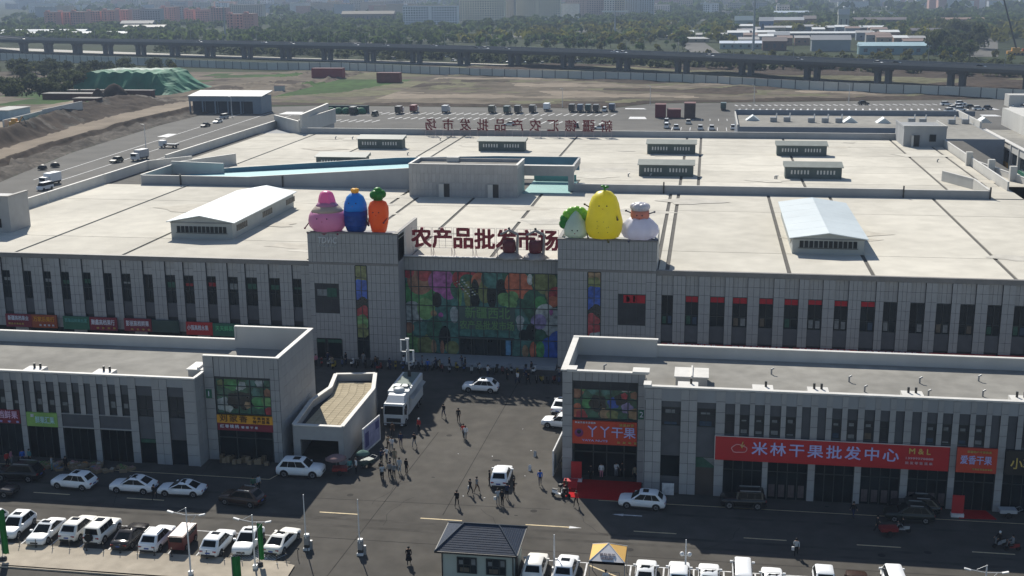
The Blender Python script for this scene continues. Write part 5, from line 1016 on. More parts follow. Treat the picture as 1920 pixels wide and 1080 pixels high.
def person(x, y, rz, shirt, pants, pose, label, group=None, sc=1, z=.04, bag=None, hat=None, skirt=False):
    t = thing('person', label, 'person', (x,y,z), rad(rz), group); t.scale = (sc,)*3
    b = ln('body', BM[pose], t); slot(b,0,cloth(CC[shirt],shirt)); slot(b,1,cloth(CC[pants],pants))
    dx = -.05 if pose == 'reach' else 0
    h = ln('hair', HM, t, (0,-.015+dx,1.63)); slot(h,0,cloth(CC[hat],hat)) if hat else None
    ln('face', FM_, t, (0,-.012+dx,1.63))
    if bag: q = MB(); q.box(-.14,.14,-.06,.06,-.34,0,cloth(CC[bag],bag)); q.build('bag', t, loc=(.27,-.06,.85))
    if skirt: q = MB(); q.lathe([(.2,1.0),(.24,.7),(.3,.42)],cloth(CC[pants],pants),(0,0,0),12,sy=.75); q.build('coat_skirt', t, loc=(0,0,0))
    return t
PL = PPL
def pp(k, *a, **kw): person(PL[k][0], PL[k][1], *a, **kw)
pp('plaza1',10,'black','black','stand','person in black standing in the sun near the shadow of the roof letters')
pp('plaza2',30,'red','black','walk','person in dark red walking down the middle of the plaza'); person(-25.9,126.0,20,'white','grey','walk','person in white beside the dark red walker on the plaza')
pp('plaza3',-20,'black','navy','walk','person in black at the edge of the big shadow on the plaza')
pp('red',-30,'red','black','stand','person in red jacket standing right of the mast truck cab',hat='white')
grp = 'people gathered in front of the mast truck'
for k, rz, s, p, po, lb in (('g1',160,'black','black','stand','person in black, leftmost of the tight group before the truck'),('g2',200,'grey','black','stand','person in grey jacket in the middle front of the group'),('g3',170,'grey','black','stand','person in grey with black trousers at the front right of the tight group'),
    ('g4',190,'light','light','stand','person all in pale grey standing just right of the tight group'),('g5',150,'black','black','stand','person all in black, rightmost of the front group'),('g6',-10,'white','grey','reach','person in white jacket at the truck shadow edge holding a camera'),('g7',40,'khaki','black','reach','person in khaki beside the white jacket at the truck bumper'),
    ('g8',10,'navy','navy','stand','person in navy at the shadow edge right of the truck bumper'),('g9',-20,'black','grey','walk','person in black with pale trousers walking right of the truck shadow'),('g10',5,'brown','black','stand','person in brown in the shade at the truck grille'),
    ('g11',60,'navy','black','reach','person in navy at the back left of the tight group'),('g12',-40,'white','navy','reach','person in white shirt behind the tight group'),('g13',0,'khaki','khaki','stand','person in khaki between the two halves of the group')): pp(k,rz,s,p,po,lb,group=grp)
person(-31.95,115.5,120,'navy','black','stand','person in navy squeezed in the centre of the tight group',group=grp); person(-32.3,113.6,200,'light','black','reach','person in pale jacket bending at the front of the tight group',group=grp)
pp('solo',175,'black','black','walk','person in black walking alone in the middle of the sunny yard')
pp('c1',140,'black','black','walk','person in black carrying a white bag near the white SUV',bag='white'); pp('c2',130,'grey','brown','walk','person in grey walking with the bag carrier')
pp('k1',-90,'black','black','stand','person in black at the left door of the white SUV on the plaza'); pp('k2',90,'black','black','stand','person in black at the right rear door of the white SUV'); pp('k3',170,'navy','black','reach','person in navy behind the boot of the white SUV'); pp('k4',200,'light','grey','reach','person in pale jacket bending behind the white SUV',bag='white'); pp('k5',150,'black','black','stand','person in black standing behind the pale jacket at the SUV boot')
pp('blue',10,'blue','navy','walk','person in bright blue jacket walking near the red carpet')
pp('redm',-30,'red','black','walk','person in red jacket walking off the red carpet into the road')
pp('door1',180,'black','black','stand','person in black in the glass doorway above the red carpet'); pp('door2',0,'white','pink','stand','person in white in the middle of the carpet doorway'); pp('door3',20,'black','black','stand','person in black at the right of the carpet doorway'); person(-8.2,117.6,30,'white','grey','reach','person in white bending beside the carpet doorway')
pp('shop1',-20,'khaki','black','stand','person in khaki at the pillar right of the carpet'); pp('m1',40,'khaki','black','stand','person in khaki at the left corner pier of the right block'); pp('m2',-30,'brown','black','reach','person in brown beside the red stall at the carpet')
pp('woman',10,'black','black','walk','woman in long black coat left of the guardhouse',skirt=True)
pp('b1',60,'light','black','stand','person in pale shirt behind the dark brown SUV'); pp('b2',20,'green','navy','stand','person in green behind the dark brown SUV')
pp('v1',-60,'white','black','stand','vendor in white shirt at the umbrella cart by the ramp house'); pp('v2',30,'teal','black','stand','vendor in dark teal at the umbrella cart by the ramp house')
pp('w1',180,'black','black','walk','person in black crossing the shaded road between white cars')
pp('s1',10,'light','black','stand','person in pale coat at the left produce stalls',bag='white'); pp('s2',100,'pink','grey','stand','person in pink at the left produce stalls'); pp('s3',-70,'light','teal','stand','person in light blue beside the piled produce'); pp('s4',60,'red','black','stand','person in red at the left frame edge by the stalls')
person(-72.2,112.4,30,'blue','navy','stand','person in blue smock by the pink figure at the stalls'); person(-71.5,112.6,-20,'teal','black','stand','person in teal by the pier at the left stalls'); person(-66.5,111.2,180,'black','black','stand','person in black behind the produce pile')
pp('r1',175,'light','black','walk','person in pale jacket walking on the shaded road at bottom right',bag='white'); pp('r2',100,'black','black','walk','person in black pushing a red cart on the right road'); pp('dark1',30,'black','navy','walk','person in dark clothes below the long red banner')
pp('p24',180,'black','black','stand','person in black behind the white cars at the right block wall')
# crowd and scooters before the hall
scg = 'electric scooters parked in front of the market hall'
def scooter(label, col, x, y, rz, group=None, basket=False):
    t = thing('electric_scooter', label, 'scooter', (x,y,.04), rad(rz), group)
    for wy in (-.55,.55): q = MB(); q.tube((-.05,wy,.22),(.05,wy,.22),.22,tyre,12); q.build('wheel', t, loc=(0,0,0))
    q = MB(); q.box(-.14,.14,-.3,.2,.3,.38,Pm('slot',.7)); q.add([(-.15,.1,.35),(.15,.1,.35),(.15,.6,.42),(-.15,.6,.42),(-.13,.12,.68),(.13,.12,.68),(.13,.62,.72),(-.13,.62,.72)],[(0,3,2,1),(4,5,6,7),(0,1,5,4),(1,2,6,5),(2,3,7,6),(3,0,4,7)],Pm('slot',.7)); q.add([(-.17,-.34,.35),(.17,-.34,.35),(.14,-.42,.95),(-.14,-.42,.95)],[(0,1,2,3),(3,2,1,0)],Pm('slot',.7))
    o = q.build('body', t, loc=(0,0,0)); slot(o,0,col)
    q = MB(); q.box(-.13,.13,.05,.65,.71,.8,black); q.build('seat', t, loc=(0,0,0))
    q = MB(); q.tube((0,-.52,.3),(0,-.4,1.05),.025,steel,6); q.tube((-.3,-.38,1.05),(.3,-.38,1.05),.02,black,6); q.build('handlebar', t, loc=(0,0,0))
    if basket: q = MB(); q.box(-.16,.16,.6,.9,.8,1.08,black); q.build('top_box', t, loc=(0,0,0))
    return t
sc_cols = [Pm('black',.01),Pm('red',.2),Pm('silver',.4),Pm('scooter_yellow',(.4,.3,.05)),Pm('scooter_blue',(.03,.08,.25)),Pm('white',.7),Pm('black',.01),Pm('black',.01)]
for i in range(30):
    x = -52+i*1.05+RND.uniform(-.2,.2)
    if -41 < x: x += 0
    c_ = sc_cols[i%8]; n_ = c_.name.replace('paint_','').replace('scooter_',''); scooter('%s electric scooter in the long parked row before the market hall'%n_, c_, x, 150.9+RND.uniform(-.4,.4)-(.8 if i%3==0 else 0), RND.choice((0,180))+RND.uniform(-25,25), '%s '%n_+scg, i%4==0)
for i in range(6): c_ = sc_cols[(i*3)%8]; n_ = c_.name.replace('paint_','').replace('scooter_',''); scooter('%s electric scooter in the cluster right of the entrance steps'%n_, c_, -20.8+i*.75, 147.6+RND.uniform(-.4,.4), RND.uniform(-30,30), n_+' scooters right of the entrance steps')
cg = 'shoppers in the shade before the market hall'
names = ['black','navy','grey','brown','khaki','white','light','red','blue']
spots = [(-51.4,150.2,'pink'),(-50.2,151.7,'navy'),(-48.9,149.6,'khaki'),(-47.6,151.5,'black'),(-45.2,151.8,'grey'),(-43.1,150.3,'brown'),(-41,149.8,'navy'),(-39.4,151.2,'white'),(-37.8,150.6,'black'),(-36.9,151.5,'grey'),(-35.8,150,'blue'),(-34.9,150.9,'navy'),(-34.2,150.2,'khaki'),(-33.1,151.2,'black'),(-31.6,152.2,'navy'),(-31,151.5,'black'),(-28.6,149.3,'light'),(-27.4,148.6,'white'),(-24.7,147.8,'black'),(-23.1,146.4,'white'),(-22,146.9,'navy'),(-21.9,150.8,'black'),(-21.6,146.1,'black'),(-18,149,'grey')]
posn = ['first','second','third','fourth','fifth','sixth','seventh','eighth','ninth','tenth','eleventh','twelfth','thirteenth','fourteenth','fifteenth','sixteenth','seventeenth','eighteenth','nineteenth','twentieth','twenty-first','twenty-second','twenty-third','twenty-fourth']
for i, (x, y, c) in enumerate(spots): person(x, y, RND.uniform(0,360), c, RND.choice(('black','navy','grey','black')), ('stand','walk','reach')[i%3], 'person in %s in the shaded crowd before the hall, %s from the left'%(c, posn[i]), group=cg)
# riders and carts
scooter('white electric scooter standing at the red stall by the carpet', white, -13.6, 111.9, 70); scooter('dark scooter parked next to the white one at the carpet', Pm('black',.01), -12.9, 112.1, 50, basket=True)
for lb, x, y, c, rz in (('rider in black on a small motorcycle near the dark green SUV',19.3,108.3,'black',-90),('rider in white helmet on a motorcycle at the right frame edge',27.5,106.4,'black',-60),('rider in grey on a red scooter at the right frame edge',28.5,105.8,'grey',-80)):
    s = scooter('motorcycle under the '+lb, redp if 'red' in lb else Pm('silver',.4), x, y, rz); person(x-.0, y, rz, c, 'black', 'sit', lb, z=-.12, hat='white' if 'white' in lb else None)
def cart(label, x, y, rz, col, load=None):
    t = thing('hand_cart', label, 'cart', (x,y,.04), rad(rz))
    q = MB(); q.box(-.8,.8,-.45,.45,.5,.85,col); q.build('tray', t, loc=(0,0,0))
    for s in (-1,1): q = MB(); q.tube((0,s*.5-.04,.3),(0,s*.5+.04,.3),.3,tyre,14); q.build('wheel', t, loc=(0,0,0))
    q = MB(); q.tube((.8,-.4,.7),(1.3,-.4,.95),.025,steel,6); q.tube((.8,.4,.7),(1.3,.4,.95),.025,steel,6); q.tube((1.3,-.4,.95),(1.3,.4,.95),.025,steel,6); q.build('handle', t, loc=(0,0,0)); return t
cart('low red hand cart pushed on the shaded right road',17.9,107.5,10,redp); cart('grey hand cart parked at the pier right of the small orange sign',29.7,113.2,5,silver); cart('dark food cart beside the open ramp house',-37.1,114.4,10,redp); cart('green goods trolley behind the leaning billboard',-34.9,116.7,60,gt)
# ------------------------------------------------ yard furniture
def guardhouse():
    t = thing('guardhouse','small guardhouse with slate blue hipped roof and two black framed windows at bottom centre','guardhouse',(-18.4,95.4,.04))
    wl = M('guardhouse_wall',(.42,.47,.42),.7,var=.05); slate = M('slate_roof',(.028,.042,.07),.6,var=.15,scale=3)
    b = MB(); b.box(-21.4,-15.2,93.1,97.9,.04,2.85,wl); b.box(-21.45,-21.35,93.03,93.1,.04,2.85,black); b.box(-15.25,-15.15,93.03,93.1,.04,2.85,black); b.build('wall',t)
    E0 = [(-21.95,92.55),(-14.75,92.55),(-14.75,98.45),(-21.95,98.45)]; RZ = 4.35; z0 = 2.95; r0, r1 = (-19.9,95.5), (-16.8,95.5)
    b = MB(); b.add([(*p,z0) for p in E0]+[(*r0,RZ),(*r1,RZ)],[(0,3,2,1),(0,1,5,4),(1,2,5),(2,3,4,5),(3,0,4)],slate); b.box(-21.97,-14.73,92.53,92.6,2.82,2.98,black); b.box(-14.8,-14.73,92.6,98.4,2.82,2.98,black); b.box(-21.97,-21.9,92.6,98.4,2.82,2.98,black); b.build('roof',t)
    tl = MB(); 
    for k in range(13):          # courses of slates as raised strips
        u = (k+.5)/13
        for (A,B_,C_,D_) in ((E0[0],E0[1],r1,r0),(E0[2],E0[3],r0,r1),(E0[1],E0[2],r1,r1),(E0[3],E0[0],r0,r0)):
            P = Vector((*A,z0)).lerp(Vector((*D_,RZ)),u); Q = Vector((*B_,z0)).lerp(Vector((*C_,RZ)),u); tl.tube(P+Vector((0,0,.01)),Q+Vector((0,0,.01)),.012,slate,4,smooth=False)
    stuff(tl.build('slate_courses',t))
    for a, c in ((E0[0],r0),(E0[1],r1),(E0[2],r1),(E0[3],r0)): b = MB(); b.tube((*a,z0+.03),(*c,RZ+.03),.07,M('ridge_slate',(.04,.055,.075),.6),6); b.build('ridge',t)
    b = MB(); b.tube((*r0,RZ+.03),(*r1,RZ+.03),.07,M('ridge_slate',.05),6); b.build('ridge',t)
    for x in (-20.1,-17.55): facade_window(t,x,x+1.75,.85,2.35,93.08,3,.5,dep=.08,extra=[(mcol[0],.1,.3,.55,.8),(mcol[0],.72,.93,.5,.9),(mcol[4],.15,.6,.08,.35)])
    b = MB(); b.box(-15.16,-15.1,94.2,95.2,.04,2.1,black); b.build('door',t)
guardhouse()
def canopy():
    t = thing('canopy_tent','square pop-up canopy with white and orange panels in the bottom right parking row','canopy',(-7.2,95.1,.04))
    c = [(-8.7,93.5),(-5.7,93.5),(-5.7,96.7),(-8.7,96.7)]; ap = (-7.2,95.1,3.5); wc = M('canopy_white',(.78,.74,.72),.7,var=.03); yc = M('canopy_orange',(.78,.47,.14),.7,var=.05)
    for i, m in ((0,wc),(1,yc),(2,wc),(3,yc)):
        a, d = c[i], c[(i+1)%4]; b = MB(); mid = ((a[0]+d[0])/2,(a[1]+d[1])/2)
        if m is wc and i == 0: b.add([(*a,2.55),(*d,2.55),ap],[(0,1,2)],m)
        else: b.add([(*a,2.55),(*d,2.55),ap],[(0,1,2)],m)
        b.add([(*a,2.3),(*d,2.3),(*d,2.55),(*a,2.55)],[(0,1,2,3),(3,2,1,0)],m); b.build('roof_panel',t)
    for p in c: b = MB(); b.tube((*p,.04),(*p,2.55),.035,steel,6); b.build('leg',t)
    for i in range(4): b = MB(); b.tube((*c[i],2.56),ap,.03,wc,5); b.build('rafter',t)
    text('移动支付',.34,M('canopy_print',(.3,.27,.3),.7),(-7.2,94.02,2.92),t,rot=(rad(31),0,0)); text('便民服务',.26,M('canopy_print',.3),(-7.2,93.72,2.74),t,rot=(rad(31),0,0))
canopy()
person(-7.3,93.6,10,'white','navy','reach','person in white and navy working under the orange canopy'); cart('small table cart with blue cover under the canopy',-6.6,93.4,90,Pm('table_blue',(.03,.09,.13)))
def barrier(x, y, lb):
    t = thing('barrier_gate',lb,'barrier',(x,y,.04)); b = MB(); b.box(-.3,.3,-.35,.35,0,.22,paint_w); b.box(-.22,.22,-.2,.2,.22,1.35,steel); b.box(-.24,.24,-.22,.22,.22,.5,black); b.build('cabinet',t,loc=(0,0,0))
    b = MB(); b.box(-.2,.2,-.18,.18,1.35,1.52,white_m); b.build('cabinet_lid',t,loc=(0,0,0)); b = MB(); b.tube((0,-.26,1.2),(-.02,-.26,5.5),.06,white_m,8,.04); b.build('boom',t,loc=(0,0,0))
    b = MB(); b.box(.28,.5,-.1,.1,0,.9,steel); b.build('card_reader',t,loc=(0,0,0))
barrier(-34.96,97.1,'barrier post with raised boom at the end of the parked row'); barrier(-29.8,96.8,'barrier post with raised boom standing alone in the yard entrance')
def lamp(x, y, h, lb, arms=True, globes=False):
    t = thing('street_lamp',lb,'lamp post',(x,y,.1)); b = MB(); b.tube((0,0,0),(0,0,h),.09,white_m,8,.05); b.box(-.18,.18,-.18,.18,0,.4,white_m); b.build('pole',t,loc=(0,0,0))
    if arms:
        for s in (-1,1):
            b = MB(); b.tube((0,0,h-.7),(s*1.35,-.1*s,h-.55),.035,white_m,6); b.tube((0,0,h-1.9),(s*.9,0,h-.65) if s > 0 else (0,0,h-1.3),.025,white_m,6); b.build('arm',t,loc=(0,0,0))
            b = MB(); b.obox((s*1.5,-.1*s,h-.53),(.55,.22,.1),0,white_m,ry=-.25*s); b.build('lamp_head',t,loc=(0,0,0))
        b = MB(); b.obox((-.4,0,h-.25),(.9,.03,.03),0,white_m,ry=-.5); b.build('finial',t,loc=(0,0,0))
    if globes:
        for s in (-1,1): b = MB(); b.ball((s*.32,0,h-1.35),.2,white_m); b.tube((0,0,h-1.5),(s*.32,0,h-1.5),.03,white_m,6); b.build('globe',t,loc=(0,0,0))
lamp(-43.45,90.7,6.4,'white street lamp with two long arms rising before the small red van'); lamp(-38.25,92.6,5.2,'white street lamp with green banner near the striped corner'); lamp(-12,95.9,3.5,'slender lamp post between the first two cars of the right row',False); lamp(-.62,96.5,3.5,'slender lamp with double white globes beside the white car',False,True)
lamp(24.5,97.9,2.2,'lamp post just cut by the bottom right frame edge')
gflag = M('green_banner',(.02,.2,.04),.7,var=.25,scale=1.5)
def flag(x, y, h, lb, rz=0, wd=.75):
    t = thing('banner_flag',lb,'banner flag',(x,y,.1),rad(rz)); b = MB(); b.lathe([(.35,0),(.35,.25),(.1,.4)],black,(0,0,0),10); b.build('base',t,loc=(0,0,0)); b = MB(); b.tube((0,0,.2),(0,0,h),.03,steel,6); b.build('pole',t,loc=(0,0,0))
    b = MB(); n = 8; b.add([(wd*k/n, .07*math.sin(k*1.3), z) for z in (.6, h-.1) for k in range(n+1)]+[(wd*k/n, .07*math.sin(k*1.3)+.02, z) for z in (.6, h-.1) for k in range(n+1)],[(k,k+1,n+2+k,n+1+k) for k in range(n)]+[(2*n+2+n+1+k,2*n+2+n+2+k,2*n+3+k,2*n+2+k) for k in range(n)],gflag); b.build('banner',t,loc=(0,0,0))
flag(-61.5,91,5.0,'tall green banner flag at the left frame edge',10,.62); flag(-38.95,89.2,2.9,'green banner flag on the pavement before the white SUV facing us',15); flag(-38.1,93.2,4.2,'green banner hanging on the lamp near the striped corner',5,.5)
for i in range(17):
    t = thing('parking_post','short black parking post in the line before the left parking row','bollard',(-63.2+i*1.66,93.75+RND.uniform(-.05,.05),.14),group='short black posts along the bottom left parking row'); b = MB(); b.tube((0,0,0),(0,0,.85),.035,black,6); b.build('pole',t,loc=(0,0,0)); b = MB(); b.box(-.09,.09,-.09,.09,0,.04,black); b.build('base_plate',t,loc=(0,0,0))
for x, y in ((-35.2,95.2),(-34.6,96.1),(-36,94.3)):
    t = thing('parking_post','short black post curving round the striped corner','bollard',(x,y,.04),group='short black posts round the striped corner'); b = MB(); b.tube((0,0,0),(0,0,.9),.035,black,6); b.build('pole',t,loc=(0,0,0))
def board(lb, p, q, h, m, lean=0):
    t = thing('billboard',lb,'billboard',((p[0]+q[0])/2,(p[1]+q[1])/2,.04)); b = MB(); b.seg(p,q,.12,.1,h,paint_w); b.build('frame',t)
    d = (Vector(q)-Vector(p)).normalized(); n = Vector((d.y,-d.x))*.075; P = Vector(p)+d*.2+n; Q = Vector(q)-d*.2+n
    b = MB(); b.add([(*P,.35),(*Q,.35),(*Q,h-.2),(*P,h-.2)],[(0,1,2,3)],m[0]); b.add([(*(P+d*.3+n*.1),.7),(*(P+d*1.3+n*.1),.7),(*(P+d*1.3+n*.1),h-.7),(*(P+d*.3+n*.1),h-.7)],[(0,1,2,3)],m[1]); b.add([(*(Q-d*1.2+n*.1),h-1.3),(*(Q-d*.2+n*.1),h-1.3),(*(Q-d*.2+n*.1),h-.4),(*(Q-d*1.2+n*.1),h-.4)],[(0,1,2,3)],m[1]); b.build('print',t)
board('white framed billboard with violet blue print leaning by the ramp house',(-36.15,119.9),(-35.5,124.6),3.1,(M('board_lilac',(.28,.28,.42),.6,var=.2,scale=1.5),M('board_violet',(.07,.07,.2),.6)))
board('white framed board seen edge on along the left wall of the right block',(-14.75,116.9),(-14.4,123.5),2.9,(mcol[0],mcol[3]))
# carpets, small stalls
def carpet(lb, pts): b = MB(); b.prism(pts,.035,.075,M('red_carpet',(.4,.008,.012),.85,var=.1,scale=3)); tag(b.build('red_carpet'),lb,'carpet')
carpet('big red carpet before the orange sign doorway',[(-12.9,111.9),(-5.3,111.7),(-5.5,116.6),(-12.6,116.6)]); carpet('small red carpet below the small orange sign',[(25.1,112.2),(28.6,112.4),(28,114.3),(25.4,114.3)])
def stall(lb, x, y, top, nm='market_stall', umbrella=None):
    t = thing(nm,lb,'stall',(x,y,.04)); b = MB(); b.box(-.7,.7,-.4,.4,.7,.82,top); b.build('table_top',t,loc=(0,0,0))
    for sx in (-.6,.6):
        for sy in (-.3,.3): b = MB(); b.box(sx-.03,sx+.03,sy-.03,sy+.03,0,.7,steel); b.build('leg',t,loc=(0,0,0))
    b = MB(); b.box(-.7,.7,-.42,-.4,.1,.7,top); b.build('cloth_front',t,loc=(0,0,0))
stall('small red stall at the left end of the big red carpet',-12.6,114.4,redbl); 
def umbrella(lb, x, y, m, r=1.3, h=2.1):
    t = thing('parasol',lb,'umbrella',(x,y,.04)); b = MB(); b.lathe([(r,h-.35),(r*.6,h-.08),(.03,h+.12)],m,(0,0,0),8); b.build('canopy',t,loc=(0,0,0)); b = MB(); b.tube((0,0,0),(0,0,h),.025,steel,6); b.build('pole',t,loc=(0,0,0)); b = MB(); b.lathe([(.25,0),(.25,.08)],black,(0,0,0),10); b.build('base',t,loc=(0,0,0))
umbrella('grey pink umbrella over the food cart by the ramp house',-37.6,114.7,M('umbrella_pink',(.25,.17,.17),.8),1.2,2.0); umbrella('green grey umbrella behind the vendors by the billboard',-35.2,116.6,M('umbrella_green',(.1,.17,.15),.8),.8,1.9)
def rollup(lb, x, y, m):
    t = thing('standing_sign',lb,'sign',(x,y,.04)); b = MB(); b.box(-.55,.55,-.04,.04,.35,2.2,m); b.build('print',t,loc=(0,0,0)); b = MB(); b.box(-.6,.6,-.25,.25,0,.35,paint_w); b.build('foot',t,loc=(0,0,0))
rollup('standing red sign with white foot at the small red carpet',25.0,112.6,sred2); rollup('red poster stand behind the stall at the big carpet',-12.2,116.0,sred2)
t = thing('white_box','square white board leaning on the pier right of the big carpet','box',(-2.7,113.9,.04)); b = MB(); b.box(-.6,.6,-.05,.05,0,1.25,paint_w); b.build('panel',t,loc=(0,0,0)); b = MB(); b.box(-.6,-.5,.05,.4,0,.1,steel); b.build('foot',t,loc=(0,0,0))
for lb, x, y in (('small folding sign alone on the sunny plaza',-17.4,122.3),('small white wet floor sign nearer the blue jacket',-17.4,118.3)):
    t = thing('folding_sign',lb,'sign',(x,y,.04)); 
    for s in (-1,1): b = MB(); b.obox((0,s*.14,.3),(.3,.02,.62),0,paint_w if 'wet' in lb else steel,rx=s*.4); b.build('board',t,loc=(0,0,0))
pcol = [Pm('produce_'+n,c) for n,c in (('tan',(.3,.22,.14)),('pale',(.42,.4,.36)),('green',(.1,.2,.06)),('pink',(.4,.2,.2)),('orange',(.45,.18,.04)),('blue',(.12,.2,.35)))]
for i in range(34):
    x = -71+RND.uniform(0,11.5); y = 111.3+RND.uniform(0,2.0); s = RND.uniform(.3,.55); m = pcol[i%6]; nmc = m.name[14:]
    t = thing('produce_crate','%s coloured produce crate in the heap before the left shops'%nmc,'crate',(x,y,.04),RND.uniform(0,3),group='%s produce crates heaped before the left shops'%nmc)
    b = MB(); b.box(-s,s,-s*.7,s*.7,0,s*.7,pcol[0]); b.build('crate',t,loc=(0,0,0)); b = MB(); [b.ball((RND.uniform(-s*.7,s*.7),RND.uniform(-s*.5,s*.5),s*.75),s*.22,m,6,k=4) for _ in range(6)]; stuff(b.build('produce',t,loc=(0,0,0)))
for i in range(14):
    x = -50.9+i*.4+RND.uniform(-.1,.1); t = thing('produce_crate','brown goods crate in front of the corner shop with yellow sign','crate',(x,116.0+RND.uniform(-.3,.3),.04),group='brown goods crates in front of the corner shop'); b = MB(); b.box(-.2,.2,-.25,.25,0,RND.uniform(.3,.9),pcol[0] if i%3 else M('goods_shelves',.1)); b.build('crate',t,loc=(0,0,0))
# ------------------------------------------------ inflatable vegetables
def inflat(nm, lb, x, y, z=17.5): return thing(nm, lb, 'inflatable', (x,y,z))
def prt(t, f, name): b = MB(); f(b); return b.build(name,t,loc=(0,0,0))
def face(t, zc, yc, sp=.45):
    for s in (-1,1): prt(t, lambda b: b.ball((s*sp,yc,zc),.09,black,8), 'eye')
    prt(t, lambda b: b.ball((0,yc-.04,zc-.4),.08,redbl,8,.6), 'mouth')
def limbs(t, pts, m):
    for p, q, n_ in pts: prt(t, lambda b: (b.tube(p,q,.09,m,6), b.ball(q,.15,m,8)), n_)
Y0 = 156.0
pk = M('inflatable_pink',(.8,.36,.58),.4,var=.06,leafy=1); pk2 = M('inflatable_magenta',(.8,.25,.5),.4,var=.06,leafy=1); cr = M('inflatable_cream',(.72,.58,.48),.4,var=.06,leafy=1); mar = M('inflatable_maroon',(.2,.015,.05),.4); 
t = inflat('onion_inflatable','large pink onion shaped inflatable, leftmost on the left tower',-50.7,Y0)
prt(t, lambda b: b.lathe([(.9,0),(1.9,.25),(2.5,1.0),(2.62,1.75),(2.5,2.4),(2.2,2.95)],pk,n=28,lob=.015,nl=9), 'body')
prt(t, lambda b: b.lathe([(2.2,2.95),(1.9,3.3),(1.55,3.7)],cr,n=28), 'collar'); prt(t, lambda b: b.lathe([(1.55,3.7),(1.35,3.95),(1.2,4.2)],pk,n=28), 'shoulder')
prt(t, lambda b: b.lathe([(1.15,3.9),(1.12,4.4),(.98,5.0),(.8,5.45),(.4,5.7)],pk2,n=30,lob=.1,nl=6), 'sprout'); prt(t, lambda b: b.lathe([(1.9,-.02),(1.95,.22)],mar,n=24), 'base_ring')
face(t,2.3,-2.55,.7); limbs(t,[((-2.5,-.4,1.4),(-3.1,-.6,.6),'arm'),((2.5,-.3,1.5),(2.9,-.6,.7),'arm'),((-1.5,-1.3,.2),(-2.3,-1.8,.15),'leg'),((1.5,-1.3,.2),(1.9,-1.9,.15),'leg')],mar)
bl = M('inflatable_sky_blue',(.03,.33,.78),.35,var=.06,leafy=1); bl2 = M('inflatable_deep_blue',(.01,.1,.48),.35,var=.12,scale=2,leafy=1); gold = M('inflatable_gold',(.8,.5,.08),.4,leafy=1)
t = inflat('blueberry_pod_inflatable','tall blue capsule shaped inflatable with golden crown, middle of the left tower',-46.7,Y0)
prt(t, lambda b: b.lathe([(.8,0),(1.25,.35),(1.58,1.3),(1.6,2.4),(1.62,3.2)],bl2,n=24,lob=.03,nl=5), 'lower_body'); prt(t, lambda b: b.lathe([(1.62,3.15),(1.5,4.1),(1.15,5.0),(.6,5.45),(.1,5.55)],bl,n=24), 'upper_body')
prt(t, lambda b: b.lathe([(.35,5.4),(.5,5.95),(.42,6.1),(.2,5.8)],gold,n=20,lob=.25,nl=5), 'crown')
for z in (1.0,1.7,2.4): prt(t, lambda b: b.lathe([(1.5+.03*z,z),(1.6+.03*z,z+.1),(1.5+.03*z,z+.2)],bl2,n=24), 'scale_ring')
face(t,4.3,-1.45,.5); limbs(t,[((-1.5,-.4,2),(-1.9,-.7,1.2),'arm'),((1.5,-.4,2),(1.95,-.7,1.2),'arm'),((-.6,-.9,.2),(-.8,-1.4,.1),'leg'),((.7,-.9,.2),(1.2,-1.3,.1),'leg')],black)
og = M('inflatable_orange',(.8,.19,.02),.4,var=.06,leafy=1); gr = M('inflatable_leaf_green',(.05,.34,.04),.4,var=.1,leafy=1)
t = inflat('carrot_inflatable','orange carrot shaped inflatable with green leaf tuft, rightmost on the left tower',-43.5,Y0)
prt(t, lambda b: b.lathe([(.7,0),(1.0,.3),(1.28,1.5),(1.4,2.7),(1.38,3.6),(1.1,4.3),(.5,4.6)],og,n=24), 'body')
for a in range(6): prt(t, lambda b: b.ball((.55*math.cos(a*1.047),.55*math.sin(a*1.047),5.4-.15*(a%2)),.62,gr,10,.95), 'leaf')
prt(t, lambda b: b.lathe([(.5,4.4),(.75,4.9),(.7,5.9),(.3,6.3)],gr,n=14), 'leaf_core'); limbs(t,[((-1.3,-.4,1.9),(-1.1,-1.2,1.5),'arm'),((1.3,-.4,2.2),(1.0,-1.2,1.7),'arm'),((-.5,-.8,.15),(-.7,-1.2,.1),'leg'),((.5,-.8,.15),(.8,-1.2,.1),'leg')],M('inflatable_dark_red',(.25,.03,.01),.4)); face(t,3.1,-1.36,.4)
cg_ = M('inflatable_pale_green',(.84,.9,.82),.4,var=.06,leafy=1); lg_ = M('inflatable_bright_green',(.35,.7,.08),.4,var=.08,leafy=1)
t = inflat('cabbage_inflatable','white and green cabbage shaped inflatable, leftmost on the right tower',-16.6,Y0)
prt(t, lambda b: b.lathe([(.9,0),(1.5,.4),(1.62,1.1),(1.3,2.1),(.7,3.1),(.1,3.7)],cg_,n=24), 'heart')
for a in range(9):
    th = math.pi*(a/8); r_ = 1.55
    prt(t, lambda b: b.ball((r_*math.cos(th)*1.05,.55,1.75+r_*math.sin(th)*1.15),.72,gr if a in (0,1,7,8) else lg_,10,.95), 'leaf')
prt(t, lambda b: b.ball((0,.8,2.3),1.5,lg_,14), 'inner_leaf'); face(t,1.3,-1.6,.35); limbs(t,[((1.5,-.5,.8),(1.7,-.9,.2),'arm'),((.6,-1.2,.2),(.7,-1.6,.05),'leg')],black)
yw = M('inflatable_yellow',(.85,.76,.05),.4,var=.06,leafy=1)
t = inflat('pear_inflatable','big yellow pear shaped inflatable with green stalk, tallest on the right tower',-12.9,Y0)
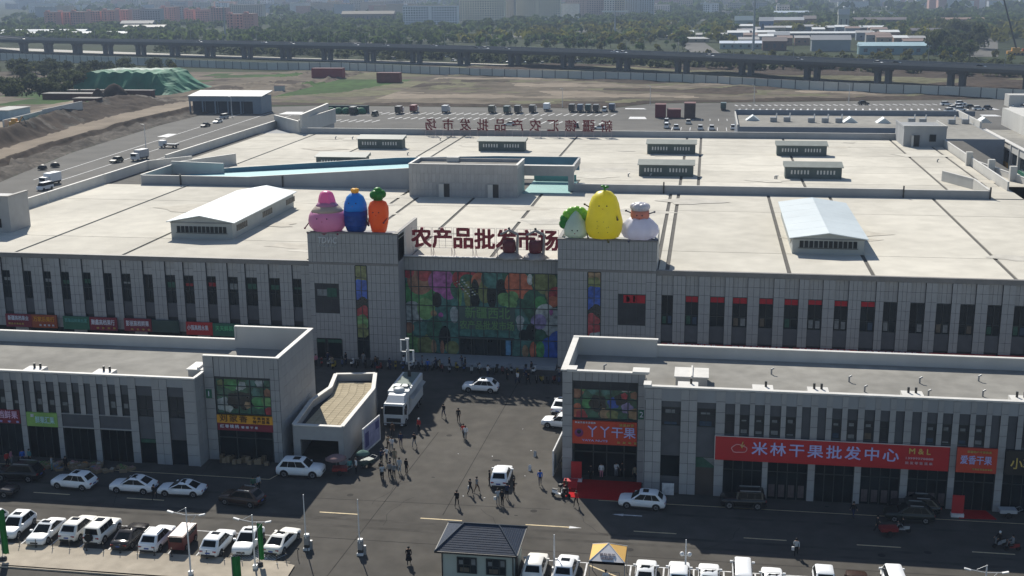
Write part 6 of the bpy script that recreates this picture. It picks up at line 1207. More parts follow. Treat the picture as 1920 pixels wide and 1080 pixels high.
prt(t, lambda b: b.lathe([(1.2,0),(2.0,.35),(2.45,1.3),(2.48,2.4),(2.15,3.7),(1.95,4.7),(1.6,5.6),(.95,6.25),(.2,6.45)],yw,n=28), 'body'); prt(t, lambda b: (b.tube((0,0,6.3),(.05,0,6.9),.16,gr), b.ball((.3,0,6.9),.36,gr,8,.5), b.ball((-.2,0,7.0),.3,gr,8,.5)), 'stalk')
face(t,4.7,-1.95,.5); limbs(t,[((-1.9,-.6,4.3),(-2.5,-.8,4.7),'arm'),((1.7,-1.2,3.4),(1.9,-1.7,2.9),'arm'),((.6,-2,.3),(.8,-2.4,.05),'leg'),((1.6,-1.5,.3),(2.3,-1.8,.2),'leg')],M('inflatable_olive',(.12,.1,.02),.5))
for k in range(14): prt(t, lambda b: b.ball((RND.uniform(-1,1),-2.38+.0*k,1.2+RND.uniform(0,1.6)),.05,M('inflatable_olive',.1),6), 'freckle')
gw = M('inflatable_garlic_white',(.74,.75,.86),.4,var=.06,leafy=1); hw = M('inflatable_hat_white',(.82,.8,.84),.4,leafy=1); sal = M('inflatable_salmon',(.8,.36,.26),.4,leafy=1)
t = inflat('garlic_inflatable','white garlic shaped inflatable with puffy hat, rightmost on the right tower',-8.2,Y0)
prt(t, lambda b: b.lathe([(1.0,0),(1.9,.3),(2.35,1.1),(2.2,1.9),(1.6,2.6),(1.1,3.0)],gw,n=32,lob=.09,nl=6), 'body'); prt(t, lambda b: b.lathe([(1.15,2.8),(1.25,3.2),(1.2,3.9),(1.0,4.0)],sal,n=20), 'head')
for a in range(6): prt(t, lambda b: b.ball((.72*math.cos(a*1.047),.72*math.sin(a*1.047),4.35),.62,hw,12,.85), 'hat_puff')
prt(t, lambda b: b.lathe([(1.1,3.75),(1.15,4.1),(.8,4.7),(.2,5.0)],hw,n=20), 'hat'); face(t,3.4,-1.22,.35)
limbs(t,[((-1.2,-.3,3.6),(-1.8,-.5,3.9),'arm'),((1.2,-.3,3.5),(1.9,-.5,3.8),'arm'),((-1,-1.6,.3),(-1.3,-2,.1),'leg'),((1.6,-1.4,.4),(2.4,-1.6,.3),'leg')],M('inflatable_slate',(.05,.06,.1),.5))
# dark red drums under hooded frames above the entrance
for lb, x in (('dark red drum shaped object under a pale hooded frame before the left middle roof letters',-25.9),('dark red drum shaped object under a pale hooded frame before the right roof letters',-22.3)):
    t = thing('hooded_drum',lb,'roof ornament',(x,157.9,14.2)); gy = M('ornament_grey',(.33,.31,.3),.7,var=.15,scale=2)
    prt(t, lambda b: b.lathe([(.8,.75),(.92,1.1),(.92,2.0),(.8,2.4)],M('drum_dark_red',(.12,.01,.02),.5,var=.2,scale=3),n=20), 'drum')
    prt(t, lambda b: b.lathe([(1.75,0),(1.4,.3),(.9,.7)],gy,n=18,lob=.12,nl=7), 'base'); prt(t, lambda b: (b.tube((1.05,0,.3),(1.2,0,3.2),.22,gy,8,.15), b.tube((1.2,0,3.2),(0,0,3.75),.2,gy,8), b.tube((0,0,3.75),(-1.2,.1,3.1),.15,gy,8)), 'hood_frame'); prt(t, lambda b: b.ball((0,0,4.0),.17,black,8), 'knob')
# ------------------------------------------------ background
def far_tree_mesh(n, r, h, seed, m, leafs=.7, trunk=True):
    rr = random.Random(seed); b = MB()
    L_ = [(Vector((rr.uniform(-.45,.45)*r, rr.uniform(-.45,.45)*r, h*rr.uniform(.4,.8))), r*rr.uniform(.4,.7)) for _ in range(7)]
    for _ in range(n):
        c, q = rr.choice(L_); d = Vector((rr.gauss(0,1),rr.gauss(0,1),rr.gauss(0,1))).normalized(); p = c+d*q*rr.uniform(.55,1.05); p.z = max(h*.18,p.z)
        nn = (d+Vector((rr.gauss(0,.5),rr.gauss(0,.5),rr.gauss(0,.5)))).normalized(); a = nn.orthogonal().normalized(); e = nn.cross(a); s = leafs*rr.uniform(.6,1.3)
        b.add([p-a*s-e*s*.6,p+a*s-e*s*.6,p+a*s*.7+e*s,p-a*s*.6+e*s*.8],[(0,1,2,3)],m)
    return b.mesh('crown')
def trunk_mesh(h, r):
    b = MB(); b.tube((0,0,0),(.1,0,h*.55),r,bark,6,r*.6)
    for k in range(4): t_ = k*1.7; b.tube((.06,0,h*.35+.06*k*h*.5),(math.cos(t_)*h*.22,math.sin(t_)*h*.22,h*.65),r*.45,bark,5,r*.15)
    return b.mesh('trunk')
TM = {'leaf':[far_tree_mesh(170,4.2,9,s,leaf) for s in range(3)],'leafy':[far_tree_mesh(150,3.8,8,s+9,leafy) for s in range(2)],'dusty':[far_tree_mesh(420,6.5,12,s+20,leafd,.75) for s in range(3)]}
TT = {'leaf':trunk_mesh(9,.25),'leafy':trunk_mesh(8,.22),'dusty':trunk_mesh(12,.35)}
def tree(kind, x, y, lb, grp, sc=1, z=0, trunk=True):
    t = thing('tree', lb, 'tree', (x,y,z), RND.uniform(0,6), grp); t.scale = (sc,sc,sc*RND.uniform(.85,1.15))
    ln('crown', RND.choice(TM[kind]), t)
    if trunk: ln('trunk', TT[kind], t)
GROVE = [(-334, 549, 0.63), (-309, 541, 0.52), (-328, 518, 0.59), (-307, 504, 0.66), (-306, 558, 0.72), (-333, 539, 0.8), (-307, 529, 0.73), (-330, 526, 0.71), (-368, 612, 0.8), (-311, 531, 0.81), (-287, 512, 0.64), (-310, 561, 0.83), (-347, 639, 0.55), (-310, 506, 0.65), (-329, 578, 0.68), (-339, 572, 0.7), (-295, 513, 0.74), (-313, 580, 0.85), (-336, 595, 0.8), (-309, 577, 0.7), (-330, 589, 0.79), (-333, 580, 0.52), (-277, 505, 0.53), (-312, 565, 0.55), (-317, 526, 0.81), (-340, 541, 0.52), (-355, 705, 0.71), (-321, 700, 0.75), (-408, 710, 0.61), (-433, 692, 0.54), (-373, 714, 0.41), (-339, 711, 0.74), (-334, 707, 0.56), (-364, 676, 0.61), (-361, 679, 0.73), (-373, 690, 0.65), (-406, 691, 0.74), (-367, 683, 0.4), (-377, 677, 0.41), (-354, 680, 0.42), (-359, 692, 0.64), (-378, 666, 0.66), (-440, 702, 0.64), (-331, 719, 0.56), (-368, 701, 0.53), (-396, 689, 0.61), (-397, 688, 0.67), (-417, 666, 0.66), (-402, 699, 0.68), (-411, 700, 0.55), (-366, 721, 0.51), (-376, 657, 0.55), (-346, 722, 0.52), (-342, 664, 0.56), (-416, 704, 0.59), (-391, 655, 0.69), (-413, 691, 0.68), (-346, 669, 0.52), (-418, 688, 0.68), (-401, 689, 0.55), (-383, 689, 0.72), (-428, 711, 0.73), (-316, 664, 0.55), (-311, 670, 0.48), (-334, 670, 0.63), (-377, 701, 0.52), (-418, 708, 0.61), (-381, 658, 0.42), (-323, 684, 0.72), (-317, 670, 0.6), (-411, 654, 0.46), (-385, 668, 0.58), (-364, 653, 0.61), (-398, 698, 0.7), (-363, 665, 0.52), (-401, 673, 0.69), (-393, 655, 0.72), (-328, 672, 0.4), (-345, 664, 0.42), (-404, 695, 0.58), (-380, 685, 0.67), (-442, 702, 0.44), (-429, 705, 0.74), (-349, 728, 0.58), (-398, 693, 0.52), (-353, 684, 0.53)]
for i,(x,y,s) in enumerate(GROVE):
    if i < 26: tree('dusty',x,y,'dusty green tree in the grove left of the green tarp mound','dusty trees in the left grove',s,.8)
    else: tree('dusty' if i%3 else 'leafy',x,y,'tree in the dark row behind the %s'%('tarp mound' if x > -.41*y-62 else 'left grove'),'trees in the dark row behind the %s'%('tarp mound' if x > -.41*y-62 else 'left grove'),s,.5)
for i in range(150):
    x = RND.uniform(-420,-15); y = RND.uniform(905,1090)-x*.2; kd = 'leafy' if x > -150 and RND.random() < .5 else 'leaf'
    cn = 'autumn' if kd=='leafy' else 'green'; wh = 'below the white office block' if -330 > x else ('below the cream blocks' if x < -180 else ('below the brown blocks' if x < -90 else 'left of the factory sheds'))
    tree(kd,x,y,'%s tree in the belt beyond the viaduct, %s'%(cn,wh),'%s trees in the belt, %s'%(cn,wh),RND.uniform(.6,1.05))
for i in range(60):
    u = RND.random(); x = lerp(158,262,u)+RND.uniform(-16,16); y = lerp(840,1300,u); tree('dusty' if i%2 else 'leaf',x,y,'tree beside the far street at the right edge','trees along the far right street',RND.uniform(.8,1.3))
for i in range(40): tree('leafy',RND.uniform(-10,190),RND.uniform(800,870),'low tree behind the viaduct near the sheds','low trees behind the viaduct near the sheds',RND.uniform(.5,.8))
for i in range(28): tree('leafy',lerp(-125,30,i/27)+RND.uniform(-3,3),lerp(850,770,i/27)+RND.uniform(-5,5),'low yellowish tree seen below the viaduct deck','low trees seen below the viaduct',RND.uniform(.4,.6))
def wood(name, pts, m, seed, rs=6):
    rr = random.Random(seed); b = MB(); mi = b.mi(m)
    for (x,y,h) in pts:
        for _ in range(16):
            d = Vector((rr.gauss(0,1),rr.gauss(0,1),abs(rr.gauss(0,1)))).normalized(); p = Vector((x,y,h*.45))+Vector((d.x*rs,d.y*rs,d.z*h*.55)); nn = (d+Vector((rr.gauss(0,.4),rr.gauss(0,.4),rr.gauss(0,.4)))).normalized(); a = nn.orthogonal().normalized(); e = nn.cross(a); s = rs*.45*rr.uniform(.6,1.3)
            b.add([p-a*s-e*s*.6,p+a*s-e*s*.6,p+a*s*.7+e*s,p-a*s*.6+e*s*.8],[(0,1,2,3)],m)
    return stuff(b.build(name))
rr = random.Random(5)
def blocked(x, y): return any(x0-12 < x < x1+12 and yb-60 < y < yb+25 for (n,x0,x1,yb,zt) in FARB) if y > 1250 else False
wp = []
for _ in range(2500):
    y = rr.uniform(1080,2300); x = rr.uniform(-.58*y-60, .27*y+60)
    if blocked(x,y) or (x > 20 and y < 1300 and x < 170): continue
    wp.append((x,y,rr.uniform(5,9)))
wood('autumn_wood', [(x,y,h) for x,y,h in wp if x > -230 and y < 1500 and (int(x*7)+int(y))%3], M('far_autumn_leaves',(.13,.13,.025),.85,var=.5,scale=.03,leafy=1), 13)
wp = [(x,y,h) for x,y,h in wp if not (x > -230 and y < 1500 and (int(x*7)+int(y))%3)]
wood('far_wood', wp[:], M('far_leaves',(.075,.105,.03),.85,var=.5,scale=.03,leafy=1), 3)
wood('distant_wood', [(rr.uniform(-.6*y,.3*y),y,rr.uniform(8,16)) for y in [rr.uniform(2100,6500) for _ in range(900)]], M('far_leaves',.05), 4, 14)
wood('roadside_bushes', [(lerp(-450,190,u)+rr.uniform(-10,10),lerp(905,640,u)+rr.uniform(30,130),rr.uniform(3,6)) for u in [rr.random() for _ in range(520)]], leafd, 6, 4)
# viaduct
vroot = thing('viaduct','long grey concrete viaduct on paired piers crossing behind the market','viaduct',(0,760,0))
conc = M('viaduct_concrete',(.11,.112,.115),.85,var=.1,scale=.1); deckm = M('viaduct_road',(.06,.06,.062),.9); parm = M('viaduct_parapet',(.24,.24,.24),.8,var=.06)
pts = [Vector(p) for p in VIA]; pts = [pts[0]+(pts[0]-pts[1])*3]+pts+[pts[-1]+(pts[-1]-pts[-2])*3]
nrm = []
for i in range(len(pts)):
    a = pts[max(0,i-1)]; c = pts[min(len(pts)-1,i+1)]; d = (c-a).normalized(); nrm.append(Vector((-d.y,d.x)))
def ribbon(o0, o1, z0, z1, m, name):
    b = MB(); vs = []; fs = []
    for p, n_ in zip(pts, nrm):
        for o, z in ((o0,z0),(o1,z0),(o1,z1),(o0,z1)): q = p+n_*o; vs.append((q.x,q.y,z))
    for j in range(len(pts)-1):
        for k in range(4): a = j*4+k; c = j*4+(k+1)%4; fs.append((a,c,c+4,a+4))
    b.add(vs, fs+[(3,2,1,0)], m); return b.build(name, vroot)
ribbon(0,25,9.2,10.5,conc,'deck'); ribbon(2,23,8.2,9.2,conc,'girder'); ribbon(.5,24.5,10.5,10.53,deckm,'road_surface')
ribbon(0,.4,10.5,11.5,parm,'parapet'); ribbon(24.6,25,10.5,11.5,parm,'parapet'); ribbon(12.2,12.6,10.53,11.3,parm,'median_barrier')
def near_n(x):
    for i in range(len(pts)-1):
        if pts[i].x <= x <= pts[i+1].x: u = (x-pts[i].x)/(pts[i+1].x-pts[i].x); return pts[i].lerp(pts[i+1],u), nrm[i].lerp(nrm[i+1],u)
for (x,y) in PIERS:
    q, n_ = near_n(x); d = Vector((n_.y,-n_.x)); b = MB(); ang = math.atan2(d.y,d.x)
    for o in (5,20):
        pass
    c = q+n_*6; e = q+n_*19
    for s in (-2.9,2.9):
        p = c+d*s; b = MB(); b.obox((p.x,p.y,3.7),(2.5,3,7.4),ang,conc); b.obox((p.x-d.x*s*.12,p.y-d.y*s*.12,7.6),(4.2,4,1.3),ang,conc); b.build('pier',vroot)
    p = q+n_*12.5; b = MB(); b.obox((p.x,p.y,8.35),(3,22,.9),ang,conc); b.build('pier_cap',vroot)
wallp = MB()
for i,(x,o,p) in enumerate([(-380,4,white),(-243,5,white),(-222,9,silver),(-296,4,whitew),(-150,5,blackp),(-143,4,white),(-128,4,silver),(-52,5,white),(-60,9,white),(-1,4,white),(45,4,silver),(82,4,whitew),(88,9,blackp),(125,4,blackp),(-330,16,white),(-190,17,silver),(-560,4,silver)]):
    q, n_ = near_n(x); w_ = q+n_*o; d = Vector((n_.y,-n_.x)); farcar('suv' if i%2 else 'sedan',p,w_.x,w_.y,math.degrees(math.atan2(d.y,d.x)),'%s car driving on the viaduct, %s listed from the left side'%(p.name[6:].replace('_',' '),posn[i]),'cars driving on the viaduct',z=10.55,nm='viaduct_car')
for i in range(22):
    x = -520+i*31; r_ = near_n(x)
    if not r_: continue
    q, n_ = r_; w_ = q+n_*(12.4); t = thing('street_lamp','thin grey lamp post on the viaduct median','lamp post',(w_.x,w_.y,10.5),group='thin lamp posts on the viaduct'); b = MB(); b.tube((0,0,0),(0,0,9),.16,steel,5,.08); b.tube((-1.6,0,8.9),(1.6,0,8.9),.08,steel,4); b.build('pole',t,loc=(0,0,0))
# hoarding
froot = thing('site_hoarding','long pale grey hoarding wall of panels running before the viaduct','fence',(0,650,0)); hm = M('hoarding_panel',(.5,.51,.47),.8,var=.1,scale=.2,rnd=.1)
post = M('hoarding_post',(.12,.13,.13),.8)
FN = [Vector(p) for p in FENCE if not (-470 < -1 and p[0] in (-305.18,))]
for a, c in zip(FN, FN[1:]):
    L_ = (c-a).length; n = max(1,round(L_/7.4)); ang = math.atan2(c.y-a.y,c.x-a.x)
    for k in range(n):
        p = a.lerp(c,(k+.5)/n); h = 5.2 if p.x < -350 else 4.6
        ln('hoarding_panel', ubox(hm), froot, (p.x,p.y-650,h/2), rz=ang, scale=(L_/n-.35,.25,h)); q = a.lerp(c,k/n); ln('hoarding_post', ubox(post), froot, (q.x,q.y-650,h/2), rz=ang, scale=(.4,.5,h+.1))
# apartment blocks
bc = dict(pink=(.66,.36,.31),tan=(.6,.54,.45),grey=(.42,.42,.43),white=(.8,.8,.8),white2=(.8,.8,.8),cream=(.78,.72,.54),greyb=(.36,.36,.36),brown=(.42,.33,.3),cream2=(.75,.7,.62),tan2=(.6,.5,.38),grey2=(.42,.47,.48),blueg=(.4,.5,.62),pink2=(.65,.4,.34))
wm_ = M('far_window',(.04,.05,.06),.3,var=.2)
cnt = {}
for i,(n,x0,x1,yb,zt) in enumerate(FARB):
    zt = max(9, min(zt, 52)); cnt[n] = cnt.get(n,0)+1; bw = M('far_wall_'+n, bc[n], .85, var=.08, scale=.05); D_ = 14
    nmx = {'pink':'pinkish','tan':'tan','grey':'grey','white':'white office','white2':'small white','cream':'cream','greyb':'grey link','brown':'brown','cream2':'narrow cream','tan2':'sandy','grey2':'grey glazed','blueg':'bluish grey','pink2':'pale pink'}[n]
    t = thing('apartment_block','%s apartment block beyond the viaduct, %s %s one counted from the left'%(nmx,posn[cnt[n]-1],'such'),'apartment block',((x0+x1)/2,yb,0))
    b = MB(); b.box(x0,x1,yb,yb+D_,0,zt,bw); b.box(x0+1,x0+5,yb+2,yb+8,zt,zt+2.6,bw); b.build('wall',t); b = MB(); b.box(x0-.3,x1+.3,yb-.3,yb+D_+.3,zt,zt+.5,parm if n != 'pink' else M('pink_coping',(.4,.3,.27),.8)); b.build('roof',t)
    b = MB(); nf = max(2,int(zt/3.2)); nw = max(3,int((x1-x0)/3.6))
    if n in ('white','cream'):
        for f_ in range(nf):
            for k in range(nw):
                xa = x0+(k+.25)*(x1-x0)/nw
                if n == 'white' and k == nw//2: continue
                ln('window', ubox(wm_), t, (xa+.9-(x0+x1)/2,-.02,f_*3.3+2.2), scale=((x1-x0)/nw*.55,.1,1.7))
    else:
        for f_ in range(nf):
            for k in range(nw): xa = x0+(k+.25)*(x1-x0)/nw; b.box(xa,xa+(x1-x0)/nw*.5,yb-.06,yb+.02,f_*3.2+1.3,f_*3.2+2.9,wm_)
        stuff(b.build('windows',t))
    if n in ('cream','brown','pink','pink2','grey2'):
        for k in range(3): b = MB(); xa = x0+(x1-x0)*(k+.5)/3; b.box(xa-.6,xa+.6,yb-.8,yb,0,zt+.3,bw); b.build('bay',t)
# low sheds and factories
sc_ = dict(cyanroof=((.45,.62,.66),(.24,.36,.38)),whiteshed=((.7,.7,.7),(.4,.4,.4)),greywall=((.4,.4,.4),(.28,.31,.33)),redbrown=((.2,.17,.16),(.16,.11,.1)),bluewhite=((.6,.66,.75),(.3,.38,.38)),greybox=((.3,.32,.34),(.2,.22,.24)),cream=((.35,.35,.33),(.3,.25,.2)),bluebox=((.3,.38,.38),(.2,.28,.29)),bluebox2=((.5,.5,.5),(.16,.22,.35)),orange=((.6,.6,.6),(.42,.27,.13)),brown=((.3,.25,.22),(.2,.13,.1)),blueroof=((.6,.68,.75),(.1,.16,.28)),longroof=((.62,.64,.64),(.2,.2,.2)),longroof2=((.6,.62,.62),(.22,.22,.2)),longwhite=((.68,.66,.6),(.3,.28,.26)),longwhite2=((.68,.66,.6),(.3,.28,.26)),greybar=((.5,.5,.46),(.4,.42,.36)),darkshed=((.15,.14,.15),(.12,.11,.11)),brick=((.3,.2,.15),(.24,.16,.13)),brown2=((.2,.17,.17),(.15,.13,.13)),tanbrick=((.3,.2,.15),(.35,.22,.13)),white3=((.7,.7,.68),(.3,.3,.3)),wgable=((.7,.72,.72),(.35,.35,.35)),white4=((.5,.5,.48),(.32,.28,.2)),tan=((.36,.3,.22),(.25,.2,.16)),longw=((.5,.54,.56),(.3,.33,.35)),longw2=((.6,.62,.62),(.35,.37,.38)),grw=((.4,.38,.35),(.1,.12,.13)),grw2=((.4,.38,.35),(.12,.14,.15)))
nice = dict(cyanroof='long low factory hall with pale cyan roof and dark windows behind the viaduct',whiteshed='small white roofed shed right of the cyan factory hall',greywall='pale grey windowless warehouse behind the viaduct',redbrown='dull red brown shed left of the pale grey warehouse',bluewhite='long shed with bluish white roof close behind the viaduct',greybox='dark grey block behind the red brown shed',cream='cream low house left in the factory area',bluebox='teal grey two storey block in the factory area',bluebox2='blue walled block with white roof in the factory area',orange='orange tan walled block in the factory area',brown='brown block beside the orange tan one',blueroof='blue shed with pale roof at the back of the factory area',longroof='very long white roofed shed, nearer one',longroof2='very long white roofed shed, farther one',longwhite='cream roofed shed, left of a pair',longwhite2='cream roofed shed, right of a pair',greybar='pale tower house with roof tank in the factory area',darkshed='dark long shed behind the cream roofed pair',brick='brick coloured long building at far right',brown2='dark brown row of sheds left of the brick building',tanbrick='small tan brick hut beside a long white shed',white3='low white roofed shed at the left end of the factory area',wgable='small white gabled roof beside the wood',white4='pale low house with white roof behind the viaduct lamps',tan='low tan building left of the white office block',longw='long pale wall shed at far left, farther one',longw2='long pale wall shed at far left, nearer one',grw='dark hall with pale roof bands behind the viaduct',grw2='dark hall with pale roof bands, lower one')
for (n,x0,x1,yb,zt) in SHEDS:
    rc, wc = sc_[n]; zt = max(3.2,zt); rm = M('shed_roof_'+n,rc,.6,var=.06,scale=.1); wl = M('shed_wall_'+n,wc,.8,var=.1,scale=.1); D_ = 12
    t = thing('factory_shed',nice[n],'shed',((x0+x1)/2,yb,0)); he = zt*.72
    b = MB(); b.box(x0,x1,yb,yb+D_,0,he,wl); b.build('wall',t)
    b = MB(); b.add([(x0-.5,yb-.6,he),(x1+.5,yb-.6,he),(x1+.5,yb+D_/2,zt),(x0-.5,yb+D_/2,zt),(x1+.5,yb+D_+.6,he),(x0-.5,yb+D_+.6,he)],[(0,1,2,3),(3,2,4,5),(0,3,5),(1,4,2)],rm); b.build('roof',t)
    if x1-x0 > 8 and n not in ('greywall','longroof','longroof2'):
        k_ = max(2,int((x1-x0)/(8.5 if n=='cyanroof' else 6)))
        for k in range(k_): ln('window', ubox(wm_), t, (x0+(k+.5)*(x1-x0)/k_-(x0+x1)/2,-.03,he*.5), scale=(2.6 if n=='cyanroof' else 1.6,.1,he*.4))
    if n == 'greybar': b = MB(); b.ball(((x0+x1)/2,yb+3,zt+1.2),1.6,white_m,10); b.build('roof_tank',t)
for k in range(26):
    x = rr.uniform(5,165); y = rr.uniform(1000,1330); wd = rr.uniform(9,22); h = rr.uniform(4,8); c = rr.choice((.16,.3,.5))
    t = thing('small_house','small house in the jumble behind the factory sheds','house',(x,y,0),group='small houses in the jumble behind the factory sheds')
    wl = M('jumble_wall_%d'%(k%4),[(.3,.2,.15),(.34,.34,.33),(.24,.28,.32),(.4,.34,.24)][k%4],.8); b = MB(); b.box(x,x+wd,y,y+10,0,h,wl); b.build('wall',t)
    b = MB(); b.add([(x-.4,y-.4,h),(x+wd+.4,y-.4,h),(x+wd+.4,y+10,h+1.6),(x-.4,y+10,h+1.6)],[(0,1,2,3)],M('jumble_roof_%d'%(k%3),[(.6,.62,.62),(.3,.3,.3),(.2,.14,.12)][k%3],.7)); b.build('roof',t)
    for q in range(2): ln('window',ubox(wm_),t,(wd*(.3+.4*q),-.03,h*.5),scale=(1.5,.1,1.4))
# distant town
tb = MB(); dm = [M('distant_wall_'+n,c,.85) for n,c in (('pale',(.7,.7,.67)),('pink',(.6,.38,.32)),('tan',(.6,.5,.4)),('grey',(.48,.5,.52)))]
for _ in range(420):
    y = rr.uniform(1900,6000); x = rr.uniform(-.6*y,.3*y); wd = rr.uniform(12,60); h = rr.choice((6,9,15,18,22)) if y < 3000 else rr.uniform(14,40)
    if y < 2300 and x > 0: h = min(h,6)
    tb.box(x,x+wd,y,y+rr.uniform(10,25),0,h,rr.choice(dm)); tb.box(x-.5,x+wd+.5,y-.5,y+10,h,h+.4,parm)
stuff(tb.build('distant_town'))
# tower mast poles, crane
for lb,x,y,h in (('tall slim steel mast behind the viaduct right of centre',34,960,46),('T shaped white mast in the green belt',-98,1300,24),('thin mast among the left apartment blocks',-490,1200,32)):
    t = thing('steel_mast',lb,'mast',(x,y,0)); b = MB(); b.tube((0,0,0),(0,0,h),1.0 if 'slim' in lb else 1.2,M('mast_grey',(.4,.41,.42),.6),6,.6); b.build('pole',t,loc=(0,0,0))
    if 'T shaped' in lb: b = MB(); b.box(-14,14,-.5,.5,h-1.6,h,white_m); b.build('cross_arm',t,loc=(0,0,0))
t = thing('mobile_crane','yellow mobile crane with long black boom at the top right','crane',(212,900,0)); yel = Pm('crane_yellow',(.6,.3,.04))
b = MB(); b.box(-6,6,-2,2,1,3,yel); b.box(-3,2,-1.8,1.8,3,5.2,yel); b.build('body',t,loc=(0,0,0)); b = MB(); b.tube((0,0,4.5),(-14,2,48),.7,black,6,.4); b.build('boom',t,loc=(0,0,0)); b = MB(); b.box(4,8,-1.5,1.5,1.5,4.5,Pm('crane_red',(.4,.1,.03))); b.build('counterweight',t,loc=(0,0,0))
for x in (-4,-1.3,1.3,4): b = MB(); b.tube((x,-2.1,.9),(x,2.1,.9),.9,tyre,12); b.build('wheel',t,loc=(0,0,0))
# green tarpaulin mound
tm = M('green_tarpaulin',(.03,.15,.085),.75,var=.3,scale=.12,big=.25); tw = M('pale_tarpaulin',(.3,.38,.32),.7,var=.15,scale=.2)
me_ = bpy.data.meshes.new('tarpaulin'); vs = []; fs = []; mi = []; N1, N2 = 48, 26
for j in range(N2+1):
    for i in range(N1+1):
        u, v = i/N1, j/N2; x = lerp(-311,-256,u); y = lerp(552,606,v)
        e = min(u,1-u)*6; e2 = min(v*6.5,(1-v)*5); hh = 10.3*min(1,e)**.8*min(1,e2)**.8
        if u > .78: hh *= 1-(u-.78)*2.2
        hh += .55*math.sin(u*60+v*9)*min(1,e2)*(1-v)+.5*fb(x,y,.2); vs.append((x+2*fb(x,y,.1),y-(1-v)*2*math.sin(u*23),max(.3,hh+.3)))
for j in range(N2):
    for i in range(N1): a = j*(N1+1)+i; fs.append((a,a+1,a+N1+2,a+N1+1)); mi.append(1 if (j > 12 and i < 34) else 0)
me_.from_pydata(vs,[],fs); me_.materials.append(tm); me_.materials.append(tw); me_.polygons.foreach_set('material_index',mi); me_.update(); o = bpy.data.objects.new('tarp_mound',me_); COL.objects.link(o); tag(o,'big soil mound covered with green tarpaulin at upper left','mound')
# vacant lot shed, containers, annexes
t = thing('open_bay_shed','long blue grey shed with five open bays beyond the west lane','shed',(-195,478,0)); bg_ = M('blue_grey_sheet',(.2,.24,.28),.6,var=.05); b = MB(); b.box(-211,-181.5,477,486,0,7.2,bg_); b.build('wall',t)
b = MB(); b.add([(-211.6,473.6,6.9),(-179.5,473.6,6.9),(-179.5,487,8.2),(-211.6,487,8.2),(-211.6,473.6,7.2),(-179.5,473.6,7.2),(-179.5,487,8.5),(-211.6,487,8.5)],[(0,3,2,1),(4,5,6,7),(0,1,5,4),(1,2,6,5),(2,3,7,6),(3,0,4,7)],M('dull_shed_roof',(.36,.37,.38),.6)); b.build('roof',t)
b = MB(); b.box(-211.3,-183.5,473.9,474.2,5,6.9,bg_); b.box(-183.5,-180,473.9,486,0,6.9,bg_); b.build('fascia',t)
for k in range(6): b = MB(); x = -211.2+k*5.5; b.box(x,x+.5,474,474.5,0,5,bg_); b.build('post',t)
for k in range(5): b = MB(); x = -210.7+k*5.5; b.box(x,x+5,476.8,477,0,5,M('bay_dark',(.05,.06,.075),.8)); b.build('bay_door',t)
rb = M('rust_red_sheet',(.17,.035,.04),.7,var=.15,scale=.3)
for lb,x0,x1,y0,y1,h,m in (('rust red container stack in the rear car park, left one',-19.6,-15.6,470.5,476,5.2,rb),('low dark red container beside the tall red stack',-15,-9.8,470.5,475,3.4,rb),('brown rounded silo stack in the rear car park, right one',-8.4,-4.2,468,474,6,M('rust_brown',(.09,.055,.045),.7)),
    ('long red hoarding box behind the green field',-222,-204,666,672,5.7,M('field_red',(.25,.05,.05),.7,var=.15,scale=.1)),('brick red container at the right edge of the green field',-176,-163.5,637,643,5.3,M('field_brick',(.2,.06,.05),.7)),('grey information board at the near edge of the green field',-211.6,-206.4,576,577,3.3,hm)):
    t = thing('container',lb,'container',((x0+x1)/2,(y0+y1)/2,0)); b = MB(); b.box(x0,x1,y0,y1,.2,h-.15,m); b.build('wall',t); b = MB(); b.box(x0-.1,x1+.1,y0-.1,y1+.1,h-.15,h,M('container_top',(.2,.12,.12),.8)); b.build('roof',t)
t = thing('covered_goods','goods under green tarpaulin in the rear car park at left','covered goods',(-146,478,0)); b = MB()
for k in range(6): b.lathe([(1.9,0),(1.7,1.6),(.8,2.4)],tm,(-155+k*3.2,478,0),10,lob=.1,nl=4)
b.build('tarpaulin',t); b = MB(); b.box(-157,-137,480,483,0,3,M('stack_dark',(.06,.08,.08),.8)); b.build('stack',t)
an = thing('annex_building','long low annex with blue grey wall and flat grey roof beyond the market right rear','annex building',(45,355,0)); aw = M('annex_wall',(.2,.225,.26),.75,var=.05); b = MB(); b.box(9,54,354,392,0,9.6,aw); b.box(54,77,330,396,0,9.6,aw); b.build('wall',an); b = MB(); b.box(9.3,54,354.5,391.6,9.6,9.65,roofg); b.box(54,76.6,330.5,395.6,9.6,9.66,roofg); b.build('roof',an)
b = MB(); b.box(8.8,9.2,354,392,9.6,10.7,rend_l); b.box(9,82,392,392.4,9.6,11.2,aw); b.box(77,77.6,361,396,9.6,11.3,rend_l); b.box(9.2,54,354,354.3,9.6,10.1,aw); b.box(54,77,330,330.3,9.6,10.1,aw); b.build('parapet',an)
for x,y in ((14,376),(42.5,373),(52,372),(81,375)): b = MB(); b.add([(x-2.1,y-2,9.65),(x+2.1,y-2,9.65),(x,y-2,11.2),(x-2.1,y+2.5,9.65),(x+2.1,y+2.5,9.65),(x,y+2.5,11.2)],[(0,1,2),(5,4,3),(0,2,5,3),(2,1,4,5)],whiter); b.build('rooflight',an)
for x,y in ((20,372),(24,373),(31,371),(35,371),(39,371),(60,372),(63,371),(71,370),(75,371)): b = MB(); b.box(x-1,x+1,y-.8,y+.8,9.65,11,steel); b.tube((x+.8,y,10.8),(x+.9,y,12.2),.18,white_m,6); b.build('roof_unit',an)
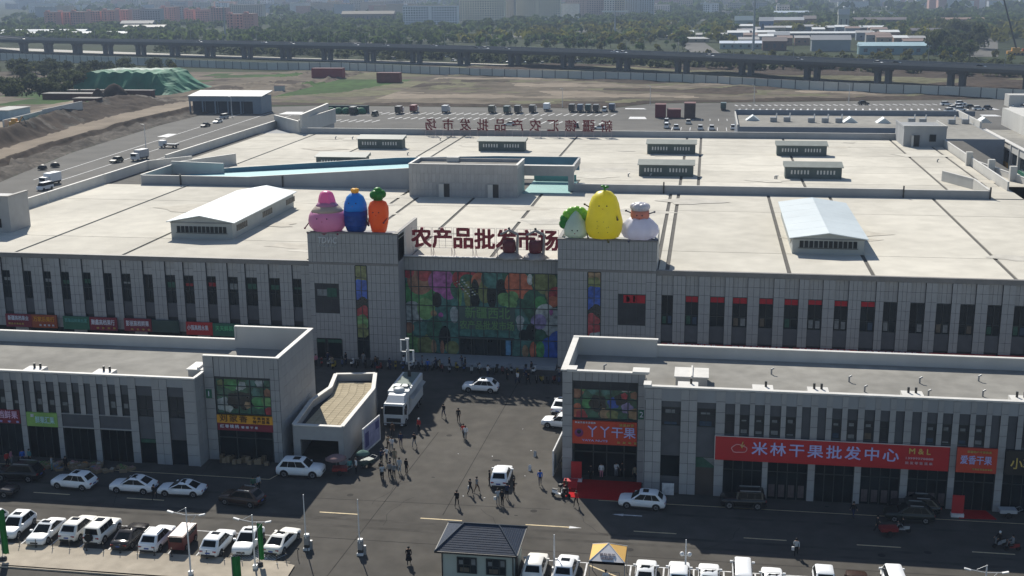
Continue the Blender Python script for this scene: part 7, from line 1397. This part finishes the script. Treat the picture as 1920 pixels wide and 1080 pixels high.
rbn = thing('right_wing_building','two storey white framed building with dark windows at the right frame edge','shop building',(85,330,0)); b = MB(); b.box(78.6,100,300,361,0,9,rend); b.box(78,78.6,299,361,7.2,9.2,rend_l); b.box(77.7,78.9,299,361,9.2,9.4,capm); b.box(86,100,340,375,9,14,rend_l); b.build('wall',rbn); b = MB(); b.box(78.8,85.9,300,361,9,9.05,roofg); b.build('roof',rbn)
for k in range(7): y = 302+k*8.4; b = MB(); b.box(77.8,78.6,y-.5,y+.5,0,9.2,rend_l); b.build('pier',rbn)
for k in range(7):
    y = 302+k*8.4; b = MB(); b.box(78.4,78.55,y+.8,y+7.6,4.3,6.9,glass); b.build('window',rbn); b = MB(); b.box(78.4,78.55,y+.8,y+7.6,.2,2.6,glass); b.build('shop_front',rbn); b = MB(); b.box(77.9,78.4,y+.8,y+7.6,2.8,3.9,[sred2,sgreen,sred,syel][k%4] if k < 6 else sgreen); b.build('shop_sign',rbn)
t = thing('road_island_kerb','curved pale kerb island at the far right of the rear car park','kerb island',(128,515,0)); b = MB(); b.lathe([(7,0),(7,.4),(6.2,.45)],rend_l,(128,515,0),24,sy=1.6); b.build('kerb',t); b = MB(); b.box(122,150,522,530,.1,5,rend_l); b.build('wall',t)
# west side: walls, sheds, digger, heaps
t = thing('boundary_wall','pale boundary wall at the far left beside the yellow digger','wall',(-237,400,5)); b = MB(); b.seg((-232,372),(-236,404),.5,4,8,rend_l); b.seg((-236,404),(-238,436),.5,4,8.4,rend_l); b.build('wall',t)
for lb,x,y,w_,d_,h,m in (('light blue shed at the left frame edge',-246,392,8,14,9,M('light_blue_sheet',(.35,.45,.5),.7)),('dark red brick yard hut among the left trees',-262,470,24,6,8,M('brick_hut',(.13,.07,.06),.8)),('low brick wall hut beside the grove',-247,455,10,5,7.5,M('brick_hut',.1)),('long dark brick wall left of the tarp mound',-262,505,40,3,6.5,M('brick_hut',.1))):
    t = thing('yard_hut',lb,'hut',(x,y,0)); b = MB(); b.box(x-w_/2,x+w_/2,y,y+d_,2,h,m); b.build('wall',t); b = MB(); b.box(x-w_/2-.3,x+w_/2+.3,y-.3,y+d_+.3,h,h+.25,rend_l if 'blue' in lb else M('dull_roof',(.3,.28,.26),.8)); b.build('roof',t)
t = thing('digger','small yellow digger on the earth bank at far left','digger',(-229,374,5)); b = MB(); b.box(-1.5,1.5,-1.2,1.2,1,2.4,Pm('crane_yellow',.5)); b.box(-.8,.6,-.9,.9,2.4,3.4,Pm('crane_yellow',.5)); b.build('body',t,loc=(0,0,0)); b = MB(); b.tube((1.4,0,2),(3,0,4),.2,Pm('crane_yellow',.5)); b.tube((3,0,4),(4.2,0,1.5),.15,black); b.build('arm',t,loc=(0,0,0)); b = MB(); b.box(-1.8,1.8,-1.4,1.4,0,1,black); b.build('tracks',t,loc=(0,0,0))
farcar('suv',blackp,-233,392,80,'dark car parked by the pale wall at the far left',z=4.9)
for i,(x,y,r_,h) in enumerate([(-258,502,8,8),(-249,470,5,8.5)]):
    t_ = MB(); t_.lathe([(r_,0),(r_*.7,h*.45),(r_*.25,h*.9),(.1,h)],soil_d,(x,y,1 if h < 4 else 2),14,lob=.15,nl=5); o = t_.build('soil_heap'); tag(o,'heap of dark soil on the west embankment, %s from the market'%['farther','nearer'][i],'soil heap')
for x,y in ((-187.6,318),(-186.5,323)): t_ = MB(); t_.lathe([(1.3,0),(1.1,.8),(.4,1.2)],black,(x,y,.3),8,lob=.2,nl=3); tag(t_.build('black_bag_pile'),'small black heap at the edge of the west lane','heap',group='small black heaps at the west lane')
for x,y,lb in ((-188,462,'thin lamp post before the blue grey shed'),(-178,364,'thin lamp post on the west lane by the blue lorry'),(-60,508,'thin lamp post at the far edge of the rear car park behind the letters'),(-24,524,'thin lamp post at the far edge of the rear car park by the red stacks'),(20,530,'thin lamp post at the far edge of the rear car park right of centre'),(60,536,'thin lamp post at the far edge of the rear car park at right')):
    t = thing('street_lamp',lb,'lamp post',(x,y,0)); b = MB(); b.tube((0,0,0),(0,0,8),.14,white_m,6,.07); b.tube((0,0,7.9),(-1.2,0,8.1),.07,white_m,5); b.build('pole',t,loc=(0,0,0))
for i in range(46):     # cars under and beyond the viaduct
    x = RND.uniform(-260,-100); q, n_ = near_n(x); p = q+n_*(32+RND.uniform(0,45)); farcar('suv',RND.choice((white,white,silver,blackp)),p.x,p.y,RND.uniform(0,360),'car in the crowded lot glimpsed below the viaduct','cars in the lot below the viaduct',z=.1,sc=1.1)
# ------------------------------------------------ haze
def haze():
    b = MB(); b.box(-7200,2700,-300,9300,-1,76,None) if False else None
    me = bpy.data.meshes.new('haze'); x0,x1,y0,y1,z0,z1 = -7200,2700,-300,9300,-1.2,76
    me.from_pydata([(x0,y0,z0),(x1,y0,z0),(x1,y1,z0),(x0,y1,z0),(x0,y0,z1),(x1,y0,z1),(x1,y1,z1),(x0,y1,z1)],[],[(0,3,2,1),(4,5,6,7),(0,1,5,4),(1,2,6,5),(2,3,7,6),(3,0,4,7)])
    m = bpy.data.materials.new('haze_air'); m.use_nodes = True; t = m.node_tree; t.nodes.remove(t.nodes['Principled BSDF']); v = t.nodes.new('ShaderNodeVolumePrincipled')
    v.inputs['Color'].default_value = (.5,.62,.8,1); v.inputs['Density'].default_value = .00019; v.inputs['Anisotropy'].default_value = 0
    t.links.new(v.outputs[0], t.nodes['Material Output'].inputs['Volume']); me.materials.append(m); o = bpy.data.objects.new('haze', me); COL.objects.link(o); stuff(o)
haze()
